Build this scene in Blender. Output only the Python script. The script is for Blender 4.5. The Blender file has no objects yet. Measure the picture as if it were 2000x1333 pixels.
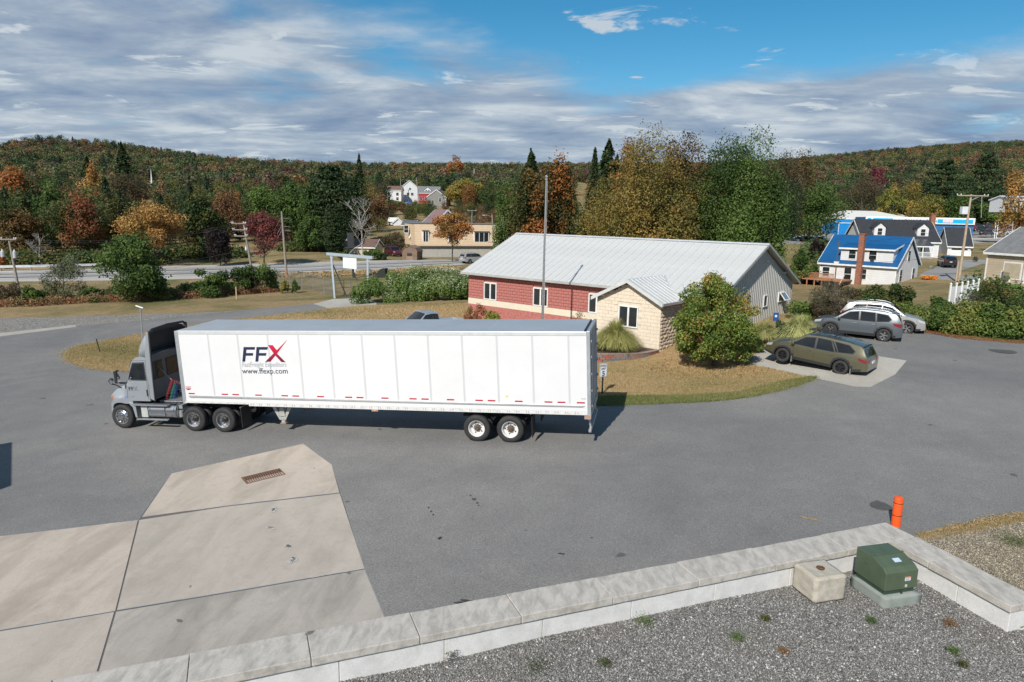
import bpy, bmesh, math, random
import numpy as np
from math import sin, cos, radians, pi, atan2, hypot, sqrt
from mathutils import Vector, Matrix, noise as mnoise
from mathutils.geometry import delaunay_2d_cdt, intersect_line_plane
random.seed(7); RNG = np.random.default_rng(11)
S = bpy.context.scene
COL = S.collection
# ------------------------------------------------------------------ camera, sky, sun, exposure
FPX, PITCH, ROLL, CAMZ = 1372.68, .18035, -.01957, 8.2404
_fw = np.array([0, cos(PITCH), -sin(PITCH)]); _rt = np.array([1., 0, 0]); _dn = np.cross(_fw, _rt)
RC = np.array([_rt*cos(ROLL)+_dn*sin(ROLL), -_rt*sin(ROLL)+_dn*cos(ROLL), _fw])
CAM = np.array([0, 0, CAMZ])
cd = bpy.data.cameras.new('camera'); cam = bpy.data.objects.new('camera', cd); COL.objects.link(cam)
cd.sensor_width = 36; cd.lens = FPX/2000*36; cd.clip_end = 9000; cd.clip_start = .1
mw = Matrix(((RC[0][0], -RC[1][0], -RC[2][0], 0), (RC[0][1], -RC[1][1], -RC[2][1], 0), (RC[0][2], -RC[1][2], -RC[2][2], CAMZ), (0, 0, 0, 1)))
cam.matrix_world = mw; S.camera = cam
SUN_AZ, SUN_EL = radians(65.5), radians(38.5)      # azimuth the light travels towards
sl = bpy.data.lights.new('sun', 'SUN'); sun = bpy.data.objects.new('sun', sl); COL.objects.link(sun)
sl.energy = 5.0; sl.angle = radians(.53); sl.color = (1, .945, .86)
sun.rotation_euler = Vector((cos(SUN_AZ)*cos(SUN_EL), sin(SUN_AZ)*cos(SUN_EL), -sin(SUN_EL))).to_track_quat('-Z', 'Y').to_euler()
W = bpy.data.worlds.new('World'); S.world = W; W.use_nodes = True
nt = W.node_tree; nt.nodes.clear()
def nd(t, typ, **k):
    n = t.nodes.new(typ)
    for a, b in k.items(): setattr(n, a, b)
    return n
def mth(t, op, a, b=None, c=None, clamp=False):
    n = nd(t, 'ShaderNodeMath', operation=op, use_clamp=clamp)
    for i, v in enumerate((a, b, c)):
        if v is None: continue
        if isinstance(v, (int, float)): n.inputs[i].default_value = v
        else: t.links.new(v, n.inputs[i])
    return n.outputs[0]
sky = nd(nt, 'ShaderNodeTexSky', sky_type='NISHITA'); sky.sun_disc = False
sky.sun_elevation = SUN_EL; sky.sun_rotation = radians(204.5); sky.air_density = 1.0; sky.dust_density = .1; sky.ozone_density = 4.0; sky.altitude = 300
tc = nd(nt, 'ShaderNodeTexCoord'); sx = nd(nt, 'ShaderNodeSeparateXYZ'); nt.links.new(tc.outputs['Generated'], sx.inputs[0])
zc = mth(nt, 'MAXIMUM', sx.outputs[2], 0.0); zz = mth(nt, 'ADD', zc, .115)
pu = mth(nt, 'DIVIDE', sx.outputs[0], zz); pv = mth(nt, 'DIVIDE', sx.outputs[1], zz)
cb = nd(nt, 'ShaderNodeCombineXYZ'); nt.links.new(pu, cb.inputs[0]); nt.links.new(pv, cb.inputs[1])
def nz(scale, det, rough, off, dist=0., sc=(1, 1, 1)):
    mp = nd(nt, 'ShaderNodeMapping'); mp.inputs['Location'].default_value = off; mp.inputs['Scale'].default_value = sc
    nt.links.new(cb.outputs[0], mp.inputs[0])
    n = nd(nt, 'ShaderNodeTexNoise'); n.inputs['Scale'].default_value = scale; n.inputs['Detail'].default_value = det
    n.inputs['Roughness'].default_value = rough; n.inputs['Distortion'].default_value = dist
    nt.links.new(mp.outputs[0], n.inputs[0]); return n.outputs[0]
SKYOFF = (3.1, 7.7, 0)
big = nz(.36, 4, .5, SKYOFF, .2); det = nz(1.15, 8, .55, (5, 2, 0), .3); fine = nz(1.9, 11, .62, (1, 9, 0), .3, (.8, 1.25, 1))
# cloud deck: full towards the horizon, opening overhead and to the right
lane = mth(nt, 'MULTIPLY', mth(nt, 'SUBTRACT', sx.outputs[2], .118), 4.6)
lane2 = mth(nt, 'MULTIPLY', mth(nt, 'MULTIPLY', mth(nt, 'MULTIPLY', mth(nt, 'ADD', sx.outputs[0], .40, clamp=True), 2.0, clamp=True), mth(nt, 'SUBTRACT', 3.2, mth(nt, 'MULTIPLY', sx.outputs[0], 4.2), clamp=True), clamp=True), lane)
cov = mth(nt, 'ADD', mth(nt, 'MULTIPLY', big, .9), mth(nt, 'MULTIPLY', det, .9))
cov = mth(nt, 'SUBTRACT', cov, lane2)
lowgap = mth(nt, 'MULTIPLY', mth(nt, 'SUBTRACT', .05, mth(nt, 'ABSOLUTE', sx.outputs[2]), clamp=True), 4.5)
cov = mth(nt, 'SUBTRACT', cov, mth(nt, 'MULTIPLY', lowgap, mth(nt, 'ADD', .7, mth(nt, 'MULTIPLY', mth(nt, 'SUBTRACT', 0., sx.outputs[0], clamp=True), 4.0))))
wisp = nz(2.9, 9, .6, (32.1, 4.28, 0), .5, (.8, 1.2, 1)); wsp = mth(nt, 'MULTIPLY', mth(nt, 'SUBTRACT', wisp, .585, clamp=True), 3.6); cov = mth(nt, 'MAXIMUM', cov, mth(nt, 'ADD', mth(nt, 'MINIMUM', wsp, .34), .42))
mr = nd(nt, 'ShaderNodeMapRange', interpolation_type='SMOOTHSTEP'); nt.links.new(cov, mr.inputs[0])
mr.inputs[1].default_value = .52; mr.inputs[2].default_value = .82
cr = nd(nt, 'ShaderNodeValToRGB'); e = cr.color_ramp.elements
e[0].position = .38; e[0].color = (.29, .40, .60, 1); e[1].position = .62; e[1].color = (.82, .90, .97, 1)
m2 = cr.color_ramp.elements.new(.5); m2.color = (.47, .58, .73, 1)
mixn = mth(nt, 'ADD', mth(nt, 'ADD', mth(nt, 'MULTIPLY', fine, .62), mth(nt, 'MULTIPLY', det, .38)), mth(nt, 'MINIMUM', mth(nt, 'MULTIPLY', wsp, .6), .2)); nt.links.new(mixn, cr.inputs[0])
b1 = nd(nt, 'ShaderNodeBackground'); b2 = nd(nt, 'ShaderNodeBackground'); hsv = nd(nt, 'ShaderNodeHueSaturation'); hsv.inputs['Saturation'].default_value = 1.32; hsv.inputs['Hue'].default_value = .485; hsv.inputs['Value'].default_value = 1.05; nt.links.new(sky.outputs[0], hsv.inputs['Color']); nt.links.new(hsv.outputs[0], b1.inputs[0]); b1.inputs[1].default_value = .095
nt.links.new(cr.outputs[0], b2.inputs[0]); b2.inputs[1].default_value = .72
ms = nd(nt, 'ShaderNodeMixShader'); mfac = mth(nt, 'MULTIPLY', mr.outputs[0], .96)
nt.links.new(mfac, ms.inputs[0]); nt.links.new(b1.outputs[0], ms.inputs[1]); nt.links.new(b2.outputs[0], ms.inputs[2])
wo = nd(nt, 'ShaderNodeOutputWorld'); nt.links.new(ms.outputs[0], wo.inputs[0])
S.view_settings.view_transform = 'Standard'; S.view_settings.look = 'None'; S.view_settings.gamma = 1
S.view_settings.exposure = 0; S.view_settings.use_curve_mapping = False
S.render.engine = 'CYCLES'; S.cycles.max_bounces = 6; S.cycles.transparent_max_bounces = 8
# ------------------------------------------------------------------ calibration helpers
def ray(px, py):
    d = RC.T @ np.array([(px-1000)/FPX, (py-666.5)/FPX, 1.]); return d/d[1]
def at(px, py, D): return ray(px, py)*D + CAM
def onz(px, py, z): d = ray(px, py); return d*((z-CAMZ)/d[2]) + CAM
def pj(P):
    q = RC @ (np.asarray(P, float)-CAM); return (1000+FPX*q[0]/q[2], 666.5+FPX*q[1]/q[2])
# ------------------------------------------------------------------ terrain
PL = lambda x, y: .05463*x + .01254*y - .243
ctl = []
for x in (-24, -12, 0, 12): 
    for y in (4, 14, 24, 34): ctl.append((x, y, PL(x, y)))
for x, y in ((24, 12), (24, 4), (22, 22), (38, 8), (36, 24), (-42, 4), (-44, 20)): ctl.append((x, y, .9*PL(x, y)))
ctl += [(x, y, .7*PL(x, y)-.2) for x, y in ((-60, -60), (0, -60), (60, -60), (-40, -20), (0, -15), (40, -20))]
cp = [(1637, 733, 32.4), (1528.5, 707, 34.1), (1722, 667.5, 38.2), (1623, 657, 39.4), (2000, 668, 38.5), (1840, 656, 39.5),
      (1286, 689, 38.9), (1225, 704, 37.3), (1500, 620, 45.5)]
ctl += [tuple(at(*q)) for q in cp]
zp = [(-200, 570, -1.3), (0, 550, -1.1), (300, 548, -1.05), (600, 540, -1), (850, 521, -.8), (0, 528, -1.1), (450, 516, -1), (850, 500, -.8),
      (0, 640, -1.5), (0, 590, -1.5), (300, 590, -1.3), (640, 590, -.9), (-150, 640, -1.8), (800, 592, -.2), (905, 592, .5), (740, 560, -.8), (560, 560, -1.1), (150, 575, -1.5), (400, 570, -1.3)]
ctl += [tuple(onz(*q)) for q in zp]
cp = [(1786, 557, 88), (1845, 520, 108), (1898, 512, 118), (1925, 563, 75), (1990, 600, 64), (1850, 597, 60), (1750, 600, 64), (1600, 565, 92),
      (815, 505, 132), (985, 500, 145), (1540, 475, 188), (1940, 462, 231), (1960, 475, 205), (1700, 462, 215), (560, 498, 128), (380, 505, 125), (100, 512, 108), (720, 495, 145),
      (800, 397, 340), (870, 402, 330), (900, 440, 215), (700, 440, 240), (960, 425, 250), (750, 455, 190), (1000, 430, 230), (1250, 455, 160), (1400, 460, 150),
      (0, 455, 190), (150, 440, 220), (300, 430, 260), (480, 430, 260), (600, 430, 260), (1600, 440, 300), (1750, 425, 330), (1950, 430, 340),
      (0, 312, 760), (90, 286, 820), (200, 297, 820), (300, 308, 850), (390, 328, 900), (500, 350, 950), (600, 354, 1000), (700, 352, 1000), (850, 341, 1000),
      (960, 340, 1000), (1100, 338, 950), (1250, 338, 950), (1400, 338, 900), (1560, 336, 900), (1640, 314, 1250), (1760, 304, 1300), (1880, 293, 1300), (2000, 295, 1300), (2200, 300, 1300),
      (300, 372, 480), (600, 380, 480), (1124, 405, 420), (1124, 362, 620), (900, 372, 480), (100, 360, 480), (1400, 385, 500), (1750, 370, 560), (1950, 360, 600)]
ctl += [tuple(at(*q)) for q in cp]
ctl += [(-900, 500, 40), (-1200, 1100, 40), (-400, 1500, 30), (100, 1600, 30), (700, 2100, 60), (1500, 900, 80), (-2000, 2500, 0), (0, 3000, 0), (2200, 2800, 0), (-300, 60, -4), (400, 60, 6), (-250, -60, -3), (250, -60, 3), (-2500, 0, 0), (2500, 0, 0), (0, -800, -4)]
CT = np.array(ctl); CC = 7.0
def _ker(d2): return np.sqrt(d2+CC*CC)
_A = _ker(((CT[:, None, :2]-CT[None, :, :2])**2).sum(-1)); _n = len(CT)
_P = np.c_[np.ones(_n), CT[:, :2]]
_Mx = np.block([[_A - np.eye(_n)*.35, _P], [_P.T, np.zeros((3, 3))]])
_w = np.linalg.solve(_Mx, np.r_[CT[:, 2], 0, 0, 0])
def TZ(X, Y):
    X = np.atleast_1d(np.asarray(X, float)); Y = np.atleast_1d(np.asarray(Y, float))
    d2 = (X[:, None]-CT[None, :, 0])**2+(Y[:, None]-CT[None, :, 1])**2
    return _ker(d2) @ _w[:_n] + _w[_n] + _w[_n+1]*X + _w[_n+2]*Y
def tz(x, y): return float(TZ(x, y)[0])
def ground(px, py, dmax=1500):
    d = ray(px, py); ys = np.geomspace(3, dmax, 500)
    P = d[None]*ys[:, None]+CAM
    g = P[:, 2]-TZ(P[:, 0], P[:, 1]); k = np.argmax(g < 0)
    if g[k] >= 0: k = len(ys)-1
    if k == 0: return P[0]
    a, b = ys[k-1], ys[k]
    for _ in range(25):
        m = (a+b)/2; q = d*m+CAM
        if q[2] < tz(q[0], q[1]): b = m
        else: a = m
    q = d*b+CAM; q[2] = tz(q[0], q[1]); return q
# ------------------------------------------------------------------ materials
MATS = {}
def newmat(name):
    m = bpy.data.materials.new(name); m.use_nodes = True; t = m.node_tree; t.nodes.clear()
    o = nd(t, 'ShaderNodeOutputMaterial'); b = nd(t, 'ShaderNodeBsdfPrincipled'); t.links.new(b.outputs[0], o.inputs[0])
    return m, t, b, o
def tnoise(t, co, scale, det=5, rough=.55, dist=0.):
    n = nd(t, 'ShaderNodeTexNoise'); n.inputs['Scale'].default_value = scale; n.inputs['Detail'].default_value = det
    n.inputs['Roughness'].default_value = rough; n.inputs['Distortion'].default_value = dist
    t.links.new(co, n.inputs[0]); return n.outputs[0]
def ramp(t, fac, stops):
    c = nd(t, 'ShaderNodeValToRGB'); el = c.color_ramp.elements
    while len(el) < len(stops): el.new(.5)
    for e_, (p_, col) in zip(el, stops): e_.position = p_; e_.color = (*col, 1) if len(col) == 3 else col
    t.links.new(fac, c.inputs[0]); return c.outputs[0]
def mixc(t, fac, a, b, typ='MIX'):
    n = nd(t, 'ShaderNodeMix', data_type='RGBA', blend_type=typ)
    for i, v in ((0, fac), (6, a), (7, b)):
        if isinstance(v, (int, float)): n.inputs[i].default_value = v
        elif isinstance(v, tuple): n.inputs[i].default_value = (*v, 1) if len(v) == 3 else v
        else: t.links.new(v, n.inputs[i])
    return n.outputs[2]
def bump(t, b, h, st, dist=.02):
    n = nd(t, 'ShaderNodeBump'); n.inputs['Strength'].default_value = st; n.inputs['Distance'].default_value = dist
    t.links.new(h, n.inputs['Height']); t.links.new(n.outputs[0], b.inputs['Normal'])
def M_(name, col, rough=.6, metal=0., var=.12, scale=2., bmp=0., bsc=40., dirt=0., coat=0.):
    if name in MATS: return MATS[name]
    m, t, b, o = newmat(name); tcn = nd(t, 'ShaderNodeTexCoord'); co = tcn.outputs['Object']
    n = tnoise(t, co, scale, 6, .6)
    lo = tuple(c*(1-var) for c in col); hi = tuple(min(1, c*(1+var)) for c in col)
    c = ramp(t, n, [(.3, lo), (.7, hi)])
    if dirt:
        n2 = tnoise(t, co, scale*2.3, 8, .7); f = ramp(t, n2, [(.5, (0, 0, 0)), (.75, (1, 1, 1))])
        c = mixc(t, mth(t, 'MULTIPLY', f, dirt), c, (.09, .075, .055))
    t.links.new(c, b.inputs['Base Color']); b.inputs['Roughness'].default_value = rough; b.inputs['Metallic'].default_value = metal
    if coat: b.inputs['Coat Weight'].default_value = coat; b.inputs['Coat Roughness'].default_value = .06
    if bmp: bump(t, b, tnoise(t, co, bsc, 4, .6), bmp)
    MATS[name] = m; return m
def leafmat(name, cols, trans=.3):
    m, t, b, o = newmat(name); at_ = nd(t, 'ShaderNodeAttribute', attribute_name='leaf')
    sp = nd(t, 'ShaderNodeSeparateColor'); t.links.new(at_.outputs['Color'], sp.inputs[0])
    st = [(i/(len(cols)-1)*.8+.1, c) for i, c in enumerate(cols)]
    c = ramp(t, sp.outputs[0], st)
    hs = nd(t, 'ShaderNodeHueSaturation'); hs.inputs['Hue'].default_value = .5; hs.inputs['Saturation'].default_value = .95
    t.links.new(mth(t, 'ADD', mth(t, 'MULTIPLY', sp.outputs[1], .8), .6), hs.inputs['Value']); t.links.new(c, hs.inputs['Color'])
    _leafshade(t, b, o, hs.outputs[0], trans); return m
def _leafshade(t, b, o, c, trans):
    t.links.new(c, b.inputs['Base Color']); b.inputs['Roughness'].default_value = .62; b.inputs['Specular IOR Level'].default_value = .3
    tr = nd(t, 'ShaderNodeBsdfTranslucent'); t.links.new(c, tr.inputs[0]); mx = nd(t, 'ShaderNodeMixShader'); mx.inputs[0].default_value = trans
    t.links.new(b.outputs[0], mx.inputs[1]); t.links.new(tr.outputs[0], mx.inputs[2]); t.links.new(mx.outputs[0], o.inputs[0])
# ------------------------------------------------------------------ object helpers
def tag(o, label=None, cat=None, group=None, kind=None):
    if label: o['label'] = label
    if cat: o['category'] = cat
    if group: o['group'] = group
    if kind: o['kind'] = kind
    return o
def empty(name, loc=(0, 0, 0), rz=0, mat=None, **k):
    o = bpy.data.objects.new(name, None); COL.objects.link(o); o.empty_display_size = .3
    if mat is not None: o.matrix_world = mat
    else: o.location = tuple(loc); o.rotation_euler = (0, 0, rz)
    return tag(o, **k)
def link(name, me, parent=None):
    o = bpy.data.objects.new(name, me); COL.objects.link(o)
    if parent: o.parent = parent
    return o
def copy_tree(o, parent=None):
    c = o.copy(); COL.objects.link(c)
    if parent: c.parent = parent
    for ch in list(o.children): copy_tree(ch, c)
    return c
class MB:
    def __init__(s): s.v = []; s.f = []; s.m = []; s.cur = 0
    def add(s, vs, fs):
        k = len(s.v); s.v += [tuple(map(float, v)) for v in vs]
        for f in fs: s.f.append([i+k for i in f]); s.m.append(s.cur)
        return s
    def box(s, x0, x1, y0, y1, z0, z1, R=None, c=(0, 0, 0)):
        vs = [(x, y, z) for z in (z0, z1) for y in (y0, y1) for x in (x0, x1)]
        if R is not None: vs = [tuple(R @ Vector(v)+Vector(c)) for v in vs]
        return s.add(vs, [(0, 2, 3, 1), (4, 5, 7, 6), (0, 1, 5, 4), (2, 6, 7, 3), (0, 4, 6, 2), (1, 3, 7, 5)])
    def bar(s, a, b, w, h=None, up=(0, 0, 1)):
        a = Vector(a); b = Vector(b); h = h or w; d = (b-a).normalized(); u = Vector(up)
        if abs(d.dot(u)) > .98: u = Vector((1, 0, 0))
        x = d.cross(u).normalized(); y = x.cross(d)
        vs = [tuple(p+x*i*w/2+y*j*h/2) for p in (a, b) for i, j in ((-1, -1), (1, -1), (1, 1), (-1, 1))]
        return s.add(vs, [(3, 2, 1, 0), (4, 5, 6, 7), (0, 1, 5, 4), (1, 2, 6, 5), (2, 3, 7, 6), (3, 0, 4, 7)])
    def tube(s, pts, rs, n=8, cap=True):
        pts = [Vector(p) for p in pts]
        if not hasattr(rs, '__len__'): rs = [rs]*len(pts)
        vs = []; fs = []
        for i, p in enumerate(pts):
            d = (pts[min(i+1, len(pts)-1)]-pts[max(i-1, 0)])
            d = d.normalized() if d.length > 1e-9 else Vector((0, 0, 1))
            u = Vector((0, 0, 1)) if abs(d.z) < .9 else Vector((1, 0, 0)); x = d.cross(u).normalized(); y = d.cross(x)
            for k in range(n): a = 2*pi*k/n; vs.append(tuple(p+(x*cos(a)+y*sin(a))*rs[i]))
        for i in range(len(pts)-1):
            for k in range(n): fs.append((i*n+k, i*n+(k+1) % n, (i+1)*n+(k+1) % n, (i+1)*n+k))
        if cap: fs += [tuple(range(n-1, -1, -1)), tuple((len(pts)-1)*n+k for k in range(n))]
        return s.add(vs, fs)
    def lathe(s, prof, axis='y', n=20, c=(0, 0, 0)):     # prof: (offset along axis, radius)
        vs = []; fs = []
        for o_, r_ in prof:
            for k in range(n):
                a = 2*pi*k/n; p = (r_*cos(a), o_, r_*sin(a)) if axis == 'y' else (r_*cos(a), r_*sin(a), o_) if axis == 'z' else (o_, r_*cos(a), r_*sin(a))
                vs.append((p[0]+c[0], p[1]+c[1], p[2]+c[2]))
        for i in range(len(prof)-1):
            for k in range(n): fs.append((i*n+k, i*n+(k+1) % n, (i+1)*n+(k+1) % n, (i+1)*n+k))
        return s.add(vs, fs)
    def prism(s, poly, h, axis='z', o=0.):      # polygon in plane, extruded from o to o+h
        n = len(poly); P = lambda a, b, t: (a, b, t) if axis == 'z' else (a, t, b) if axis == 'y' else (t, a, b)
        vs = [P(a, b, o) for a, b in poly]+[P(a, b, o+h) for a, b in poly]
        return s.add(vs, [tuple(range(n-1, -1, -1)), tuple(range(n, 2*n))]+[(i, (i+1) % n, n+(i+1) % n, n+i) for i in range(n)])
    def quad(s, *p): return s.add(p, [tuple(range(len(p)))])
    def mesh(s, name, mats, smooth=False, recalc=True):
        me = bpy.data.meshes.new(name); me.from_pydata(s.v, [], s.f)
        for m in (mats if isinstance(mats, (list, tuple)) else [mats]): me.materials.append(m)
        if any(s.m): me.polygons.foreach_set('material_index', s.m)
        if recalc:
            bm = bmesh.new(); bm.from_mesh(me); bmesh.ops.recalc_face_normals(bm, faces=bm.faces); bm.to_mesh(me); bm.free()
        if smooth:
            me.polygons.foreach_set('use_smooth', [True]*len(me.polygons))
            if smooth != 'full': me.set_sharp_from_angle(angle=radians(smooth if smooth is not True else 38))
        me.update(); return me
    def build(s, name, mats, parent=None, smooth=False, bevel=0., recalc=True):
        o = link(name, s.mesh(name, mats, smooth, recalc), parent)
        if bevel:
            b = o.modifiers.new('bevel', 'BEVEL'); b.width = bevel; b.segments = 2; b.limit_method = 'ANGLE'
        return o
def text(body, size, m, parent, mat, depth=.004, name='lettering', bold=0., sx_=1., shear=0.):
    cu = bpy.data.curves.new(name, 'FONT'); cu.body = body; cu.size = size; cu.extrude = depth; cu.offset = bold; cu.shear = shear
    cu.align_x = 'LEFT'; cu.resolution_u = 3
    o = bpy.data.objects.new(name, cu); COL.objects.link(o); dg = bpy.context.evaluated_depsgraph_get(); dg.update()
    me = bpy.data.meshes.new_from_object(o.evaluated_get(dg)); bpy.data.objects.remove(o); bpy.data.curves.remove(cu)
    me.transform(Matrix.Diagonal((sx_, 1, 1, 1))); me.materials.clear(); me.materials.append(m); me.name = name
    q = link(name, me, parent); q.matrix_local = mat; return q
def frame(o, x, z=None):      # matrix from origin, x axis, up
    x = Vector(x).normalized(); z = Vector(z or (0, 0, 1)); y = z.cross(x).normalized(); z = x.cross(y)
    return Matrix(((x.x, y.x, z.x, o[0]), (x.y, y.y, z.y, o[1]), (x.z, y.z, z.z, o[2]), (0, 0, 0, 1)))
# ------------------------------------------------------------------ ground materials
def g_grass(name, dry, green, soil, gscale=.35, thr=(.45, .62)):
    m, t, b, o = newmat(name); co = nd(t, 'ShaderNodeTexCoord').outputs['Object']
    big_ = tnoise(t, co, gscale, 7, .65, .3); med = tnoise(t, co, 2.2, 8, .7); fin = tnoise(t, co, 26, 6, .75)
    c = ramp(t, med, [(.3, tuple(.58*x for x in dry)), (.5, dry), (.72, tuple(1.35*x for x in dry))])
    c = mixc(t, ramp(t, big_, [(thr[0], (0, 0, 0)), (thr[1], (1, 1, 1))]), c, green)
    c = mixc(t, ramp(t, fin, [(.38, (1, 1, 1)), (.56, (0, 0, 0))]), c, soil)
    c = mixc(t, 1., c, ramp(t, fin, [(.25, (.6, .6, .6)), (.75, (1.35, 1.35, 1.35))]), 'MULTIPLY')
    t.links.new(c, b.inputs['Base Color']); b.inputs['Roughness'].default_value = .95; b.inputs['Specular IOR Level'].default_value = .15
    bump(t, b, fin, .9, .06); return m
def g_asphalt(name, col, warm=.0):
    m, t, b, o = newmat(name); co = nd(t, 'ShaderNodeTexCoord').outputs['Object']
    agg = tnoise(t, co, 55, 3, .8); spk = tnoise(t, co, 21, 2, .9); big_ = tnoise(t, co, .11, 6, .6, .6); med = tnoise(t, co, .8, 7, .7)
    c = ramp(t, agg, [(.32, tuple(.55*x for x in col)), (.5, col), (.68, tuple(1.6*x for x in col))])
    c = mixc(t, .75, c, ramp(t, spk, [(.3, (.72, .72, .72)), (.5, (1, 1, 1)), (.72, (1.35, 1.35, 1.33))]), 'MULTIPLY')
    c = mixc(t, 1., c, ramp(t, big_, [(.3, (.80, .81, .84)), (.5, (1, 1, 1)), (.7, (1.18, 1.17, 1.14))]), 'MULTIPLY')
    c = mixc(t, 1., c, ramp(t, med, [(.3, (.9, .9, .91)), (.7, (1.09, 1.09, 1.08))]), 'MULTIPLY')
    sp2 = tnoise(t, co, .9, 2, .5); c = mixc(t, ramp(t, sp2, [(.735, (0, 0, 0)), (.75, (.8, .8, .8))]), c, tuple(.45*x for x in col))
    t.links.new(c, b.inputs['Base Color']); b.inputs['Roughness'].default_value = .88; b.inputs['Specular IOR Level'].default_value = .25
    bump(t, b, agg, .5, .01); return m
def g_concrete(name, col, stain=(.2, .17, .135), amt=.6, sc=.5, dirt=(.10, .095, .085)):
    m, t, b, o = newmat(name); co = nd(t, 'ShaderNodeTexCoord').outputs['Object']
    mp = nd(t, 'ShaderNodeMapping'); mp.inputs['Rotation'].default_value = (0, 0, radians(-62)); mp.inputs['Scale'].default_value = (1, .35, 1); t.links.new(co, mp.inputs[0])
    a = tnoise(t, mp.outputs[0], sc, 8, .62, .5); f = tnoise(t, co, 34, 4, .7); md = tnoise(t, co, 3.2, 8, .72); sp = tnoise(t, co, 1.15, 3, .5, .3)
    c = ramp(t, f, [(.3, tuple(.88*x for x in col)), (.7, tuple(1.1*x for x in col))])
    c = mixc(t, mth(t, 'MULTIPLY', ramp(t, a, [(.42, (0, 0, 0)), (.68, (1, 1, 1))]), amt), c, stain)
    c = mixc(t, mth(t, 'MULTIPLY', ramp(t, md, [(.5, (0, 0, 0)), (.78, (1, 1, 1))]), .45), c, tuple(.62*x for x in col))
    c = mixc(t, ramp(t, sp, [(.725, (0, 0, 0)), (.74, (.85, .85, .85))]), c, dirt)
    t.links.new(c, b.inputs['Base Color']); b.inputs['Roughness'].default_value = .85
    bump(t, b, f, .25, .01); return m
def g_gravel(name, col, brown, sc=46):
    m, t, b, o = newmat(name); co = nd(t, 'ShaderNodeTexCoord').outputs['Object']
    v = nd(t, 'ShaderNodeTexVoronoi'); v.inputs['Scale'].default_value = sc; t.links.new(co, v.inputs[0])
    sp = nd(t, 'ShaderNodeSeparateColor'); t.links.new(v.outputs['Color'], sp.inputs[0])
    c = ramp(t, sp.outputs[0], [(.1, tuple(.35*x for x in col)), (.55, col), (.9, tuple(1.9*x for x in col)), (.98, tuple(min(.8, 3.2*x) for x in col))])
    c = mixc(t, mth(t, 'MULTIPLY', ramp(t, tnoise(t, co, .45, 7, .7), [(.5, (0, 0, 0)), (.7, (1, 1, 1))]), .6), c, brown)
    t.links.new(c, b.inputs['Base Color']); b.inputs['Roughness'].default_value = .9; bump(t, b, v.outputs['Distance'], .9, .03); return m
mt_terrain = g_grass('meadow', (.40, .29, .15), (.13, .155, .05), (.17, .12, .07), .12, (.42, .62))
mt_lawn = g_grass('dry_lawn', (.50, .34, .175), (.15, .17, .05), (.24, .165, .09), .16, (.56, .72))
mt_green = g_grass('green_verge', (.22, .2, .085), (.09, .135, .035), (.09, .08, .04), .5, (.38, .55))
mt_lot = g_asphalt('asphalt', (.19, .186, .18)); mt_far_asph = g_asphalt('old_asphalt', (.26, .255, .245))
mt_conc = g_concrete('apron_concrete', (.475, .41, .345), amt=.5, sc=1.1); mt_conc2 = g_concrete('pad_concrete', (.44, .415, .365), amt=.35)
mt_hwy = g_concrete('highway_concrete', (.46, .44, .40), stain=(.3, .29, .27), amt=.5, sc=.15)
mt_joint = M_('joint_dark', (.12, .105, .09), .95)
mt_gravel = g_gravel('yard_gravel', (.19, .182, .172), (.19, .155, .115)); mt_gravel2 = g_gravel('roadside_gravel', (.2, .19, .175), (.25, .21, .15), 20)
mt_verge = g_gravel('sandy_verge', (.26, .22, .165), (.27, .2, .115), 34)
mt_mulch = M_('mulch', (.085, .06, .045), .95, var=.5, scale=9, bmp=.8)
# ------------------------------------------------------------------ wall line (foreground blocks)
ZT = 1.0; ZY = .42
A0, A1 = onz(365, 1333, ZT), onz(1655, 1073, ZT)
wd = (A1-A0)[:2]; wd = wd/np.linalg.norm(wd); wn = np.array([-wd[1], wd[0]])     # along, away from camera
WDEP = .74
B0, B1 = onz(1740.6, 1056.5, ZT), onz(1978, 1184, ZT)
bd = (B1-B0)[:2]; BL_ = np.linalg.norm(bd); bd = bd/BL_; bn = np.array([-bd[1], bd[0]])
# inner corner: intersection of near edge and right-leg inner edge
_t = np.linalg.solve(np.c_[wd, -bd], (B0-A0)[:2]); IC = A0[:2]+wd*_t[0]
LW = _t[0]
# ------------------------------------------------------------------ regions
def crom(pts, n=6):
    P = [np.array(p) for p in pts]; out = []
    for i in range(len(P)-1):
        a, b, c, d = P[max(i-1, 0)], P[i], P[i+1], P[min(i+2, len(P)-1)]
        for k in range(n):
            t = k/n; out.append(.5*((2*b)+(c-a)*t+(2*a-5*b+4*c-d)*t*t+(3*b-a-3*c+d)*t**3))
    return [tuple(q) for q in out]+[tuple(P[-1])]
def W2(p): 
    if isinstance(p[0], str): return (p[1], p[2])
    g = ground(*p); return (float(g[0]), float(g[1]))
lawn_px = crom([(250, 727), (205, 724), (165, 718), (135, 708), (124, 694), (140, 680), (178, 671), (230, 661), (290, 650), (350, 640), (448, 626), (520, 618), (600, 609), (640, 602), (708, 597), (735, 596)]) + \
    [(905, 592), (1000, 575), (1150, 570), (1300, 575), (1500, 600), (1545, 612), (1580, 622), (1592, 640), (1545, 662), (1500, 676), (1480, 688), (1455, 705), (1480, 715), (1590, 738)] + \
    crom([(1590, 738), (1560, 751), (1510, 765), (1430, 780), (1300, 788), (1165, 792), (1000, 791), (700, 775), (400, 750), (320, 738), (250, 727)])[1:-1]
strip = crom([(1592, 738), (1560, 751), (1510, 765), (1430, 780), (1300, 788), (1165, 792), (1080, 791)], 4)+crom([(1080, 782), (1165, 776), (1300, 774), (1420, 769), (1490, 756), (1545, 744), (1592, 738)], 4)[:-1]
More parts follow.
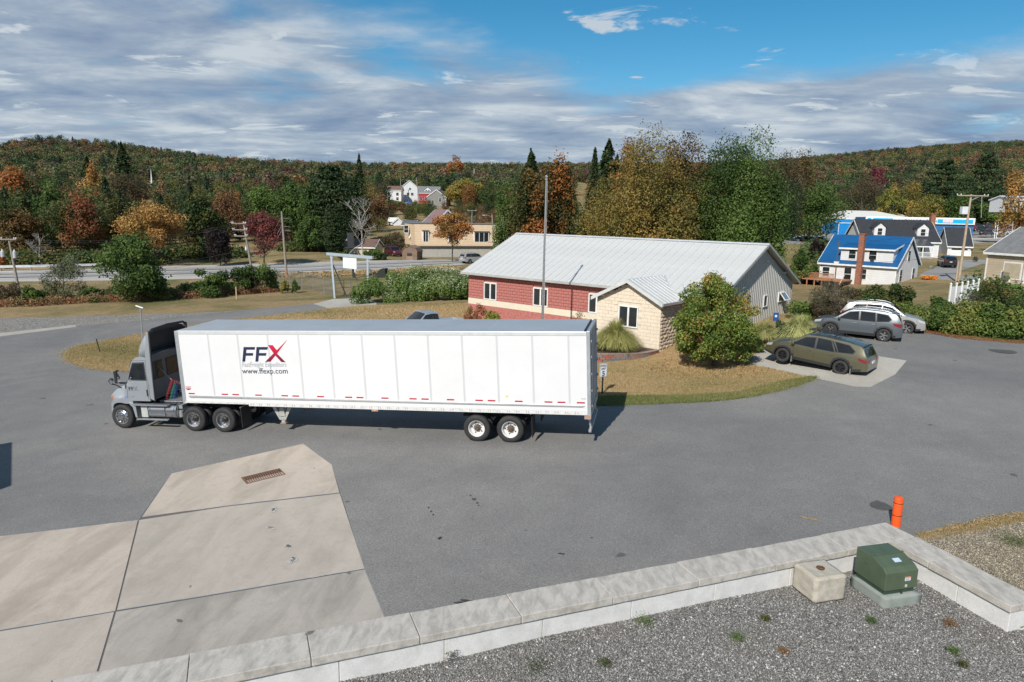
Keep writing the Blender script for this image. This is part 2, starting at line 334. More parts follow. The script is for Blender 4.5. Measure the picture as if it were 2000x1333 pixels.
lot_px = [(-420, 735), (-200, 677), (0, 657), (150, 638), (288, 625.5), (384, 616), (480, 606), (612, 594), (640, 601), (660, 640), (1000, 640), (1300, 640), (1470, 640), (1560, 628), (1640, 618), (1720, 628), (1795, 646), (1870, 659), (2000, 670), (2200, 690), (2500, 735),
          (2500, 1000), (2200, 980), (2000, 1006), (1900, 1025), (1795, 1046), (1765, 1052)]
oc = IC+wn*WDEP/2-bn*0
lot_w = [('w', *(IC+wn*.4+bd*-.4)), ('w', *(A0[:2]+wn*.4)), ('w', *(A0[:2]-wd*9+wn*.4)), ('w', -22., 2.), ('w', -40., 8.)]
WALL_END = A0[:2]-wd*9
yard = [('w', *(IC+wn*.35+bn*.35)), ('w', *(A0[:2]+wn*.35)), ('w', *(WALL_END+wn*.35)), ('w', *(WALL_END-wn*14)), ('w', 20., -6.), ('w', 22., 5.), ('w', *(B1[:2]+bn*6+bd*-.3)), ('w', *(B1[:2]+bn*.35)),]
verge_px = [(1765, 1052), (1795, 1046), (1900, 1025), (2000, 1006), (2200, 985), (2500, 1010), (2700, 1150), (2400, 1300), (2075, 1250), (1985, 1190)]
gravel_px = [(-300, 640), (0, 622), (100, 620), (230, 616), (384, 611), (480, 606), (384, 616), (288, 625.5), (150, 637.5), (0, 656.5), (-300, 690)]
strip_px = [(-300, 688), (0, 651), (146, 635), (149, 638.5), (0, 657.5), (-300, 696)]
gate_apron = [(612, 594), (650, 584.5), (704, 582.5), (735, 590), (735, 596), (708, 597), (640, 602)]
pad_px = [(1455, 705), (1490, 683), (1520, 668), (1600, 678), (1708, 695), (1771, 704.5), (1748, 732), (1700, 756), (1672, 755.5), (1596, 740), (1480, 715)]
hwA = [(-900, 576), (-400, 562), (0, 550.5), (150, 549), (300, 547), (450, 543), (600, 537), (750, 529), (850, 522), (905, 517)]
hwB = [(905, 508), (850, 507.5), (750, 509), (600, 513), (450, 517), (300, 521), (150, 526), (0, 529), (-400, 536), (-900, 546)]
hw = [W2(p) for p in hwA]+[('w')]
hwa = [W2(p) for p in hwA]; hwb = [W2(p) for p in hwB]
hwy_poly = hwa+[(40., 151.), (100., 186.), (160., 211.), (260., 245.), (420., 290.)]+[(414., 310.), (250., 262.), (150., 224.), (90., 199.), (30., 164.)]+hwb
side_px = [(1806, 545), (1870, 548), (1925, 556), (1990, 575), (2100, 600), (2100, 586), (1985, 552), (1925, 541), (1880, 539), (1870, 531), (1925, 514), (1925, 508), (1880, 508), (1845, 511), (1820, 527), (1806, 531), (1796, 538)]
dealer_px = [(1500, 476), (1592, 478), (1640, 470), (1900, 464), (2050, 463), (2050, 450), (1880, 450), (1640, 455), (1500, 462)]
field_px = [(1106, 392), (1144, 392), (1142, 405), (1108, 412)]
# apron slabs
def lerp(a, b, t): return (a[0]+(b[0]-a[0])*t, a[1]+(b[1]-a[1])*t)
AP = [(-500, 1120), (0, 1048), (270, 1016), (335, 925), (592, 867), (648, 908), (712, 1110), (750, 1200), (775, 1262)]
apw = [W2(p) for p in AP]
slabs = [[(-500, 1120), (0, 1048), (270, 1016), (226, 1193), (0, 1231), (-500, 1320)],
         [(277, 1010), (335, 925), (592, 867), (648, 908), (663, 962), (440, 988)],
         [(272, 1016), (440, 990), (664, 964), (712, 1110), (500, 1147), (228, 1192)],
         [(226, 1195), (500, 1149), (713, 1112), (750, 1200), (768, 1245), (600, 1310), (170, 1420), (190, 1318)],
         [(-500, 1322), (0, 1233), (224, 1195), (188, 1318), (165, 1425), (-300, 1600)]]
def inset(poly, d):
    P = [np.array(p) for p in poly]; n = len(P); ar = sum(P[i][0]*P[(i+1) % n][1]-P[(i+1) % n][0]*P[i][1] for i in range(n)); s_ = 1 if ar > 0 else -1; out = []
    for i in range(n):
        a = P[i]-P[i-1]; b = P[(i+1) % n]-P[i]; a = a/np.linalg.norm(a); b = b/np.linalg.norm(b)
        na = np.array([-a[1], a[0]])*s_; nb = np.array([-b[1], b[0]])*s_; m = na+nb; m = m/max(.35, 1+na@nb); out.append(tuple(P[i]+m*d))
    return out
apron_bottom = [('w', *(A0[:2]+wd*2.6+wn*.4)), ('w', *(A0[:2]-wd*9+wn*.4)), ]
APR = apw+[W2(p) for p in apron_bottom]
SL = [inset([W2(p) for p in s], (.012, .005, .006, .012, .012)[i]) for i, s in enumerate(slabs)]
bed_px = crom([(1286, 688.5), (1262, 697), (1238, 702), (1215, 704), (1190, 706), (1165, 707), (1120, 705)], 4)
BEDC = [W2(p) for p in bed_px]
# order = priority
REG = [('yard', [W2(p) for p in yard])]
REG += [('slab%d' % i, s) for i, s in enumerate(SL)]
REG += [('apron', APR), ('strip', [W2(p) for p in strip_px]), ('pad', [W2(p) for p in pad_px]), ('gate', [W2(p) for p in gate_apron]), ('green', [W2(p) for p in strip]), ('lawn', [W2(p) for p in lawn_px]),
        ('gravel', [W2(p) for p in gravel_px]), ('lot', [W2(p) for p in lot_px+lot_w]), ('verge', [W2(p) for p in verge_px]), ('hwy', hwy_poly), ('side', [W2(p) for p in side_px]), ('dealer', [W2(p) for p in dealer_px])]
def inpoly(X, Y, poly):
    r = np.zeros(len(X), bool); n = len(poly)
    for i in range(n):
        x1, y1 = poly[i]; x2, y2 = poly[(i+1) % n]
        if y1 == y2: continue
        c = ((y1 > Y) != (y2 > Y)) & (X < (x2-x1)*(Y-y1)/(y2-y1)+x1); r ^= c
    return r
V2 = []; E2 = []
for nm, poly in REG:
    k = len(V2); n = len(poly)
    V2 += [Vector(p) for p in poly]; E2 += [(k+i, k+(i+1) % n) for i in range(n)]
rr = np.concatenate([np.geomspace(4, 120, 62), np.geomspace(124, 3200, 95)])
for j, r_ in enumerate(rr):
    n = 150 if r_ < 120 else 230
    for a in np.linspace(-1.05, 1.05, n):
        a += (j % 2)*.5*2.1/n; V2.append(Vector((r_*sin(a), r_*cos(a))))
    if j % 6 == 0:
        for a in np.linspace(1.2, 2*pi-1.2, 14): V2.append(Vector((r_*sin(a), r_*cos(a))))
V2.append(Vector((0., 0.)))
res = delaunay_2d_cdt(V2, E2, [], 0, 1e-4, False)
PV = np.array([tuple(v) for v in res[0]]); TF = np.array([tuple(f) for f in res[2] if len(f) == 3])
PZ = np.concatenate([TZ(PV[i:i+3000, 0], PV[i:i+3000, 1]) for i in range(0, len(PV), 3000)])
cen = PV[TF].mean(1); lab = np.full(len(TF), -1)
for i in range(len(REG)-1, -1, -1): lab[inpoly(cen[:, 0], cen[:, 1], REG[i][1])] = i
def submesh(name, mask, m, zfun=None, dz=0.):
    T_ = TF[mask]; u, inv = np.unique(T_, return_inverse=True); inv = inv.reshape(T_.shape)
    z = PZ[u]+dz if zfun is None else zfun(PV[u])
    a = PV[u][inv]; flip = np.cross(a[:, 1]-a[:, 0], a[:, 2]-a[:, 0]) < 0; inv[flip] = inv[flip][:, ::-1]
    me = bpy.data.meshes.new(name); me.from_pydata(np.c_[PV[u], z].tolist(), [], inv.tolist()); me.materials.append(m)
    me.polygons.foreach_set('use_smooth', [True]*len(me.polygons)); me.update(); return link(name, me)
ri = {nm: i for i, (nm, _) in enumerate(REG)}
tag(submesh('terrain', lab == -1, mt_terrain), kind='structure')
def yz(p): return ZY+.03*np.sin(p[:, 0]*1.3)*np.cos(p[:, 1]*1.1)
tag(submesh('gravel_yard', lab == ri['yard'], mt_gravel, yz), kind='structure')
ap = tag(submesh('concrete_apron', lab == ri['apron'], mt_joint, None, -.012), kind='structure')
mt_concb = g_concrete('apron_concrete_worn', (.39, .355, .315), stain=(.20, .185, .165), amt=.7, sc=1.3)
mt_conca = g_concrete('apron_concrete_mid', (.445, .395, .34), stain=(.26, .235, .20), amt=.55, sc=.9)
for i in range(5): submesh('concrete_slab', lab == ri['slab%d' % i], (mt_conc, mt_conc, mt_conca, mt_concb, mt_conca)[i]).parent = ap
tag(submesh('concrete_strip', lab == ri['strip'], mt_conc2), kind='structure')
tag(submesh('parking_pad', lab == ri['pad'], mt_conc2), kind='structure')
tag(submesh('driveway', lab == ri['gate'], mt_conc2), kind='structure')
tag(submesh('lawn', lab == ri['lawn'], mt_lawn), kind='structure')
tag(submesh('grass_verge', lab == ri['green'], mt_green), kind='structure')
tag(submesh('roadside_gravel', lab == ri['gravel'], mt_gravel2), kind='structure')
tag(submesh('asphalt_lot', lab == ri['lot'], mt_lot), kind='structure')
tag(submesh('sandy_verge', lab == ri['verge'], mt_verge), kind='structure')
hwo = tag(submesh('highway', lab == ri['hwy'], mt_hwy), kind='structure')
tag(submesh('side_road', lab == ri['side'], mt_far_asph), kind='structure')
tag(submesh('dealer_lot', lab == ri['dealer'], mt_far_asph), kind='structure')
# highway: darker running lanes and pale edge lines, as thin sheets above the slab
mt_lane = M_('lane_grey', (.30, .295, .29), .85, var=.15, scale=.4); mt_line = M_('line_white', (.62, .61, .58), .7)
nA = len(hwa); pa = np.array(hwa+[(40., 151.), (100., 186.), (160., 211.), (260., 245.)]); pb = np.array(hwb[::-1]+[(30., 164.), (90., 199.), (150., 224.), (250., 262.)])
for f0, f1, m, nm in ((.30, .46, mt_lane, 'traffic_lane'), (.60, .76, mt_lane, 'traffic_lane'), (.19, .205, mt_line, 'edge_line'), (.52, .53, mt_line, 'centre_line'), (.86, .87, mt_line, 'edge_line')):
    mb = MB(); L0 = pa+(pb-pa)*f0; L1 = pa+(pb-pa)*f1; vs = []
    for i in range(len(L0)-1):
        for k in range(8):
            for Lx in (L0, L1):
                p = Lx[i]+(Lx[i+1]-Lx[i])*k/8; vs.append((p[0], p[1]))
    vs = np.array(vs); z = TZ(vs[:, 0], vs[:, 1])+.07; n = len(vs)//2
    mb.add(np.c_[vs, z].tolist(), [(2*i, 2*i+1, 2*i+3, 2*i+2) for i in range(n-1)]); mb.build(nm, m, hwo)
# ------------------------------------------------------------------ retaining wall of precast blocks
mt_cap = g_concrete('cap_concrete', (.50, .47, .425), stain=(.24, .225, .195), amt=.7, sc=6); mt_wall = g_concrete('wall_concrete', (.66, .655, .64), stain=(.42, .41, .39), amt=.45, sc=2.2)
rw = empty('block_wall', (*IC, 0), label='long low wall of pale precast concrete blocks with weathered caps', cat='wall')
def wblock(name, base, u, n_, l0, l1, dep, z0, z1, m, out=0., jit=0., seed=0):
    rr_ = random.Random(seed); mb = MB(); nx = 8; vs = []; fs = []
    a0, a1 = -out, dep+out
    P = []
    for iz, z in enumerate((z0, z1)):
        for iy in (0, 1):
            for ix in range(nx+1):
                l = l0+(l1-l0)*ix/nx; dd = a0 if iy == 0 else a1
                w_ = (0 if not jit else rr_.uniform(-jit, jit))
                p = base+u*l+n_*(dd+w_*.4)-np.array([0, 0]); vs.append((p[0]-IC[0], p[1]-IC[1], z+(w_*.8 if iz == 1 else w_*.3)))
    q = nx+1
    for ix in range(nx):
        a, b, c, d = ix, ix+1, q+ix+1, q+ix; A, B, C_, D = (k+2*q for k in (a, b, c, d))
        fs += [(a, d, c, b), (A, B, C_, D), (a, b, B, A), (d, D, C_, c)]
    fs += [(0, 2*q, 3*q, q), (nx, q+nx, 3*q+nx, 2*q+nx)]
    mb.add(vs, fs); o = mb.build(name, m, rw); b = o.modifiers.new('bevel', 'BEVEL'); b.width = .012; b.segments = 2; b.limit_method = 'ANGLE'; return o
# joint positions along the near edge, from the corner leftwards
js = [np.dot(onz(px, py, ZT)[:2]-A0[:2], wd) for px, py in ((365, 1333), (610, 1300), (826, 1256), (1020, 1205), (1199, 1168), (1363, 1131), (1513, 1100), (1655, 1073))]
js = [js[0]-1.93*k for k in range(4, 0, -1)]+js
for i in range(len(js)-1): wblock('cap_block', A0[:2], wd, wn, js[i]+.006, js[i+1]-.006, WDEP, ZT-.155, ZT+random.uniform(-.012, .012), mt_cap, .03, .006, i)
for i in range(len(js)-1):
    o_ = .45
    wblock('base_block', A0[:2], wd, wn, js[i]+o_+.004, js[i+1]+o_-.004, WDEP-.1, -.25, ZT-.165, mt_wall, -.02, .003, 40+i)
# corner and right leg
wblock('cap_block', A0[:2], wd, wn, js[-1]+.006, LW+WDEP*.98, WDEP, ZT-.155, ZT, mt_cap, .03, .004, 77)
wblock('base_block', A0[:2], wd, wn, js[-1]+.46, LW+WDEP-.06, WDEP-.1, -.25, ZT-.165, mt_wall, -.02, .003, 78)
lb = np.dot(B1[:2]-IC, bd); nj = [.02, lb*.36, lb]
for i in range(2): wblock('cap_block', IC, bd, bn, nj[i]+.006, nj[i+1]-.006, WDEP, ZT-.155, ZT-.004, mt_cap, .03, .006, 90+i)
nj = [.02, lb*.60, lb-.03]
for i in range(2): wblock('base_block', IC, bd, bn, nj[i]+.004, nj[i+1]-.004, WDEP-.1, -.25, ZT-.165, mt_wall, -.02, .003, 95+i)
# ------------------------------------------------------------------ loose block, pad, transformer, bollard
zg = ZY
c1, c2, c3 = onz(1592, 1181, zg), onz(1546, 1150, zg), onz(1659.5, 1171, zg)
ux = Vector((c3-c1)[:2].tolist()+[0]); uy = Vector((-ux.y, ux.x, 0)).normalized(); lx_ = ux.length; c1 = Vector(c1)-ux.normalized()*.03; ux.normalize()
mt_blk = g_concrete('stained_block', (.47, .435, .37), stain=(.30, .27, .21), amt=.8, sc=3.5)
def rough_block(name, O, ux, uy, lx, ly, h, m, n=9, amp=.012, seed=3, off=.05, **k):
    rq = random.Random(seed); bm = bmesh.new(); bmesh.ops.create_cube(bm, size=1)
    bmesh.ops.bevel(bm, geom=bm.edges[:], offset=off, segments=3, affect='EDGES'); bmesh.ops.subdivide_edges(bm, edges=[e for e in bm.edges if e.calc_length() > .3], cuts=n, use_grid_fill=True)
    for v in bm.verts:
        p = Vector((v.co.x*lx, v.co.y*ly, (v.co.z+.5)*h)); d = v.co.normalized(); p += d*(mnoise.noise(p*6+Vector((seed, 0, 0)))*amp+mnoise.noise(p*22)*amp*.5)
        v.co = p
    me = bpy.data.meshes.new(name); bm.to_mesh(me); bm.free(); me.materials.append(m); me.polygons.foreach_set('use_smooth', [True]*len(me.polygons))
    o = link(name, me); cx = O+ux*lx/2+uy*ly/2; o.matrix_world = frame(cx, ux); return tag(o, **k)
rb = rough_block('concrete_block', Vector(c1), ux, uy, .78, .74, .56, mt_blk, 16, .014, label='stained square concrete block with a lifting recess, left of the green cabinet', cat='concrete block')
mb = MB(); mb.lathe([(0, .07), (.03, .09), (.035, .05), (.012, .04)], 'z', 12, (0, 0, .558)); mb.tube([(-.06, 0, .56), (-.03, 0, .60), (.03, 0, .60), (.06, 0, .56)], .011, 6)
mb.build('lifting_hook', M_('rust', (.13, .065, .035), .8), rb)
p1, p2, p3 = onz(1661, 1151, zg), onz(1727, 1192, zg), onz(1799, 1181, zg)
ux = Vector((p3-p2)[:2].tolist()+[0]); LX = ux.length; ux.normalize(); uy = Vector((-ux.y, ux.x, 0)); LY = Vector((p1-p2)[:2].tolist()+[0]).length*1.16
mt_gpad = g_concrete('grey_green_concrete', (.27, .30, .275), stain=(.17, .19, .175), amt=.6, sc=2)
rough_block('equipment_pad', Vector(p2), ux, uy, LX, LY, .24, mt_gpad, 6, .008, 9, .018, label='grey concrete pad under the green transformer cabinet', cat='concrete pad')
T0 = Vector(p2)+ux*(LX/2)+uy*(LY/2)+Vector((0, 0, .24)); T0 = Vector((T0.x, T0.y, zg+.235))
tr = empty('transformer_cabinet', mat=frame(T0+uy*.04, ux), label='dark green steel pad-mounted transformer cabinet in the wall corner', cat='transformer')
mt_tg = M_('transformer_green', (.078, .108, .066), .45, var=.14, scale=3, bmp=.03, dirt=.12)
w2 = LX/2-.06; d2 = LY/2-.07; hf, hb = .54, .68
mb = MB(); mb.prism([(-d2, .10), (d2, .10), (d2, hb), (-d2+.40, hb-.01), (-d2+.10, hf+.03), (-d2, hf-.05)], 2*w2, 'x', -w2); mb.build('body', mt_tg, tr, bevel=.012)
mb = MB(); mb.box(-w2+.03, w2-.03, -d2+.04, d2-.03, .0, .085); mb.build('base_frame', M_('transformer_dark', (.03, .055, .035), .5), tr, bevel=.005)
mb = MB(); mb.box(-w2-.006, w2+.006, -d2+.43, -d2+.47, hb-.012, hb+.006); mb.build('lid_flange', mt_tg, tr)
mb = MB(); mb.box(.0, .035, -d2-.03, -d2+.002, .02, .10); mb.build('latch', M_('transformer_dark', (1, 1, 1)), tr, bevel=.003)
for dy_ in (.30, .52):
    mb = MB(); mb.lathe([(-w2-.012, .0), (-w2-.012, .03), (-w2+.002, .03)], 'x', 10, (0, -d2+dy_+.25, .47)); mb.build('bolt_cover', mt_tg, tr)
wht = M_('label_white', (.72, .74, .76), .5)
mb = MB(); mb.box(.08, .22, -d2-.0035, -d2-.001, .28, .37); dl = mb.build('warning_label', wht, tr, ); dl['label'] = 'white warning label with an orange header'
mb = MB(); mb.box(.08, .22, -d2-.0055, -d2-.0036, .348, .37); mb.build('header', M_('label_orange', (.65, .12, .03), .5), dl)
for r_ in range(3):
    mb = MB(); mb.box(.092, .092+.11-.02*(r_ % 2), -d2-.0050, -d2-.0036, .292+r_*.017, .299+r_*.017); mb.build('print_line', M_('print_grey', (.12, .12, .12), .6), dl)
mb = MB(); mb.box(.10, .15, -d2-.0035, -d2-.001, .145, .195); nl = mb.build('number_label', wht, tr)
text('50', .045, M_('print_black', (.02, .02, .022), .6), nl, Matrix.Translation((.102, -d2-.0036, .153)) @ Matrix.Rotation(pi/2, 4, 'X'), .0005)
mb = MB(); mb.box(-.02, .15, -d2+.19, -d2+.30, 0, .002); lo = mb.build('top_label', M_('label_blue', (.45, .55, .68), .4), tr)
_sl = atan2(hb-.04-hf, .30); lo.matrix_local = Matrix.Translation((0, -d2+.10, hf+.032)) @ Matrix.Rotation(_sl, 4, 'X') @ Matrix.Translation((0, d2-.09, .0015))
def ptz(x, y): return tz(x, y)
bo = at(1745, 1060, 16.95); bx, by = bo[0], bo[1]; bz = ptz(bx, by)
bl = empty('bollard', (bx, by, bz), label='bright orange bollard standing behind the wall corner', cat='bollard')
mt_or = M_('bollard_orange', (.82, .10, .015), .4, var=.05, dirt=.08)
mb = MB(); hB = 1.12+(pj((bx, by, bz+1.12))[1]-982)/74*1.0; hB = max(.8, min(1.44, hB-.14))
mb.lathe([(-.05, .112), (hB-.06, .112), (hB-.025, .10), (hB-.005, .06), (hB, 0)], 'z', 24); mb.build('sleeve', mt_or, bl, smooth=True)
for z in (hB-.17, hB-.50):
    mb = MB(); mb.lathe([(z-.009, .1125), (z-.009, .1145), (z+.009, .1145), (z+.009, .1125)], 'z', 24); mb.build('dark_band', M_('band_dark', (.05, .025, .015), .7), bl)
# drain grate on the apron
dg_ = [ground(*p) for p in ((471, 934), (546, 916), (557, 927), (485, 945))]
gO = Vector(dg_[0]); gx = Vector(dg_[1])-gO; gy = Vector(dg_[3])-gO; LGX, LGY = gx.length, gy.length; F = frame(gO+Vector((0, 0, .004)), gx)
gr = empty('drain_grate', mat=F, label='rusty brown rectangular drain grate set in the pale apron', cat='drain grate')
rust = M_('grate_rust', (.16, .085, .055), .8, var=.3, scale=8, bmp=.3); mb = MB()
for a in ((0, LGX, 0, .04), (0, LGX, -LGY, -LGY+.04), ): mb.box(a[0], a[1], min(a[2], a[3])-.04 if False else a[2]-.04, a[3]-.0, 0, .02)
mb = MB(); mb.box(0, LGX, -.04, 0, 0, .018).box(0, LGX, -LGY, -LGY+.04, 0, .018).box(0, .04, -LGY+.04, -.04, 0, .018).box(LGX-.04, LGX, -LGY+.04, -.04, 0, .018); mb.build('frame', rust, gr)
mb = MB(); mb.box(.03, LGX-.03, -LGY+.03, -.03, -.001, .003); mb.build('pit', M_('pit_dark', (.03, .02, .016), .95), gr)
ns = int(LGX/.075); mb0 = MB(); mb0.box(0, .036, -LGY+.04, -.04, .004, .016); sm_ = mb0.mesh('slat', rust)
for i in range(ns): o = link('slat', sm_, gr); o.location.x = .05+i*(LGX-.1)/ns
# ------------------------------------------------------------------ vehicle bodies
def lin(prof):
    xs = [p[0] for p in prof]; zs = [p[1] for p in prof]
    return lambda x: float(np.interp(x, xs, zs))
def loft(xs, zlow, ztop, hw, belt, crown=.03, nb=6, ng=5, fr=(.86, .55, .2), matf=None, bedf=None):
    vs = []; fs = []; ms = []; rings = []
    for x in xs:
        zl, zt = zlow(x), ztop(x); zl = min(zl, zt-.08); zb = max(zl+.03, min(belt, zt-.05)); g = max(zb+.01, zt-.035)
        lv = list(np.linspace(zl, zb, nb))+list(np.linspace(zb, g, ng))[1:]
        half = [(0., zl), (hw(x, zl)*.6, zl)]+[(hw(x, z), z) for z in lv]; wt = hw(x, g)
        for f_ in fr:
            z_ = zt-crown*f_*f_+(0 if f_ > .8 else 0)
            if bedf and bedf(x) is not None and f_ < .8: z_ = bedf(x)
            half.append((wt*f_, z_))
        z_ = zt if not (bedf and bedf(x) is not None) else bedf(x); half.append((0., z_))
        ring = [(x, y, z) for y, z in half]+[(x, -y, z) for y, z in half[-2:0:-1]]
        rings.append(len(vs)); vs += ring; n = len(ring)
    for i in range(len(xs)-1):
        a, b = rings[i], rings[i+1]
        for k in range(n): fs.append((a+k, a+(k+1) % n, b+(k+1) % n, b+k))
    fs += [tuple(rings[0]+k for k in range(n)), tuple(rings[-1]+k for k in range(n-1, -1, -1))]
    mb = MB(); mb.add(vs, fs)
    if matf:
        V = np.array(vs); mb.m = [matf(*V[list(f)].mean(0)) for f in fs]
    return mb
def subdiv(poly, step=.12):
    out = []
    for i in range(len(poly)):
        a, b = poly[i], poly[(i+1) % len(poly)]; n = max(1, int(hypot(b[0]-a[0], b[1]-a[1])/step))
        for k in range(n): out.append((a[0]+(b[0]-a[0])*k/n, a[1]+(b[1]-a[1])*k/n))
    return out
def sidepatch(poly, hw, off, sides=(1, -1), th=.012):
    mb = MB(); P = subdiv(poly); cx = sum(p[0] for p in P)/len(P); cz = sum(p[1] for p in P)/len(P)
    for s in sides:
        n = len(P); vs = [(cx, s*(hw(cx, cz)+off), cz)]+[(x, s*(hw(x, z)+off), z) for x, z in P]
        mid = [((x+cx)/2, s*(hw((x+cx)/2, (z+cz)/2)+off), (z+cz)/2) for x, z in P]; vs += mid
        vs += [(x, s*(hw(x, z)-th), z) for x, z in P]; fs = []
        for i in range(n):
            j = (i+1) % n; fs += [(0, 1+n+i, 1+n+j), (1+n+i, 1+i, 1+j, 1+n+j), (1+i, 1+2*n+i, 1+2*n+j, 1+j)]
        mb.add(vs, fs)
    return mb
def toppatch(xs, ztop, hw, f, off=.012, f2=None):
    mb = MB(); vs = []; n = 7
    for i, x in enumerate(xs):
        x2 = xs[min(i+1, len(xs)-1)]; x1 = xs[max(i-1, 0)]; d = Vector((x2-x1, 0, ztop(x2)-ztop(x1))).normalized(); nn = Vector((-d.z, 0, d.x)); nn = nn if nn.z > 0 else -nn
        ff = f+(f2-f)*i/(len(xs)-1) if f2 is not None else f
        for k in range(n):
            t = -1+2*k/(n-1); y = t*ff*hw(x, ztop(x)-.04); vs.append((x+nn.x*off, y, ztop(x)-.03*(t*ff)**2+nn.z*off))
    fs = [(i*n+k, i*n+k+1, (i+1)*n+k+1, (i+1)*n+k) for i in range(len(xs)-1) for k in range(n-1)]
    return mb.add(vs, fs)
mt_glass = M_('car_glass', (.012, .015, .018), .04, var=.3, scale=1.5); mt_glass.node_tree.nodes['Principled BSDF'].inputs['Specular IOR Level'].default_value = .5
mt_tyre = M_('tyre_rubber', (.026, .026, .027), .75, var=.25, scale=4, dirt=.25); mt_plast = M_('black_plastic', (.022, .023, .025), .55)
mt_alu = M_('aluminium', (.62, .63, .65), .28, 1., var=.06); mt_aldk = M_('dark_alloy', (.03, .03, .034), .3, .4); mt_chr = M_('chrome', (.75, .76, .78), .15, 1.)
mt_tail = M_('tail_red', (.20, .008, .012), .15, coat=.6); mt_head = M_('head_lamp', (.55, .58, .62), .12, .3, coat=.6); mt_plate = M_('plate_white', (.65, .66, .68), .5)
def paint(name, col, metal=.3): return M_(name, col, .36, metal, var=.03, scale=.8, coat=.7)
_wc = {}
def carwheel(r, w, style, parent, x, y, side, mats=None):
    k = (r, w, style)
    if k not in _wc:
        mb = MB(); mb.lathe([(-w/2+.02, r*.60), (-w/2, r*.72), (-w/2, r*.90), (-w/2+.035, r*.99), (-w*.2, r), (w*.2, r), (w/2-.035, r*.99), (w/2, r*.90), (w/2, r*.72), (w/2-.02, r*.60)], 'y', 28)
        ty = mb.mesh('tyre', mt_tyre, 50); mb = MB(); mb.cur = 0
        mb.lathe([(w/2-.02, r*.66), (w/2-.028, r*.60), (w/2-.08, r*.57), (w/2-.11, r*.5)], 'y', 28)
        mb.cur = 1; mb.lathe([(w/2-.11, r*.57), (w/2-.115, 0)], 'y', 20); mb.cur = 0
        ns_ = 5 if style != 'dark' else 6
        for i in range(ns_):
            for da in (-.16, .16):
                a = 2*pi*i/ns_; mb.bar((cos(a)*r*.12, w/2-.045, sin(a)*r*.12), (cos(a+da)*r*.59, w/2-.035, sin(a+da)*r*.59), r*.10, .03, (0, 1, 0))
        mb.lathe([(w/2-.07, r*.17), (w/2-.03, r*.15), (w/2-.025, 0)], 'y', 14)
        ri = mb.mesh('rim', [mt_aldk if style == 'dark' else mt_alu, mt_plast], 40); _wc[k] = (ty, ri)
    ty, ri = _wc[k]; o = link('wheel', ty, parent); o.location = (x, y, r); o.rotation_euler = (0, random.uniform(0, 1), 0 if side > 0 else pi)
    link('rim', ri, o); return o
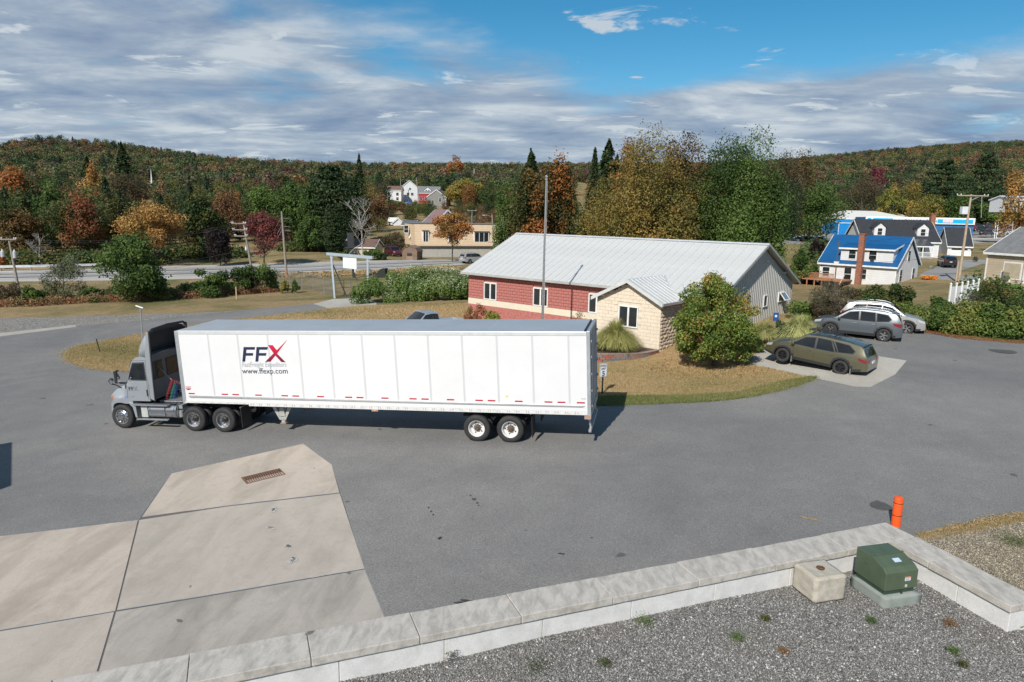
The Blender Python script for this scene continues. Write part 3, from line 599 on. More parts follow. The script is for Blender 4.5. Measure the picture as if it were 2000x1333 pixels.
def make_car(name, P, body, loc=(0, 0, 0), rz=0, mat=None, label='', cat='car', group=None, dark=False):
    WB, H, hwid, belt, r = P['wb'], P['h'], P['w']/2, P['belt'], P['r']
    top = lin(P['top']); x0, x1 = P['top'][0][0], P['top'][-1][0]; ra = r+.055; sill = P.get('sill', .24)
    def zlow(x):
        z = sill+ (.12*max(0, (abs(x)-WB/2-.5)/.5) if abs(x) > WB/2+.5 else 0)
        for xw in (WB/2, -WB/2):
            if abs(x-xw) < ra: z = max(z, r+sqrt(max(0, ra*ra-(x-xw)**2)))
        return z
    def hw(x, z):
        e0 = max(0, (x-(x1-.75))/.75); e1 = max(0, ((x0+.6)-x)/.6); w = hwid*(1-.17*e0**2.2-.10*e1**2.2)
        if z <= belt: t = (z-sill)/(belt-sill); return w*(.955+.045*sin(pi*min(1, max(0, t*.85+.1)))) 
        return w*(.965-P.get('tum', .26)*((z-belt)/(H-belt))**1.15)
    xs = sorted(set(list(np.round(np.linspace(x0, x1, 40), 3))+[xw+ra*k for xw in (WB/2, -WB/2) for k in (-1.001, -.999, -.95, -.85, -.7, -.45, 0, .45, .7, .85, .95, .999, 1.001)]+[p[0] for p in P['top']]))
    xs = [x for x in xs if x0 <= x <= x1]
    clad = P.get('clad', 0.)
    def matf(x, y, z):
        if abs(y) < hwid*.62 and z < belt*.8 and abs(x) < x1-.1 and abs(x) < -x0-.1: return 1
        if clad and z < belt-.1:
            if z < sill+clad: return 1
            for xw in (WB/2, -WB/2):
                if hypot(x-xw, z-r) < ra+.085: return 1
        elif z < sill+.07 or any(abs(x-xw) < ra*.98 and z < r+ra*.6 for xw in (WB/2, -WB/2)): return 1 if z < sill+.07 or abs(y) < hwid*.7 else 0
        return 0
    t = empty(name, loc, rz, mat, label=label, cat=cat, group=group)
    bedf = None
    if 'bed' in P: bedf = lambda x: P['bed'][2] if P['bed'][0] < x < P['bed'][1] else None
    mb = loft(xs, zlow, top, hw, belt, matf=matf, bedf=bedf)
    bo_ = mb.build('body', [body, mt_plast], t, smooth=34)
    for w_ in P['side']:
        for s in (1, -1): sidepatch(w_, hw, .014, (s,)).build('side_window', mt_glass, t, smooth=30)
    allx = [q for w_ in P['side'] for q in w_]; lo_ = min(q[1] for q in allx)
    for w_ in P['side']:
        cx_ = sum(q[0] for q in w_)/len(w_); cz_ = sum(q[1] for q in w_)/len(w_)
        for s in (1, -1): sidepatch([(cx_+(q[0]-cx_)*1.0+(.045 if q[0] > cx_ else -.045), q[1]+(.025 if q[1] > cz_ else -.02)) for q in w_], hw, .008, (s,)).build('window_surround', mt_plast, t)
    toppatch(np.linspace(*P['ws'], 8), top, hw, .86).build('windscreen', mt_glass, t, smooth=True)
    toppatch(np.linspace(*P['rs'], 6), top, hw, .80).build('rear_window', mt_glass, t, smooth=True)
    for s in (1, -1):
        for q in P['tail']: sidepatch(q, hw, .008, (s,)).build('tail_light', mt_tail, t)
        mb = MB(); xx = x0-.008; mb.box(xx, xx+.05, hwid*.52 if s > 0 else -hwid*.78, hwid*.78 if s > 0 else -hwid*.52, P['tz'][0], P['tz'][1]); mb.build('tail_light', mt_tail, t, bevel=.01)
        sidepatch(P['headl'], hw, .008, (s,)).build('headlight', mt_head, t)
        mb = MB(); mx = P['mir']; my = s*(hw(mx, belt)+.10); mb.box(mx-.07, mx+.06, my-.11, my+.11, belt+.02, belt+.16); mb.build('mirror', body if not dark else mt_plast, t, bevel=.03)
        for dx in P.get('handles', ()): 
            mb = MB(); yy = s*(hw(dx, belt-.12)+.018); mb.box(dx-.09, dx+.09, yy-.012, yy+.012, belt-.145, belt-.115); mb.build('door_handle', body, t, bevel=.008)
        for xw in (WB/2, -WB/2): carwheel(r, .23, P.get('rim', 'alu'), t, xw, s*(hwid-.125), s)
        if P.get('rails'):
            mb = MB(); a, b = P['rails']; pts = [(x, s*hw(x, top(x)-.05)*.90, top(x)-.01+(.0 if i in (0, 8) else .035)) for i, x in enumerate(np.linspace(a, b, 9))]; mb.tube(pts, .014, 6); mb.build('roof_rail', P.get('railm', mt_alu), t, smooth=True)
        if P.get('seams'):
            mb = MB()
            for xq in P['seams']: 
                zz = np.linspace(sill+.12, belt-.01, 6); 
                for a, b in zip(zz[:-1], zz[1:]): mb.bar((xq, s*(hw(xq, a)+.0005), a), (xq, s*(hw(xq, b)+.0005), b), .008, .006)
            mb.build('door_seam', mt_plast, t)
    mb = MB(); mb.box(x0-.018, x0+.03, -.17, .17, P['pz'], P['pz']+.12); mb.build('number_plate', mt_plate, t)
    mb = MB(); mb.box(x1-.09, x1+.006, -hwid*.55, hwid*.55, .42, .66); mb.build('grille', mt_plast, t, bevel=.01)
    if P.get('spoiler'):
        a = P['spoiler']; mb = MB(); mb.box(a-.05, a+.06, -hwid*.58, hwid*.58, top(a+.06)-.02, top(a+.06)+.012); mb.build('spoiler', P.get('spm', body), t, bevel=.01)
    return t
WAG = dict(wb=2.745, h=1.64, w=1.86, belt=1.0, r=.355, clad=.16, rim='dark', sill=.27, tum=.27,
  top=[(-2.53, .50), (-2.52, .92), (-2.44, 1.0), (-2.18, 1.44), (-2.05, 1.53), (-1.5, 1.60), (-.4, 1.64), (.25, 1.60), (.5, 1.53), (1.18, 1.08), (1.3, 1.04), (1.9, .96), (2.18, .86), (2.30, .70), (2.33, .45)],
  side=[[(.98, 1.05), (.42, 1.43), (-.02, 1.50), (-.06, 1.03)], [(-.16, 1.03), (-.13, 1.505), (-.72, 1.50), (-.98, 1.04)], [(-1.04, 1.06), (-.80, 1.50), (-.84, 1.50), (-1.12, 1.06)], [(-1.18, 1.07), (-.92, 1.49), (-1.55, 1.45), (-1.86, 1.25), (-1.78, 1.13)]],
  ws=(.48, 1.14), rs=(-2.40, -2.20), tail=[[(-2.46, .93), (-2.05, .99), (-2.12, .86), (-2.44, .78)]], tz=(.80, .93), headl=[(2.22, .80), (1.92, .88), (1.98, .74), (2.26, .68)], mir=.92, handles=(.12, -.88), rails=(-1.75, .3), railm=mt_plast, pz=.72, seams=(.88, -.1, -1.05), spoiler=-2.17, spm=mt_plast)
SUV = dict(wb=2.706, h=1.68, w=1.84, belt=1.03, r=.36, clad=.10, rim='alu', sill=.25, tum=.25,
  top=[(-2.25, .5), (-2.24, 1.0), (-2.16, 1.10), (-1.93, 1.47), (-1.80, 1.58), (-1.2, 1.66), (-.3, 1.68), (.3, 1.63), (.55, 1.54), (1.2, 1.10), (1.32, 1.07), (1.9, .98), (2.15, .86), (2.26, .70), (2.28, .45)],
  side=[[(1.0, 1.08), (.45, 1.45), (0.02, 1.53), (-.02, 1.06)], [(-.12, 1.06), (-.10, 1.54), (-.80, 1.53), (-.86, 1.07)], [(-.95, 1.08), (-.90, 1.52), (-1.42, 1.46), (-1.62, 1.26), (-1.5, 1.14)]],
  ws=(.52, 1.16), rs=(-2.13, -1.92), tail=[[(-2.17, 1.04), (-1.72, 1.08), (-1.80, .94), (-2.15, .84)]], tz=(.86, 1.03), headl=[(2.2, .84), (1.85, .92), (1.92, .78), (2.24, .70)], mir=.95, handles=(.15, -.78), rails=(-1.6, .35), pz=.78, seams=(.92, -.07, -.93), spoiler=-1.92)
BIG = dict(SUV, wb=3.07, h=1.88, w=2.02, belt=1.16, r=.39, sill=.3, tum=.2, clad=0,
  top=[(-2.66, .55), (-2.65, 1.1), (-2.6, 1.2), (-2.42, 1.66), (-2.3, 1.8), (-1.0, 1.88), (.1, 1.87), (.4, 1.78), (1.0, 1.26), (1.15, 1.22), (2.2, 1.14), (2.5, 1.02), (2.6, .8), (2.62, .5)],
  side=[[(.82, 1.22), (.35, 1.62), (-.2, 1.72), (-.22, 1.2)], [(-.32, 1.2), (-.3, 1.72), (-1.2, 1.72), (-1.25, 1.2)], [(-1.38, 1.2), (-1.32, 1.72), (-2.15, 1.68), (-2.3, 1.24)]], ws=(.38, .98), rs=(-2.58, -2.44), tail=[[(-2.6, 1.2), (-2.45, 1.2), (-2.45, .92), (-2.62, .92)]], tz=(.95, 1.2), headl=[(2.55, 1.0), (2.2, 1.06), (2.25, .9), (2.58, .86)], mir=.8, handles=(0, -1.1), rails=(-2.0, .1), spoiler=-2.4, seams=(.8, -.27, -1.3))
PKP = dict(wb=3.1, h=1.72, w=1.85, belt=1.08, r=.36, sill=.34, tum=.2, rim='alu', bed=(-2.45, -.62, .78),
  top=[(-2.6, .5), (-2.59, 1.06), (-2.46, 1.07), (-2.44, 1.07), (-.64, 1.08), (-.62, 1.10), (-.6, 1.12), (-.5, 1.62), (-.35, 1.70), (.3, 1.72), (.45, 1.68), (1.12, 1.14), (1.25, 1.10), (2.1, 1.0), (2.35, .9), (2.45, .7), (2.47, .5)],
  side=[[(.98, 1.13), (.5, 1.55), (.06, 1.61), (.03, 1.11)], [(-.04, 1.11), (-.02, 1.61), (-.33, 1.58), (-.40, 1.12)]], ws=(.47, 1.08), rs=(-.585, -.51), tail=[[(-2.56, 1.0), (-2.45, 1.0), (-2.45, .75), (-2.57, .75)]], tz=(.75, 1.0), headl=[(2.4, .88), (2.1, .92), (2.15, .78), (2.42, .74)], mir=.9, handles=(.15,), pz=.5, seams=(.9, -.02))
SED = dict(SUV, h=1.46, belt=.92, wb=2.7, r=.33, clad=0, rails=None, spoiler=None,
  top=[(-2.3, .5), (-2.28, .9), (-2.1, 1.0), (-1.75, 1.03), (-1.2, 1.38), (-.6, 1.45), (.1, 1.44), (.4, 1.36), (1.05, 1.0), (1.2, .97), (1.9, .86), (2.2, .7), (2.25, .45)],
  side=[[(.85, .97), (.3, 1.28), (-.08, 1.34), (-.1, .95)], [(-.2, .95), (-.18, 1.34), (-.75, 1.32), (-1.2, 1.05), (-1.1, .96)]], ws=(.38, 1.0), rs=(-1.7, -1.22), tail=[[(-2.2, .95), (-1.95, .97), (-1.98, .82), (-2.22, .78)]], tz=(.78, .93), headl=[(2.15, .74), (1.85, .82), (1.9, .68), (2.18, .62)], mir=.8, handles=(.05, -.85), seams=(.8, -.15, -1.0))
def carmat(rear, front):
    c = (Vector(rear)+Vector(front))/2; return frame(c, Vector(front)-Vector(rear))
def place2(rpx, fpx, rD, fD, wb, hw_, side=1):      # near-side wheel contacts -> car matrix (left side = +y); near side given
    r_ = Vector(at(*rpx, rD)); f_ = Vector(at(*fpx, fD)); x = (f_-r_).normalized(); up = Vector((0, 0, 1)); y = up.cross(x).normalized()
    c = (r_+f_)/2 - y*(hw_-.12)*side; return frame(c, x), c, x, y
mO, cO, xO, yO = place2((1637, 732), (1528.5, 707), 32.4, 34.15, 2.745, .93)
ob = make_car('wagon_car', WAG, paint('olive_paint', (.105, .10, .06)), mat=mO, label='olive green estate car with black roof rack parked on the concrete pad')
topW = lin(WAG['top']); mb = MB()
for i in range(11): mb.bar((-.95+i*.13, -.50, 1.80), (-.95+i*.13, .50, 1.80), .025)
for y_ in (-.5, -.17, .17, .5): mb.bar((-1.0, y_, 1.80), (.40, y_, 1.80), .03)
for y_ in (-.5, .5):
    mb.bar((-1.0, y_, 1.87), (.40, y_, 1.87), .022)
    for x_ in (-1.0, -.3, .4): mb.bar((x_, y_, 1.70), (x_, y_, 1.87), .025)
for x_ in (-.8, .2): mb.bar((x_, -.62, 1.71), (x_, .62, 1.71), .035)
mb.build('roof_rack', mt_plast, ob)
for s in (1, -1):
    for xw in (1.3725, -1.3725): mb = MB(); mb.box(xw-.47, xw-.455, s*.93-(.2 if s > 0 else -.0)+0, s*.93+(.0 if s > 0 else .2), .13, .42); mb.build('mud_flap', M_('flap_grey', (.35, .36, .37), .5), ob)
mR, cR, xR, yR = place2((1722, 667.5), (1622, 656), 38.2, 39.5, 2.706, .92)
make_car('suv_car', SUV, paint('grey_paint', (.10, .115, .13)), mat=mR, label='mid grey SUV parked side on behind the olive estate car', cat='car')
x2 = -xR; c2 = cR - yR*2.95 - xR*1.05+Vector((0, 0, .12)); 
make_car('suv_car', SUV, paint('silver_paint', (.36, .355, .345)), mat=frame(c2, x2), label='silver SUV facing right, half hidden behind the grey SUV by the hedge', cat='car')
# pickup behind the trailer
pk = Vector(at(862, 640, 43.5)); pk.z = tz(pk.x, pk.y); pkm = frame(Vector((-5.55, 45.0, tz(-5.5, 45.0)+.03)), Vector((-.79, -.61, 0)))
make_car('pickup_truck', PKP, paint('pale_grey_paint', (.34, .37, .41)), mat=pkm, label='pale grey pickup with an open bed parked behind the long trailer', cat='pickup')
# ------------------------------------------------------------------ trailer
TX = np.array([cos(-.20407)*cos(.05091), sin(-.20407)*cos(.05091), sin(.05091)]); TY = np.array([-sin(-.20407), cos(-.20407), 0]); TZv = np.cross(TX, TY)
TY2 = TY*cos(.02332)+TZv*sin(.02332); TZ2 = np.cross(TX, TY2); TO = np.array([-12.92495, 26.94966, -8.85129+CAMZ])
TM = Matrix([[TX[i], TY2[i], TZ2[i], TO[i]] for i in range(3)]+[[0, 0, 0, 1]])
def ht(px, py, y=0.):
    d = ray(px, py); t = TY2 @ (TO-CAM)+y; t = t/(TY2 @ d); P = d*t-(TO-CAM); return float(P @ TX), float(P @ TZ2)
tl = empty('semi_trailer', mat=TM, label='very long white box trailer with red and navy lettering on its side', cat='trailer')
mt_tw = M_('trailer_white', (.70, .705, .71), .38, var=.02, scale=.5, dirt=.05); mt_tr = M_('rail_alu', (.50, .52, .54), .45, .55, var=.1, scale=3, dirt=.25); mt_troof = M_('trailer_roof', (.40, .43, .46), .42, .25, var=.07, scale=.7, dirt=.05)
mt_tw2 = M_('trailer_white_worn', (.66, .655, .64), .5, var=.1, scale=5, dirt=.35); mt_dk = M_('underbody', (.018, .018, .019), .85); mt_steel = M_('galvanised', (.40, .41, .42), .5, .6, var=.15, scale=4, dirt=.2)
LT = 16.15
mb = MB(); mb.box(.03, LT-.12, .03, 2.57, 1.2, 4.07); mb.build('inner_wall', mt_tw, tl)
seams = [.16]+[1.45+1.269*i for i in range(12)]+[16.03]
for a, b in zip(seams[:-1], seams[1:]):
    mb = MB(); mb.box(a+.0015, b-.0015, .004, .028, 1.40, 3.955); mb.build('side_panel', mt_tw, tl)
    mb = MB(); mb.box(a+.0015, b-.0015, 2.572, 2.596, 1.40, 3.955); mb.build('side_panel', mt_tw, tl)
mb = MB()
for a in seams[1:-1]: mb.box(a-.035, a+.035, .0005, .0038, 1.42, 3.95)
mb.build('seam_strip', M_('seam_white', (.55, .56, .57), .4, var=.02), tl)
mb = MB(); mb.box(.16, 16.03, -.008, .03, 3.958, 4.10).box(.16, 16.03, 2.57, 2.608, 3.958, 4.10); mb.build('top_rail', M_('rail_pale', (.66, .68, .69), .4, .25, var=.06, scale=2, dirt=.12), tl, bevel=.012)
mb = MB(); mb.box(.16, 16.03, -.004, .03, 1.265, 1.395).box(.16, 16.03, 2.57, 2.604, 1.265, 1.395); mb.build('side_skirt', mt_tw, tl)
mb = MB(); mb.box(2.9, 16.03, -.006, .05, 1.135, 1.262).box(.1, 2.9, -.006, .05, 1.20, 1.262).box(.1, 16.03, 2.55, 2.606, 1.135, 1.262); mb.build('bottom_rail', mt_tw2, tl)
mb = MB()
for i in range(44):
    x = .6+i*.35
    for dx in (-.04, .04, ): mb.box(x+dx-.008, x+dx+.008, -.010, -.0062, 1.165 if x > 2.9 else 1.21, 1.245)
mb.build('rivet', mt_steel, tl)
mb = MB(); mb.prism([(.28, 1.475), (.36, 1.43), (15.85, 1.43), (15.95, 1.465), (15.85, 1.50), (.36, 1.515)], -.035, 'y', .004); mb.build('rub_rail', M_('rub_pale', (.52, .535, .54), .4, .4, var=.12, scale=3, dirt=.15), tl, bevel=.012)
mb = MB(); mb.box(0, .157, -.004, .16, 1.16, 4.085).box(0, .157, 2.44, 2.604, 1.16, 4.085).box(0, .12, .16, 2.44, 3.98, 4.085).box(0, .12, .16, 2.44, 1.16, 1.32); mb.build('front_frame', mt_tr, tl, bevel=.01)
mb = MB(); mb.box(.02, .04, .16, 2.44, 1.32, 3.98); mb.build('front_wall', mt_tw, tl)
mb = MB()
for i in range(13): mb.box(.1+i*1.22, .1+i*1.22+1.217, .02, 2.58, 4.085, 4.106)
mb.build('roof', mt_troof, tl)
mb = MB(); mb.box(16.032, 16.15, -.006, .15, 1.0, 4.115).box(16.032, 16.15, 2.45, 2.606, 1.0, 4.115).box(16.032, 16.15, .15, 2.45, 3.96, 4.115).box(16.032, 16.15, .15, 2.45, 1.02, 1.20); mb.build('rear_frame', mt_tr, tl, bevel=.008)
mb = MB(); mb.box(15.93, 16.0, .1, 2.5, 4.108, 4.112); mb.build('roof_gap', mt_dk, tl)
for s, (ya, yb) in enumerate(((.155, 1.297), (1.303, 2.445))):
    mb = MB(); mb.box(16.06, 16.11, ya, yb, 1.205, 3.955); d_ = mb.build('rear_door', M_('door_white', (.55, .56, .57), .45, dirt=.2), tl)
    mb = MB()
    for yy in ((ya+.28, yb-.22)): mb.tube([(16.15, yy, 1.1), (16.15, yy, 4.0)], .018, 6)
    mb.build('lock_rod', mt_steel, d_)
    mb = MB(); ye = ya if s == 0 else yb
    for z in (1.45, 2.0, 2.6, 3.2, 3.75): mb.box(16.10, 16.20, ye-.06, ye+.10 if s == 0 else ye+.06, z-.04, z+.04)
    mb.build('hinge', mt_steel, d_)
mb = MB()
for y_ in (.28, 2.32): mb.bar((16.05, y_, 1.0), (16.12, y_, .52), .07)
mb.bar((16.1, .02, .55), (16.1, 2.58, .55), .10); mb.build('rear_guard', mt_steel, tl, bevel=.01)
mb = MB(); mb.box(15.92, 16.15, -.0065, .12, .985, 1.12); mb.build('corner_plate', M_('rusty_plate', (.36, .25, .2), .7, var=.3, scale=9), tl)
# lights and reflectors
mt_rr = M_('reflector_red', (.45, .012, .03), .35); mt_rd = M_('reflector_dark', (.12, .02, .03), .4)
for a in (375.5, 440, 461, 505.5, 556.5, 578, 626.3, 681, 703.2, 751.8, 806.5, 830, 879.8, 935.7, 959.8, 1013, 1071, 1096.4, 1134.3):
    x = ht(a, 778)[0]; mb = MB(); mb.box(x-.14, x+.14, .0, .0038, 1.555, 1.605); o = mb.build('reflector', mt_rr, tl)
for px_ in (790, 735, 1120):
    x = ht(px_, 800)[0]
mb = MB(); x = ht(732, 800)[0]; mb.box(x-.13, x+.13, -.01, .03, 1.06, 1.135); mb.build('marker_light_mount', mt_steel, tl)
mb = MB(); mb.box(x-.06, x+.06, -.03, -.011, 1.065, 1.11); mb.build('marker_light', M_('amber', (.75, .22, .02), .3), tl, bevel=.01)
mb = MB(); x, z = ht(990, 774.5); mb.box(x-.045, x+.045, .001, .0038, z-.03, z+.03); mb.build('sticker', M_('sticker_yellow', (.75, .6, .12), .5), tl)
# logo
navy = M_('logo_navy', (.018, .024, .065), .45); mt_redA = None
m, t, b, o = newmat('logo_red'); co = nd(t, 'ShaderNodeTexCoord').outputs['Object']; sp = nd(t, 'ShaderNodeSeparateXYZ'); t.links.new(co, sp.inputs[0])
t.links.new(ramp(t, mth(t, 'MULTIPLY', mth(t, 'SUBTRACT', sp.outputs[2], 2.9), 1.25), [(0, (.10, .012, .04)), (.35, (.36, .01, .04)), (.75, (.62, .008, .05)), (1, (.3, .01, .06))]), b.inputs['Base Color']); b.inputs['Roughness'].default_value = .4
mt_redA = m
def ply(px): return [ht(*p, 0) for p in px]
def k4(x, y): return (180+x/4, 590+y/4)
def flat(name, polys, m, y0=-.0008):
    mb = MB()
    for i, p in enumerate(polys): mb.prism([(q[0], q[1]) for q in ply([k4(*a) for a in p])], -.0012, 'y', y0-.0003*i)
    return mb.build(name, m, tl)
flat('logo_letter', [[(1183, 353), (1272, 353), (1270, 374), (1205, 374), (1203, 400), (1258, 400), (1256, 421), (1200, 421), (1196, 467), (1173, 467)]], navy)
flat('logo_letter', [[(1284, 353), (1374, 353), (1368, 374), (1306, 374), (1304, 400), (1362, 400), (1358, 421), (1302, 421), (1298, 467), (1275, 467)]], navy)
flat('logo_cross', [[(1372, 338), (1410, 338), (1448, 385), (1440, 400), (1512, 472), (1478, 470), (1424, 412)], [(1352, 468), (1524, 296), (1446, 402), (1392, 468)]], mt_redA)
gt = lambda px, py: ht(*k4(px, py))
A_ = gt(1172, 508); B_ = gt(1520, 508); tgrey = M_('logo_grey', (.33, .34, .38), .5)
def ttext(body, a, b, m, hgt, bold=0., shear=0., parent=tl, y=-.002):
    o = text(body, 1, m, parent, Matrix(), .0004, bold=bold, shear=shear); w_ = max(v.co.x for v in o.data.vertices); h_ = max(v.co.y for v in o.data.vertices)
    L_ = hypot(b[0]-a[0], b[1]-a[1]); o.data.transform(Matrix.Diagonal((L_/w_, hgt/h_, 1, 1))); ang = atan2(b[1]-a[1], b[0]-a[0])
    o.matrix_local = Matrix.Translation((a[0], y, a[1])) @ Matrix.Rotation(-ang, 4, 'Y') @ Matrix.Rotation(pi/2, 4, 'X'); return o
ttext('FastFreight Expeditors', A_, B_, tgrey, .19, 0, .15)
A_ = gt(1174, 560); B_ = gt(1530, 560); ttext('www.ffexp.com', A_, B_, navy, .21, .006)
A_ = gt(728, 670); B_ = gt(772, 670); ttext('WABASH', A_, B_, mt_rr, .05)
flat('maker_mark', [[(730, 676), (774, 676), (768, 684), (752, 689), (736, 684)]], mt_rr)
A_ = gt(0, 0)
A_ = ht(1135, 779); ttext('5345', (A_[0], A_[1]-.03), (A_[0]+.16, A_[1]-.03), tgrey, .05)
# truck wheels
def bigwheel(parent, x, y, r, style, flip=False):
    key = ('big', style)
    if key not in _wc:
        w = .28; mb = MB()
        prof = [(w-.03, .30), (w-.005, .34), (w, .41), (w-.02, .475), (w-.05, .497), (.15, .50), (.05, .497), (.02, .475), (0, .41), (.005, .34), (.03, .30)]
        mb.lathe([(-(o_-w) if False else (w-o_), r_) for o_, r_ in prof], 'y', 44); ty = mb.mesh('tyre', mt_tyre, 45)
        mr_ = M_('rim_white', (.70, .69, .67), .4, 0, var=.05, scale=4, dirt=.35) if style == 'trailer' else mt_alu; hub = M_('hub_rust', (.13, .095, .075), .75, .3, var=.4, scale=12)
        mb = MB(); mb.cur = 0
        if style == 'steer':
            mb.lathe([(.03, .30), (.012, .305), (.02, .275), (.05, .262), (.03, .235), (.0, .20), (-.01, .13)], 'y', 40); mb.lathe([(-.01, .13), (-.07, .105), (-.08, .0)], 'y', 20); mb.cur = 1
            for i in range(10): a = 2*pi*i/10; mb.lathe([(-.0145, 0), (-.014, .024), (.01, .024)], 'y', 8, (cos(a)*.235, .012, sin(a)*.235))
            for i in range(10): a = 2*pi*i/10+.3; mb.lathe([(-.035, 0), (-.035, .015), (.0, .015)], 'y', 6, (cos(a)*.165, 0, sin(a)*.165))
        else:
            mb.lathe([(.03, .30), (.012, .305), (.02, .285), (.06, .272), (.14, .262), (.165, .25), (.168, .12)], 'y', 40); mb.cur = 1
            mb.lathe([(.166, .125), (.10, .11), (.07, .07), (.02, .065), (.018, 0)], 'y', 20)
            for i in range(5 if style == 'trailer' else 10):
                a = 2*pi*i/(5 if style == 'trailer' else 10)+.4; mb.lathe([(.161, 0), (.162, .034 if style == 'trailer' else .022), (.17, .034)], 'y', 10, (cos(a)*.205, 0, sin(a)*.205))
            for i in range(10): a = 2*pi*i/10; mb.lathe([(.13, 0), (.13, .014), (.168, .014)], 'y', 6, (cos(a)*.145, 0, sin(a)*.145))
        ri = mb.mesh('rim', [mr_, hub if style == 'trailer' else mt_plast], 35); _wc[key] = (ty, ri)
    ty, ri = _wc[key]; o = link('wheel', ty, parent); o.location = (x, y, .495); o.scale = (1, 1, 1)
    o.rotation_euler = (0, random.uniform(0, 6), pi if flip else 0); link('rim', ri, o); return o
for x in (11.977, 13.222):
    bigwheel(tl, x, .04, .5, 'trailer'); bigwheel(tl, x, .70, .5, 'trailer', True); bigwheel(tl, x, 2.56, .5, 'trailer', True); bigwheel(tl, x, 1.90, .5, 'trailer')
mb = MB(); mb.box(11.3, 14.0, .75, .95, .75, 1.15).box(11.3, 14.0, 1.65, 1.85, .75, 1.15)
for x in (11.977, 13.222): mb.tube([(x, .5, .5), (x, 2.1, .5)], .07, 10)
for x in np.arange(.6, 16, .6): mb.box(x, x+.06, .06, 2.54, 1.14, 1.198)
mb.build('running_gear', mt_dk, tl)
for y_ in (.05, 1.95):
    mb = MB(); mb.box(14.02, 14.04, y_, y_+.60, .22, .98); mb.build('mud_flap', mt_plast, tl)
mb = MB(); mb.tube([(14.0, .04, 1.10), (14.0, .7, 1.02)], .02, 6); mb.build('flap_bracket', mt_steel, tl)
for y_ in (.34, 2.16):
    mb = MB(); mb.prism([(3.62, 1.12), (3.76, 1.12), (4.02, .62), (4.14, .62), (4.40, 1.12), (4.54, 1.12), (4.20, .50), (3.94, .50)], .03, 'y', y_); mb.box(4.0, 4.15, y_+.03, y_+.15, .38, 1.13); mb.prism([(3.93, .66), (4.22, .66), (4.14, 1.0), (4.0, 1.0)], .02, 'y', y_-.02); mb.build('landing_leg', M_('leg_grey', (.42, .42, .40), .6, .2, var=.2, scale=6, dirt=.35), tl)
    mb = MB(); mb.box(3.96, 4.2, y_-.02, y_+.2, .34, .38); mb.build('leg_foot', M_('foot_rust', (.30, .2, .14), .8), tl)
# ------------------------------------------------------------------ tractor
tk = empty('tractor_truck', mat=TM, label='grey day-cab tractor unit with roof fairing coupled to the white trailer', cat='truck')
mt_cab = M_('cab_grey', (.37, .40, .43), .34, .35, var=.03, scale=.8, coat=.5); mt_cdk = M_('cab_dark', (.035, .038, .042), .6, var=.15)
YC = 1.3
topT = lin([(-3.66, .62), (-3.64, 1.05), (-3.56, 1.38), (-3.35, 1.62), (-3.0, 1.80), (-2.72, 1.93), (-2.66, 2.0), (-2.26, 2.86), (-2.12, 2.97), (-1.95, 3.03), (-1.62, 3.03), (-1.60, 3.02)])
def zlT(x):
    z = .42 if x < -3.1 else 1.20
    if x < -3.5: z = .42+.1*(-3.5-x)*4
    if abs(x+3.02) < .60: z = max(z if x < -3.1 else 1.05, .5+sqrt(max(0, .36-(x+3.02)**2)))
    if -2.42 < x: z = 1.18
    return z
def hwT(x, z):
    if x < -2.72:
        e = max(0, (-3.0-x)/.65); w = 1.22*(1-.24*e**2); 
        if z > 1.30: w *= 1-.42*min(1, (z-1.30)/.42)**1.3
        t_ = max(0, (x+3.0)/.28); return w*(1-t_)+t_*(1.17 if z < 1.55 else 1.17-.22*(z-1.55)) if x > -3.0 else w
    return 1.17-(.07*max(0, z-1.9)/1.1 if z > 1.9 else 0)-(0 if x > -2.4 else .10*(z > 1.9)*(-2.4-x)/.3)
xs = sorted(set(list(np.round(np.linspace(-3.66, -1.60, 46), 3))+[-3.02+.6*k for k in (-1.001, -.999, -.9, .9, .999, 1.001)]))
cabF = empty  # parts live in a y-centred frame; shift by YC
def shift(o): o.location.y += YC; return o
def matT(x, y, z): return 1 if abs(y) < .8 and z < 1.19 else 0
shift(loft(xs, zlT, topT, hwT, 1.55, crown=.07, nb=8, ng=6, matf=matT).build('body', [mt_cab, mt_cdk], tk, smooth=32))
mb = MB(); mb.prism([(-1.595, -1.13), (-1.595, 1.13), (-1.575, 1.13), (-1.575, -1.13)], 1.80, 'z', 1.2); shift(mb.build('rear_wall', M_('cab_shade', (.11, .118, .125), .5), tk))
for ya, yb in ((-.92, -.30), (.0, .60)):
    mb = MB(); mb.box(-1.574, -1.560, ya-.05, yb+.05, 1.98, 2.72); f_ = shift(mb.build('rear_window', mt_plast, tk, bevel=.05))
    mb = MB(); mb.box(-1.566, -1.555, ya, yb, 2.03, 2.67); mb.build('pane', mt_glass, f_)
for s in (1, -1):
    shift(sidepatch([(-2.50, 2.08), (-2.22, 2.70), (-1.74, 2.72), (-1.70, 2.08)], hwT, .014, (s,)).build('side_window', mt_glass, tk))
    shift(sidepatch([(-2.55, 2.03), (-2.25, 2.76), (-1.69, 2.78), (-1.65, 2.03)], hwT, .007, (s,)).build('window_frame', mt_cdk, tk))
mb = MB()
for s in (1, -1):
    for pth in ([(-1.66, 1.26), (-1.63, 2.85)], [(-2.62, 1.30), (-2.60, 2.0), (-2.28, 2.83), (-1.63, 2.85)]):
        for a, b in zip(pth[:-1], pth[1:]):
            n_ = 6
            for k in range(n_):
                p = [(a[0]+(b[0]-a[0])*j/n_, a[1]+(b[1]-a[1])*j/n_) for j in (k, k+1)]; mb.bar(*[(q[0], s*(hwT(*q)+.0005), q[1]) for q in p], .012, .008)
shift(mb.build('door_seam', mt_cdk, tk))
shift(toppatch(np.linspace(-2.62, -2.30, 6), topT, hwT, .90, .012).build('windscreen', mt_glass, tk))
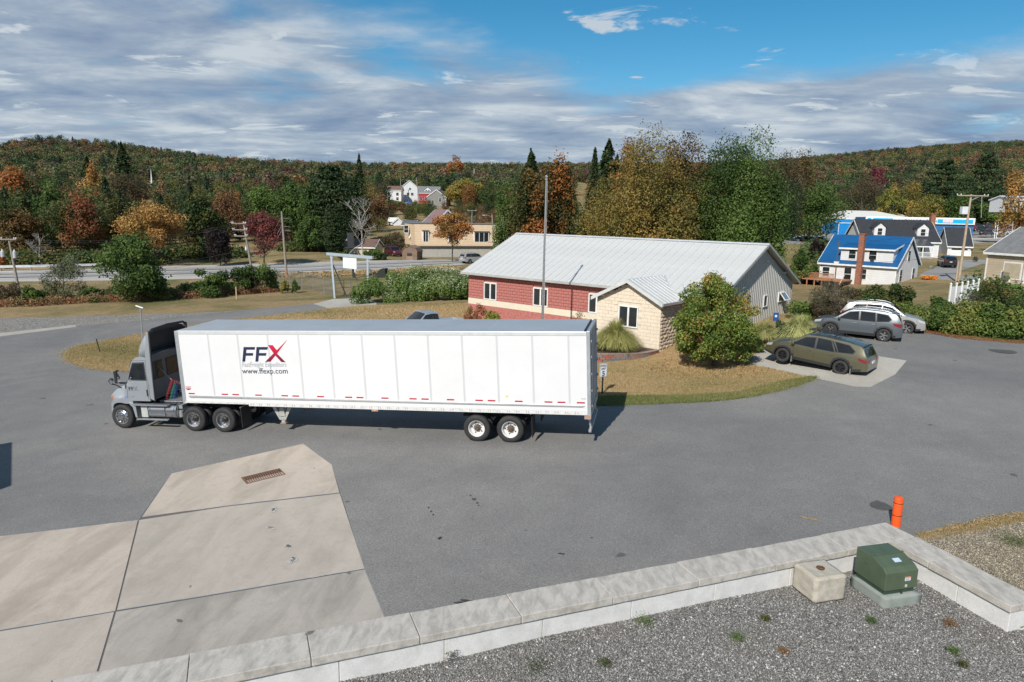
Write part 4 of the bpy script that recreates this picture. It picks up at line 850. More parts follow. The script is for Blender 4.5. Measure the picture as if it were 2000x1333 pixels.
# roof fairing: hollow shell, open at the rear
prof = [(-1.99, 2.90, 1.0), (-1.93, 3.30, 1.03), (-1.82, 3.62, 1.06), (-1.62, 3.87, 1.10), (-1.38, 4.02, 1.12)]
mb = MB(); vs = []; n = 15
for x, z, w_ in prof:
    for k in range(n):
        t_ = -1+2*k/(n-1); a = abs(t_)
        if a > .62: yy = 1.12*np.sign(t_)*(1-.02); q = (a-.62)/.38; zz = z-.16*(1-(1-q)**2)*0-(z-2.98)*q; yy = np.sign(t_)*(w_+.02*q)
        else: yy = t_/.62*w_; zz = z+.05-.16*(a/.62)**4
        xx = x+(.0 if a < .62 else (-1.98-x)*0)
        vs.append((xx if a <= .62 else x, yy, zz if a > .62 else zz))
for i in range(len(prof)-1):
    for k in range(n-1): mb.add([], [])
mb = MB(); mb.add(vs, [(i*n+k, i*n+k+1, (i+1)*n+k+1, (i+1)*n+k) for i in range(len(prof)-1) for k in range(n-1)])
rf = shift(mb.build('roof_fairing', [mt_cab, mt_cdk], tk, smooth=40)); so = rf.modifiers.new('s', 'SOLIDIFY'); so.thickness = .05; so.offset = -1; so.material_offset = 1; so.material_offset_rim = 1
for s in (1, -1):
    mb = MB(); mb.prism([(-1.60, 1.28), (-1.42, 1.20), (-1.36, 2.9), (-1.30, 4.0), (-1.40, 4.02), (-1.60, 2.95)], .03, 'y', s*1.135-.015); shift(mb.build('side_extender', mt_cab if s < 0 else mt_cdk, tk, bevel=.008))
    mb = MB(); mb.prism([(-1.42, 1.18), (-1.38, 1.18), (-1.31, 2.9), (-1.25, 4.03), (-1.30, 4.05), (-1.36, 2.9)], .05, 'y', s*1.135-.025); shift(mb.build('extender_edge', mt_cdk, tk))
mb = MB(); mb.tube([(-1.28, -1.12, 3.95), (-1.28, -.95, 4.08), (-1.28, 0, 4.13), (-1.28, .95, 4.08), (-1.28, 1.12, 3.95)], .045, 8); shift(mb.build('fairing_trim', mt_plast, tk, smooth=True))
# lower front bumper, lamp, marker
mb = MB(); mb.prism([(-3.68, .42), (-3.62, 1.0), (-3.55, 1.0), (-3.45, .38)], 2.0, 'y', -1.0); shift(mb.build('bumper', mt_cab, tk, bevel=.02))
for s in (1, -1):
    shift(sidepatch([(-3.60, 1.15), (-3.52, 1.34), (-3.30, 1.36), (-3.42, 1.18)], hwT, .012, (s,)).build('headlight', M_('amber_lamp', (.42, .16, .10), .3), tk))
    mb = MB(); yy = s*1.42; mb.box(-2.83, -2.70, yy-.12, yy+.10, 1.98, 2.50); mr1 = shift(mb.build('mirror', mt_plast, tk, bevel=.035))
    mb = MB(); mb.box(-2.698, -2.692, yy-.09, yy+.07, 2.02, 2.46); mb.build('mirror_glass', mt_chr, mr1)
    mb = MB(); mb.tube([(-2.66, s*1.10, 1.90), (-2.74, s*1.30, 1.95), (-2.76, yy, 2.02)], .035, 8); shift(mb.build('mirror_arm', mt_plast, tk, smooth=True))
    mb = MB(); yy = s*1.12; mb.tube([(-3.15, s*.85, 1.62), (-3.25, s*1.0, 1.78), (-3.38, yy, 1.86)], .025, 6); shift(mb.build('hood_mirror_arm', mt_plast, tk, smooth=True))
    mb = MB(); mb.lathe([(-3.42, 0), (-3.43, .06), (-3.36, .12), (-3.34, .13), (-3.335, .12)], 'x', 16, (0, yy, 1.98)); mb.cur = 1; mb.lathe([(-3.334, .115), (-3.33, 0)], 'x', 16, (0, yy, 1.98)); shift(mb.build('hood_mirror', [mt_plast, mt_chr], tk, smooth=True))
mb = MB(); mb.box(-2.98, -2.72, -.62, .62, 1.90, 1.95); shift(mb.build('cowl', mt_plast, tk, bevel=.02))
mb = MB(); mb.prism([(-2.60, 1.12), (-2.30, 1.02), (-2.28, .5), (-2.36, .5), (-2.44, .92), (-2.56, 1.02)], .34, 'y', -1.2); mb.prism([(-2.60, 1.12), (-2.30, 1.02), (-2.28, .5), (-2.36, .5), (-2.44, .92), (-2.56, 1.02)], .34, 'y', .86); shift(mb.build('wheel_guard', mt_cab, tk))
mb = MB(); mb.box(-1.72, -1.64, -1.176, -1.168, 1.38, 1.66); shift(mb.build('door_handle', mt_plast, tk, bevel=.003))
for s in (-1, 1):
    mb = MB(); mb.lathe([(-1.80, 0), (-1.80, .27), (-1.77, .30), (-.52, .30), (-.50, .27), (-.50, 0)], 'x', 28, (0, s*.86, .74)); fk = shift(mb.build('fuel_tank', mt_alu, tk, smooth=40))
    mb = MB()
    for x in (-1.70, -.60): mb.lathe([(x-.03, .301), (x-.03, .308), (x+.03, .308), (x+.03, .301)], 'x', 28, (0, s*.86, .74))
    mb.build('strap', mt_chr, fk, smooth=40)
    mb = MB(); mb.box(-2.30, -.85, s*1.18-.07, s*1.18+.07, .40, .45).box(-2.36, -.80, s*1.13-.13, s*1.13+.10, 1.0, 1.05); shift(mb.build('step', M_('step_alu', (.42, .44, .46), .4, .7), tk, bevel=.01))
    mb = MB(); mb.box(-2.14, -1.84, s*.92-.2, s*.92+.2, .48, .98); shift(mb.build('battery_box', M_('box_pale', (.50, .51, .5), .5, .2, dirt=.2), tk, bevel=.02))
    mb = MB(); mb.tube([(-2.25, s*1.15, .42), (-2.25, s*1.15, 1.0)], .015, 6).tube([(-1.0, s*1.15, .42), (-1.0, s*1.15, 1.0)], .015, 6); shift(mb.build('step_hanger', mt_plast, tk))
    mb = MB(); mb.box(2.42, 2.445, s*.86-.33, s*.86+.33, .20, 1.0); shift(mb.build('mud_flap', mt_plast, tk))
    mb = MB(); mb.tube([(2.42, s*.4, 1.03), (2.44, s*1.22, 1.03)], .02, 6); shift(mb.build('flap_hanger', mt_steel, tk))
mb = MB(); mb.box(-3.3, 2.4, -.45, -.33, .78, 1.03).box(-3.3, 2.4, .33, .45, .78, 1.03).box(-1.5, 2.3, -.33, .33, .86, .9)
mb.box(-.2, .9, -.5, .5, 1.03, 1.12)
for x in (.33, 1.65): mb.tube([(x, -.9, .5), (x, .9, .5)], .1, 10)
mb.tube([(-3.02, -1.0, .5), (-3.02, 1.0, .5)], .06, 8); mb.box(-3.4, -2.0, -.6, .6, .5, 1.25); shift(mb.build('chassis', mt_dk, tk))
mb = MB(); mb.box(-1.52, -.2, -.75, .75, 1.05, 1.09); shift(mb.build('deck_plate', M_('deck_alu', (.34, .35, .36), .5, .6, var=.2, scale=5, dirt=.3), tk))
mb = MB(); mb.lathe([(-.1, 0), (-.1, .10), (.16, .10), (.16, 0)], 'z', 12, (-.38, -.98, .62)); mb.box(-.46, -.3, -1.0, -.7, .85, 1.0); shift(mb.build('air_tank', mt_steel, tk))
bigwheel(tk, -3.02, .10, .5, 'steer'); bigwheel(tk, -3.02, 2.50, .5, 'steer', True)
for x in (.33, 1.65):
    bigwheel(tk, x, .04, .5, 'drive'); bigwheel(tk, x, .70, .5, 'drive', True); bigwheel(tk, x, 2.56, .5, 'drive', True); bigwheel(tk, x, 1.90, .5, 'drive')
# coiled air lines and pole
mt_h = [M_('hose_red', (.42, .03, .05), .4), M_('hose_green', (.03, .22, .15), .4), M_('hose_blue', (.03, .09, .3), .4)]
mb = MB(); mb.tube([(-1.52, -.45, 2.35), (-1.10, -.38, 1.86)], .010, 6); shift(mb.build('hose_tender', mt_steel, tk))
for i, (P0, P1, P2) in enumerate((((-1.30, -.62, 1.14), (-1.10, -.38, 1.86), (-.05, -.10, 1.62)), ((-1.18, -.50, 1.12), (-1.02, -.30, 1.80), (-.02, .05, 1.50)), ((-1.10, -.42, 1.10), (-1.0, -.22, 1.76), (-.02, .12, 1.44)))):
    pts = []; N = 420
    for k in range(N+1):
        u_ = k/N; a = Vector(P0).lerp(Vector(P1), min(1, u_*2)); c = Vector(P1).lerp(Vector(P2), max(0, u_*2-1)); p = a if u_ < .5 else c
        sag = -.10*sin(pi*max(0, u_*2-1)); d = (Vector(P1)-Vector(P0)) if u_ < .5 else (Vector(P2)-Vector(P1)); d.normalize(); e1 = d.cross(Vector((0, 1, 0))).normalized(); e2 = d.cross(e1); an = k*.36
        pts.append(p+(e1*cos(an)+e2*sin(an))*.055+Vector((0, 0, sag)))
    mb = MB(); mb.tube(pts, .011, 5); shift(mb.build('air_hose', mt_h[i], tk, smooth=True))
def cabtext(body, px, wpx, h, m, **k):
    a = ht(*px, .12); b = ht(px[0]+wpx, px[1], .12); o = text(body, 1, m, tk, Matrix(), .0005, **k); w_ = max(v.co.x for v in o.data.vertices); h_ = max(v.co.y for v in o.data.vertices)
    o.data.transform(Matrix.Diagonal(((b[0]-a[0])/w_, h/h_, 1, 1))); o.matrix_local = Matrix.Translation((a[0], YC-hwT(a[0], a[1])-.004, a[1])) @ Matrix.Rotation(-.05, 4, 'Y') @ Matrix.Rotation(pi/2, 4, 'X')
cabtext('FF', (251, 763.5), 10.5, .15, navy, bold=.015); cabtext('X', (261.5, 764), 8.5, .18, M_('logo_silver', (.16, .17, .19), .4), bold=.01)
cabtext('USDOT', (256, 776), 7, .035, M_('print_faint', (.2, .23, .27), .5))
mb = MB(); a = ht(246, 776, .12); mb.lathe([(YC-hwT(*a)-.006, 0), (YC-hwT(*a)-.006, .07), (YC-hwT(*a)-.002, .07)], 'y', 20, (a[0], 0, a[1])); mb.build('round_emblem', M_('emblem_blue', (.18, .24, .38), .5), tk)
# ------------------------------------------------------------------ metal-roofed building
D2 = np.array([-.762, .648, 0]); E2v = np.array([.648, .762, 0]); OB = np.array([11.709, 39.047, 0])
BM = Matrix(((D2[0], E2v[0], 0, OB[0]), (D2[1], E2v[1], 0, OB[1]), (0, 0, 1, 0), (0, 0, 0, 1)))      # local x leftwards-back, y right-back (left-handed axes handled by recalculated normals)
BR = Matrix(((-D2[0], E2v[0], 0, OB[0]), (-D2[1], E2v[1], 0, OB[1]), (0, 0, 1, 0), (0, 0, 0, 1)))    # right-handed: x = -a
EZ, BLN, BWD, BH = 3.836, 20.46, 12.57, 2.786
bld = empty('office_building', mat=BR, label='long low building with pale ribbed metal roof, red block front and grey ribbed gable', cat='building')
XB = lambda a: -a
mt_roofm = M_('roof_metal', (.60, .605, .59), .42, .12, var=.05, scale=.6, dirt=.05); mt_red = M_('red_block', (.41, .15, .13), .9, var=.22, scale=5, bmp=.5, bsc=30); mt_mort = M_('pale_mortar', (.62, .36, .30), .9, var=.1)
mt_cream = M_('cream_block', (.70, .61, .49), .9, var=.08, scale=4, bmp=.4, bsc=25); mt_cjoint = M_('cream_joint', (.64, .56, .45), .9); mt_band = M_('cream_band', (.66, .60, .48), .85, var=.05)
mt_corr = M_('ribbed_grey', (.43, .425, .40), .5, .2, var=.05); mt_trimg = M_('trim_grey', (.30, .32, .33), .45, .3); mt_white = M_('trim_white', (.74, .75, .75), .45); mt_win = M_('dark_glass', (.02, .025, .028), .05, var=.4, scale=.8)
mt_win.node_tree.nodes['Principled BSDF'].inputs['Specular IOR Level'].default_value = .7
mt_found = M_('foundation', (.36, .36, .36), .9, dirt=.2)
G0 = -.4
mb = MB(); mb.box(XB(20.06), XB(.46), .46, BWD-.4, G0, EZ-.02); mb.prism([(.46, EZ-.05), (BWD/2, EZ+BH-.35), (BWD-.46, EZ-.05)], 19.5, 'x', XB(20.0)); mb.build('inner_wall', mt_mort, bld)
# red front: courses of blocks on the wall plane y=.4 ; band z 1.51-1.95
wins = [(17.25, 18.48, 1.97, 3.22), (12.57, 13.86, 1.97, 3.22), (8.0, 9.24, 1.97, 3.22)]
blocks = []; bhh = .203; bw = .406
def course(z, k, a0, a1, skip=wins):
    a = a0-(bw/2 if k % 2 else 0)
    while a < a1-.02:
        x0, x1 = max(a, a0), min(a+bw, a1); segs = [(x0, x1)]
        for (w0, w1, z0, z1) in skip:
            if z+bhh > z0+.02 and z < z1-.02:
                ns_ = []
                for s0, s1 in segs:
                    if s1 <= w0 or s0 >= w1: ns_.append((s0, s1))
                    else:
                        if s0 < w0: ns_.append((s0, w0))
                        if s1 > w1: ns_.append((w1, s1))
                segs = ns_
        for s0, s1 in segs:
            if s1-s0 > .05: blocks.append((s0, s1, z, k))
        a += bw
k = 0; z = 1.955
while z < 3.55: course(z, k, .5, 20.06); z += bhh; k += 1
top_blocks = list(blocks); blocks = []
z = 1.505-bhh; k = 0
while z > G0+.2: course(z, k, .5, 20.06, []); z -= bhh; k += 1
low_blocks = list(blocks)
full = MB(); full.box(-bw/2+.011, bw/2-.011, .385, .47, .011, bhh-.011); fullm = full.mesh('block', mt_red)
cnt = 0; rest = MB()
for s0, s1, z, k in sorted(top_blocks, key=lambda q: q[0] < 6.8):
    if cnt < 290 and s1-s0 > bw-.01:
        o = link('block', fullm, bld); o.location = (XB((s0+s1)/2), random.uniform(-.006, .004), z); cnt += 1
    else: rest.box(XB(s1)+.011, XB(s0)-.011, .385, .47, z+.011, z+bhh-.011)
for s0, s1, z, k in low_blocks: rest.box(XB(s1)+.002, XB(s0)-.002, .40, .47, z+.002, z+bhh-.002)
tag(rest.build('block_rows', mt_red, bld), kind='stuff')
mb = MB(); mb.box(XB(20.07), XB(.5), .385, .46, 1.51, 1.95); mb.build('band', mt_band, bld)
def window(parent, a0, a1, z0, z1, y, fr=.07, split=True, m=mt_white, depth=.10):
    mb = MB(); x0, x1 = XB(a1), XB(a0)
    mb.box(x0, x1, y-.03, y+depth, z0, z0+fr).box(x0, x1, y-.03, y+depth, z1-fr, z1).box(x0, x0+fr, y-.03, y+depth, z0+fr, z1-fr).box(x1-fr, x1, y-.03, y+depth, z0+fr, z1-fr)
    if split: xm = (x0+x1)/2; mb.box(xm-fr*.75, xm+fr*.75, y-.02, y+depth, z0+fr, z1-fr)
    o = mb.build('window', m, parent)
    pans = [(x0+fr, xm-fr*.75), (xm+fr*.75, x1-fr)] if split else [(x0+fr, x1-fr)]
    for q0, q1 in pans:
        mb = MB(); mb.box(q0, q1, y+.03, y+.05, z0+fr, z1-fr); mb.build('pane', mt_win, o)
    return o
for w_ in wins: window(bld, *w_, .385)
# gable end wall (a=.4 plane) ribbed
mb = MB(); yy = .42; pr = []
ya, yb = .4, BWD-.4; n = int((yb-ya)/.30)
def gz(y): return EZ-.03+BH*(1-abs(y-BWD/2)/(BWD/2))-.12
def gb(y): return 1.25+.05*y
for i in range(n):
    y0 = ya+(yb-ya)*i/n; w_ = (yb-ya)/n
    for u0, u1, o0, o1 in ((0, .55, 0, 0), (.55, .65, 0, .045), (.65, .9, .045, .045), (.9, 1., .045, 0)):
        a, b = y0+w_*u0, y0+w_*u1
        mb.add([(XB(.40)+o0, a, gb(a)), (XB(.40)+o1, b, gb(b)), (XB(.40)+o1, b, gz(b)), (XB(.40)+o0, a, gz(a))], [(0, 1, 2, 3)])
mb.build('ribbed_wall', mt_corr, bld)
mb = MB(); mb.add([(XB(.41), ya, G0), (XB(.41), yb, G0), (XB(.41), yb, gb(yb)), (XB(.41), ya, gb(ya))], [(0, 1, 2, 3)]); mb.build('foundation', mt_found, bld)
mb = MB(); mb.add([(XB(.36), ya, gb(ya)-.05), (XB(.36), yb, gb(yb)-.05), (XB(.36), yb, gb(yb)+.03), (XB(.36), ya, gb(ya)+.03), (XB(.42), ya, gb(ya)+.03), (XB(.42), yb, gb(yb)+.03)], [(0, 1, 2, 3), (3, 2, 5, 4)]); mb.build('base_trim', M_('trim_pale', (.62, .6, .56), .5), bld)
mb = MB(); mb.box(XB(.55), XB(.38), BWD-.55, BWD-.38, G0, EZ-.1); mb.build('corner_trim', mt_trimg, bld)
def gwin(y0, y1, z0, z1, name='window'):
    mb = MB(); X0, X1 = XB(.40), XB(.40)+.09; f_ = .06
    mb.box(X0, X1, y0, y1, z0, z0+f_).box(X0, X1, y0, y1, z1-f_, z1).box(X0, X1, y0, y0+f_, z0+f_, z1-f_).box(X0, X1, y1-f_, y1, z0+f_, z1-f_); o = mb.build(name, mt_white, bld)
    mb = MB(); mb.box(X0+.048, X0+.055, y0+f_, y1-f_, z0+f_, z1-f_); mb.build('pane', mt_win, o); return o
gwin(7.0, 7.65, 2.62, 3.38)
o = gwin(9.6, 10.55, 2.72, 3.38)
mb = MB(); f_ = .06; mb.box(0, .05, 9.62, 10.53, -.64, -.58).box(0, .05, 9.62, 10.53, -.06, 0).box(0, .05, 9.62, 9.68, -.58, -.06).box(0, .05, 10.47, 10.53, -.58, -.06); sa = mb.build('open_sash', mt_white, o)
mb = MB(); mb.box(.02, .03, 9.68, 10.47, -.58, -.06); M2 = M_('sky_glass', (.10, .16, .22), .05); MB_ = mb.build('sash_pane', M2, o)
for q in (sa, MB_): q.matrix_local = Matrix.Translation((XB(.40)+.10, 0, 3.36)) @ Matrix.Rotation(radians(-38), 4, 'Y')
mb = MB(); mb.box(XB(.40)+.05, XB(.40)+.075, 4.2, 4.75, 2.55, 3.30); sgn = mb.build('notice_board', mt_white, bld)
mb = MB(); mb.prism([(4.26, 3.06), (4.44, 3.22), (4.69, 3.20), (4.62, 3.02), (4.46, 2.92)], .003, 'x', XB(.40)+.076); mb.build('red_emblem', M_('sign_red', (.5, .03, .03), .5), sgn)
for i in range(3): mb = MB(); mb.box(XB(.40)+.076, XB(.40)+.079, 4.28, 4.66, 2.62+i*.08, 2.66+i*.08); mb.build('print_line', M_('print_grey', (1, 1, 1)), sgn)
mb = MB(); mb.box(XB(.40)+.05, XB(.40)+.18, 9.9, 10.5, 4.62, 4.72); mb.build('wall_lamp', M_('lamp_pale', (.6, .58, .5), .4), bld, bevel=.02)
mb = MB(); mb.box(XB(.40)+.05, XB(.40)+.15, 6.9, 7.1, 5.5, 5.62); mb.build('wall_lamp', M_('lamp_pale', (.6, .58, .5), .4), bld, bevel=.02)
# roof: standing seam panels, front and back slopes
def roofpt(y): return EZ+BH*(1-abs(y-BWD/2)/(BWD/2))
npan = 34; pw = BLN/npan
sl_ = sqrt((BWD/2)**2+BH**2)
for side in (0, 1):
    mb = MB(); y0, y1 = (0, BWD/2-.02) if side == 0 else (BWD, BWD/2+.02); z0, z1 = roofpt(y0), roofpt(y1); t_ = .05
    nv = Vector((0, -(z1-z0), (y1-y0))).normalized() * (1 if side == 0 else -1)
    def P_(x, f_, h_): return (x, y0+(y1-y0)*f_+nv.y*h_, z0+(z1-z0)*f_+nv.z*h_)
    vs = [P_(0, 0, 0), (P_(0, 0, t_)), P_(.030, 0, t_), P_(.030, 0, .012+.0), P_(pw, 0, .012), P_(pw, 0, 0)]+[P_(0, 1, 0), P_(0, 1, t_), P_(.030, 1, t_), P_(.030, 1, .012), P_(pw, 1, .012), P_(pw, 1, 0)]
    mb.add(vs, [(i, i+1, i+7, i+6) for i in range(5)]+[(5, 0, 6, 11), tuple(range(5, -1, -1)), tuple(range(6, 12))]); pm = mb.mesh('roof_panel', mt_roofm)
    for i in range(npan):
        o = link('roof_panel', pm, bld); o.location.x = -BLN+i*pw
mb = MB()
for a, b in ((0, 1), (1, 2)):
    yA, yB = (-.02, BWD/2) if a == 0 else (BWD/2, BWD+.02)
    zA, zB = roofpt(yA), roofpt(yB)
    mb.add([(.0, yA, zA-.10), (.0, yB, zB-.10), (.0, yB, zB+.06), (.0, yA, zA+.06), (.05, yA, zA-.10), (.05, yB, zB-.10), (.05, yB, zB+.06), (.05, yA, zA+.06)], [(0, 1, 2, 3), (4, 5, 6, 7), (3, 2, 6, 7), (0, 1, 5, 4)])
mb.build('rake_trim', M_('rake_grey', (.42, .44, .45), .4, .3), bld)
mb = MB(); mb.box(-BLN, 0, -.07, -.005, EZ-.13, EZ+.035); mb.build('gutter', M_('gutter_pale', (.50, .51, .50), .4, .3), bld, bevel=.01)
mb = MB(); mb.add([(-BLN, .0, EZ-.03), (0, .0, EZ-.03), (0, .42, EZ-.03), (-BLN, .42, EZ-.03)], [(0, 1, 2, 3)]); mb.build('soffit', M_('soffit_brown', (.12, .06, .05), .8), bld)
mb = MB(); mb.prism([(BWD/2-.22, EZ+BH-.03), (BWD/2, EZ+BH+.07), (BWD/2+.22, EZ+BH-.03)], BLN+.04, 'x', -BLN-.02); mb.build('ridge_cap', M_('ridge_pale', (.70, .72, .72), .4, .3), bld)
# porch wing: gable wall at y=-1.35
PY = -2.35; pa0, pa1 = 2.50, 6.76; pap = 4.58; pez, paz = 3.44, 4.57
mb = MB(); mb.prism([(XB(pa1)+.03, G0), (XB(pa0)-.03, G0), (XB(pa0)-.03, pez-.10), (XB(pap), paz-.17), (XB(pa1)+.03, pez-.10)], 2.8, 'y', PY+.03); mb.build('porch_wall', mt_cjoint, bld)
cb_ = MB(); z = .25; k = 0
pw_ = (3.94, 5.25, 1.85, 3.10)
while z < paz-.1:
    h2 = .203; a = pa0-(bw/2 if k % 2 else 0)
    while a < pa1:
        x0, x1 = max(a, pa0), min(a+bw, pa1)
        lim = pez+(paz-pez)*(1-abs((x0+x1)/2-pap)/(pa1-pap))-.16
        if x1-x0 > .04 and z+h2*.5 < lim and not (x1 > pw_[0] and x0 < pw_[1] and z+h2 > pw_[2] and z < pw_[3]):
            cb_.box(XB(x1)+.005, XB(x0)-.005, PY+random.uniform(-.012, .004), PY+.04, z+.005, min(z+h2-.005, lim+.1))
        a += bw
    z += h2; k += 1
tag(cb_.build('cream_blocks', mt_cream, bld), kind='stuff')
window(bld, pw_[0], pw_[1], pw_[2], pw_[3], PY-.01)
# rough split-face return wall on the right of the porch
bm = bmesh.new(); rngr = random.Random(5); mbr = MB(); z = .2; k = 0
while z < pez-.1:
    y = PY-.01; 
    for j in range(7):
        y0 = y+j*.46-(.2 if k % 2 else 0); y1 = y0+.44; y0 = max(y0, PY-.01)
        if y1 > .40: y1 = .40
        if y1-y0 < .05: continue
        nx, nz = 4, 3; vs = []
        for b_ in range(nz+1):
            for a_ in range(nx+1):
                ed = a_ in (0, nx) or b_ in (0, nz); vs.append((XB(pa0)+(.012 if ed else rngr.uniform(.03, .09)), y0+(y1-y0)*a_/nx, z+.2*b_/nz))
        mbr.add(vs, [(b_*(nx+1)+a_, b_*(nx+1)+a_+1, (b_+1)*(nx+1)+a_+1, (b_+1)*(nx+1)+a_) for b_ in range(nz) for a_ in range(nx)])
    z += .203; k += 1
tag(mbr.build('split_face_blocks', M_('split_face', (.50, .41, .31), .95, var=.18, scale=6), bld), kind='stuff')
mb = MB(); mb.box(XB(2.1), XB(1.1), .34, .39, .9, 3.0); mb.build('entrance_door', M_('door_maroon', (.13, .03, .025), .5), bld)
# porch roof
vl = 3.1   # runs back into the main slope
def mainy(z): return (z-EZ)/BH*(BWD/2)
n = 9
for s, (ax, bx_) in enumerate(((pap, pa0-.25), (pap, pa1+.22))):
    ze = pez-.04; zr = paz+.02; yf = PY-.35; yr = mainy(zr)+.0; ye = mainy(max(ze, EZ)) if ze > EZ else .35
    F0 = (EZ+BH*.42/(BWD/2)+.03-ze)/(zr-ze)
    mb = MB(); A = [(XB(ax), yf, zr), (XB(bx_), yf, ze), (XB(bx_), .42, ze), (XB(bx_+(pap-bx_)*F0), .42, ze+(zr-ze)*F0), (XB(ax), yr+.1, zr)]
    up = Vector((0, 0, .05)); vs = A+[tuple(Vector(p)+up) for p in A]; mb.add(vs, [(0, 1, 2, 3, 4), (5, 6, 7, 8, 9)]+[(i, (i+1) % 5, 5+(i+1) % 5, 5+i) for i in range(5)])
    mb.build('porch_roof', mt_roofm, bld)
    mb = MB()
    for i in range(1, 11):
        y_ = yf+.42*i
        # seam goes down slope at constant y ; clip where it meets the main roof
        zt = zr; zb = ze; xa, xb_ = ax, bx_
        if y_ > .42:
            lim = EZ+BH*(y_)/(BWD/2)+.05; f0 = (lim-ze)/(zr-ze)
            if f0 > 1: continue
            zb = ze+(zr-ze)*f0; xb_ = bx_+(ax-bx_)*f0
        mb.bar((XB(xa), y_, zt+.06), (XB(xb_), y_, zb+.06), .025, .04)
    mb.build('roof_seam', mt_roofm, bld)
    mb = MB(); mb.add([(XB(ax), yf-.03, zr-.14), (XB(bx_), yf-.03, ze-.14), (XB(bx_), yf-.03, ze+.07), (XB(ax), yf-.03, zr+.07), (XB(ax), yf+.02, zr-.14), (XB(bx_), yf+.02, ze-.14), (XB(bx_), yf+.02, ze+.07), (XB(ax), yf+.02, zr+.07)], [(0, 1, 2, 3), (4, 5, 6, 7), (0, 1, 5, 4), (3, 2, 6, 7), (1, 2, 6, 5)]); mb.build('rake_trim', M_('ridge_pale', (1, 1, 1)), bld)
mb = MB(); mb.box(XB(pa0-.25)-.0, XB(pa0-.25)+.06, PY-.35, .38, pez-.12, pez+.02); mb.build('gutter', M_('rake_grey', (1, 1, 1)), bld)
mb = MB(); mb.prism([(XB(pap)-.14, paz-.01), (XB(pap), paz+.10), (XB(pap)+.14, paz-.01)], mainy(paz)+.1-(PY-.37), 'y', PY-.37); mb.build('ridge_cap', M_('ridge_pale', (1, 1, 1)), bld)
# flagpole
fx, fy = 1.80, 41.6; fz = tz(fx, fy); fp = empty('flagpole', (fx, fy, fz), label='tall bare aluminium flagpole in front of the red block wall', cat='flagpole')
ft = at(1068, 350, 41.6)[2]-fz
mb = MB(); mb.tube([(0, 0, -.2), (0, 0, ft*.3), (0, 0, ft)], [.078, .075, .045], 14); mb.build('shaft', M_('pole_alu', (.55, .56, .58), .3, .85), fp, smooth=True)
mb = MB(); mb.lathe([(ft-.06, .05), (ft-.05, .08), (ft+.02, .08), (ft+.03, .03), (ft+.08, .05), (ft+.14, .085), (ft+.20, .06), (ft+.23, 0)], 'z', 14); mb.build('finial', mt_chr, fp, smooth=True)
mb = MB(); mb.tube([(.09, 0, 1.2), (.075, 0, ft-.1)], .006, 4); mb.build('halyard', mt_white, fp)
# ------------------------------------------------------------------ planting bed with block edging
bedw = []; PWs = []
for a_, b_ in zip(BEDC[:-1], BEDC[1:]):
    L = hypot(b_[0]-a_[0], b_[1]-a_[1]); n = max(1, int(L/.05))
    for k in range(n): PWs.append((a_[0]+(b_[0]-a_[0])*k/n, a_[1]+(b_[1]-a_[1])*k/n))
PWs.append(BEDC[-1]); PWs = np.array(PWs); cum = np.r_[0, np.cumsum(np.hypot(*np.diff(PWs, axis=0).T))]
def along(s): return np.array([np.interp(s, cum, PWs[:, 0]), np.interp(s, cum, PWs[:, 1])])
bz_top = tz(*along(cum[-1]*.6))+.42
be = empty('bed_edging', (*along(0), 0), label='low curved edging wall of red and grey stone blocks below the ornamental grass', cat='garden wall')
o0 = along(0); mts = [M_('edging_red', (.30, .10, .08), .9, var=.2), M_('edging_grey', (.16, .16, .155), .9, var=.2), M_('edging_brown', (.24, .15, .12), .9, var=.2)]
rows = 3; rh = .14
for r_ in range(rows):
    s = .1+.15*(r_ % 2)
    while s < cum[-1]-.05:
        a, b = along(s), along(min(cum[-1], s+.28)); m_ = (a+b)/2; z1 = bz_top-.06-r_*rh; z0 = z1-rh+.008; g_ = tz(*m_)
        if z1 > g_-.02:
            d_ = b-a; mb = MB(); ang = atan2(d_[1], d_[0]); R_ = Matrix.Rotation(ang, 3, 'Z'); mb.box(-.136, .136, -.10, .10, z0, z1, R_, (m_[0]-o0[0], m_[1]-o0[1], 0)); mb.build('stone', random.choice(mts), be, bevel=.008)
        s += .285
s = .05
while s < cum[-1]-.05:
    a, b = along(s), along(min(cum[-1], s+.38)); m_ = (a+b)/2; d_ = b-a; ang = atan2(d_[1], d_[0]); mb = MB(); mb.box(-.187, .187, -.13, .12, bz_top-.058, bz_top, Matrix.Rotation(ang, 3, 'Z'), (m_[0]-o0[0], m_[1]-o0[1], 0)); mb.build('cap_stone', M_('edging_cap', (.27, .2, .165), .9, var=.2), be, bevel=.008)
    s += .385
P5 = [tuple(along(cum[-1]*i/24)) for i in range(25)]; wpt = lambda a, e_: tuple((OB+D2*a+E2v*e_)[:2])
bed_poly = P5+[wpt(8.3, -4.0), wpt(9.0, -1.0), wpt(9.5, .3), wpt(6.76, .3), wpt(6.8, -2.3), wpt(2.6, -2.3)]
mb = MB(); n = len(bed_poly); mb.add([(x, y, bz_top-.05) for x, y in bed_poly], [tuple(range(n))]); tag(mb.build('mulch_bed', mt_mulch), kind='structure')
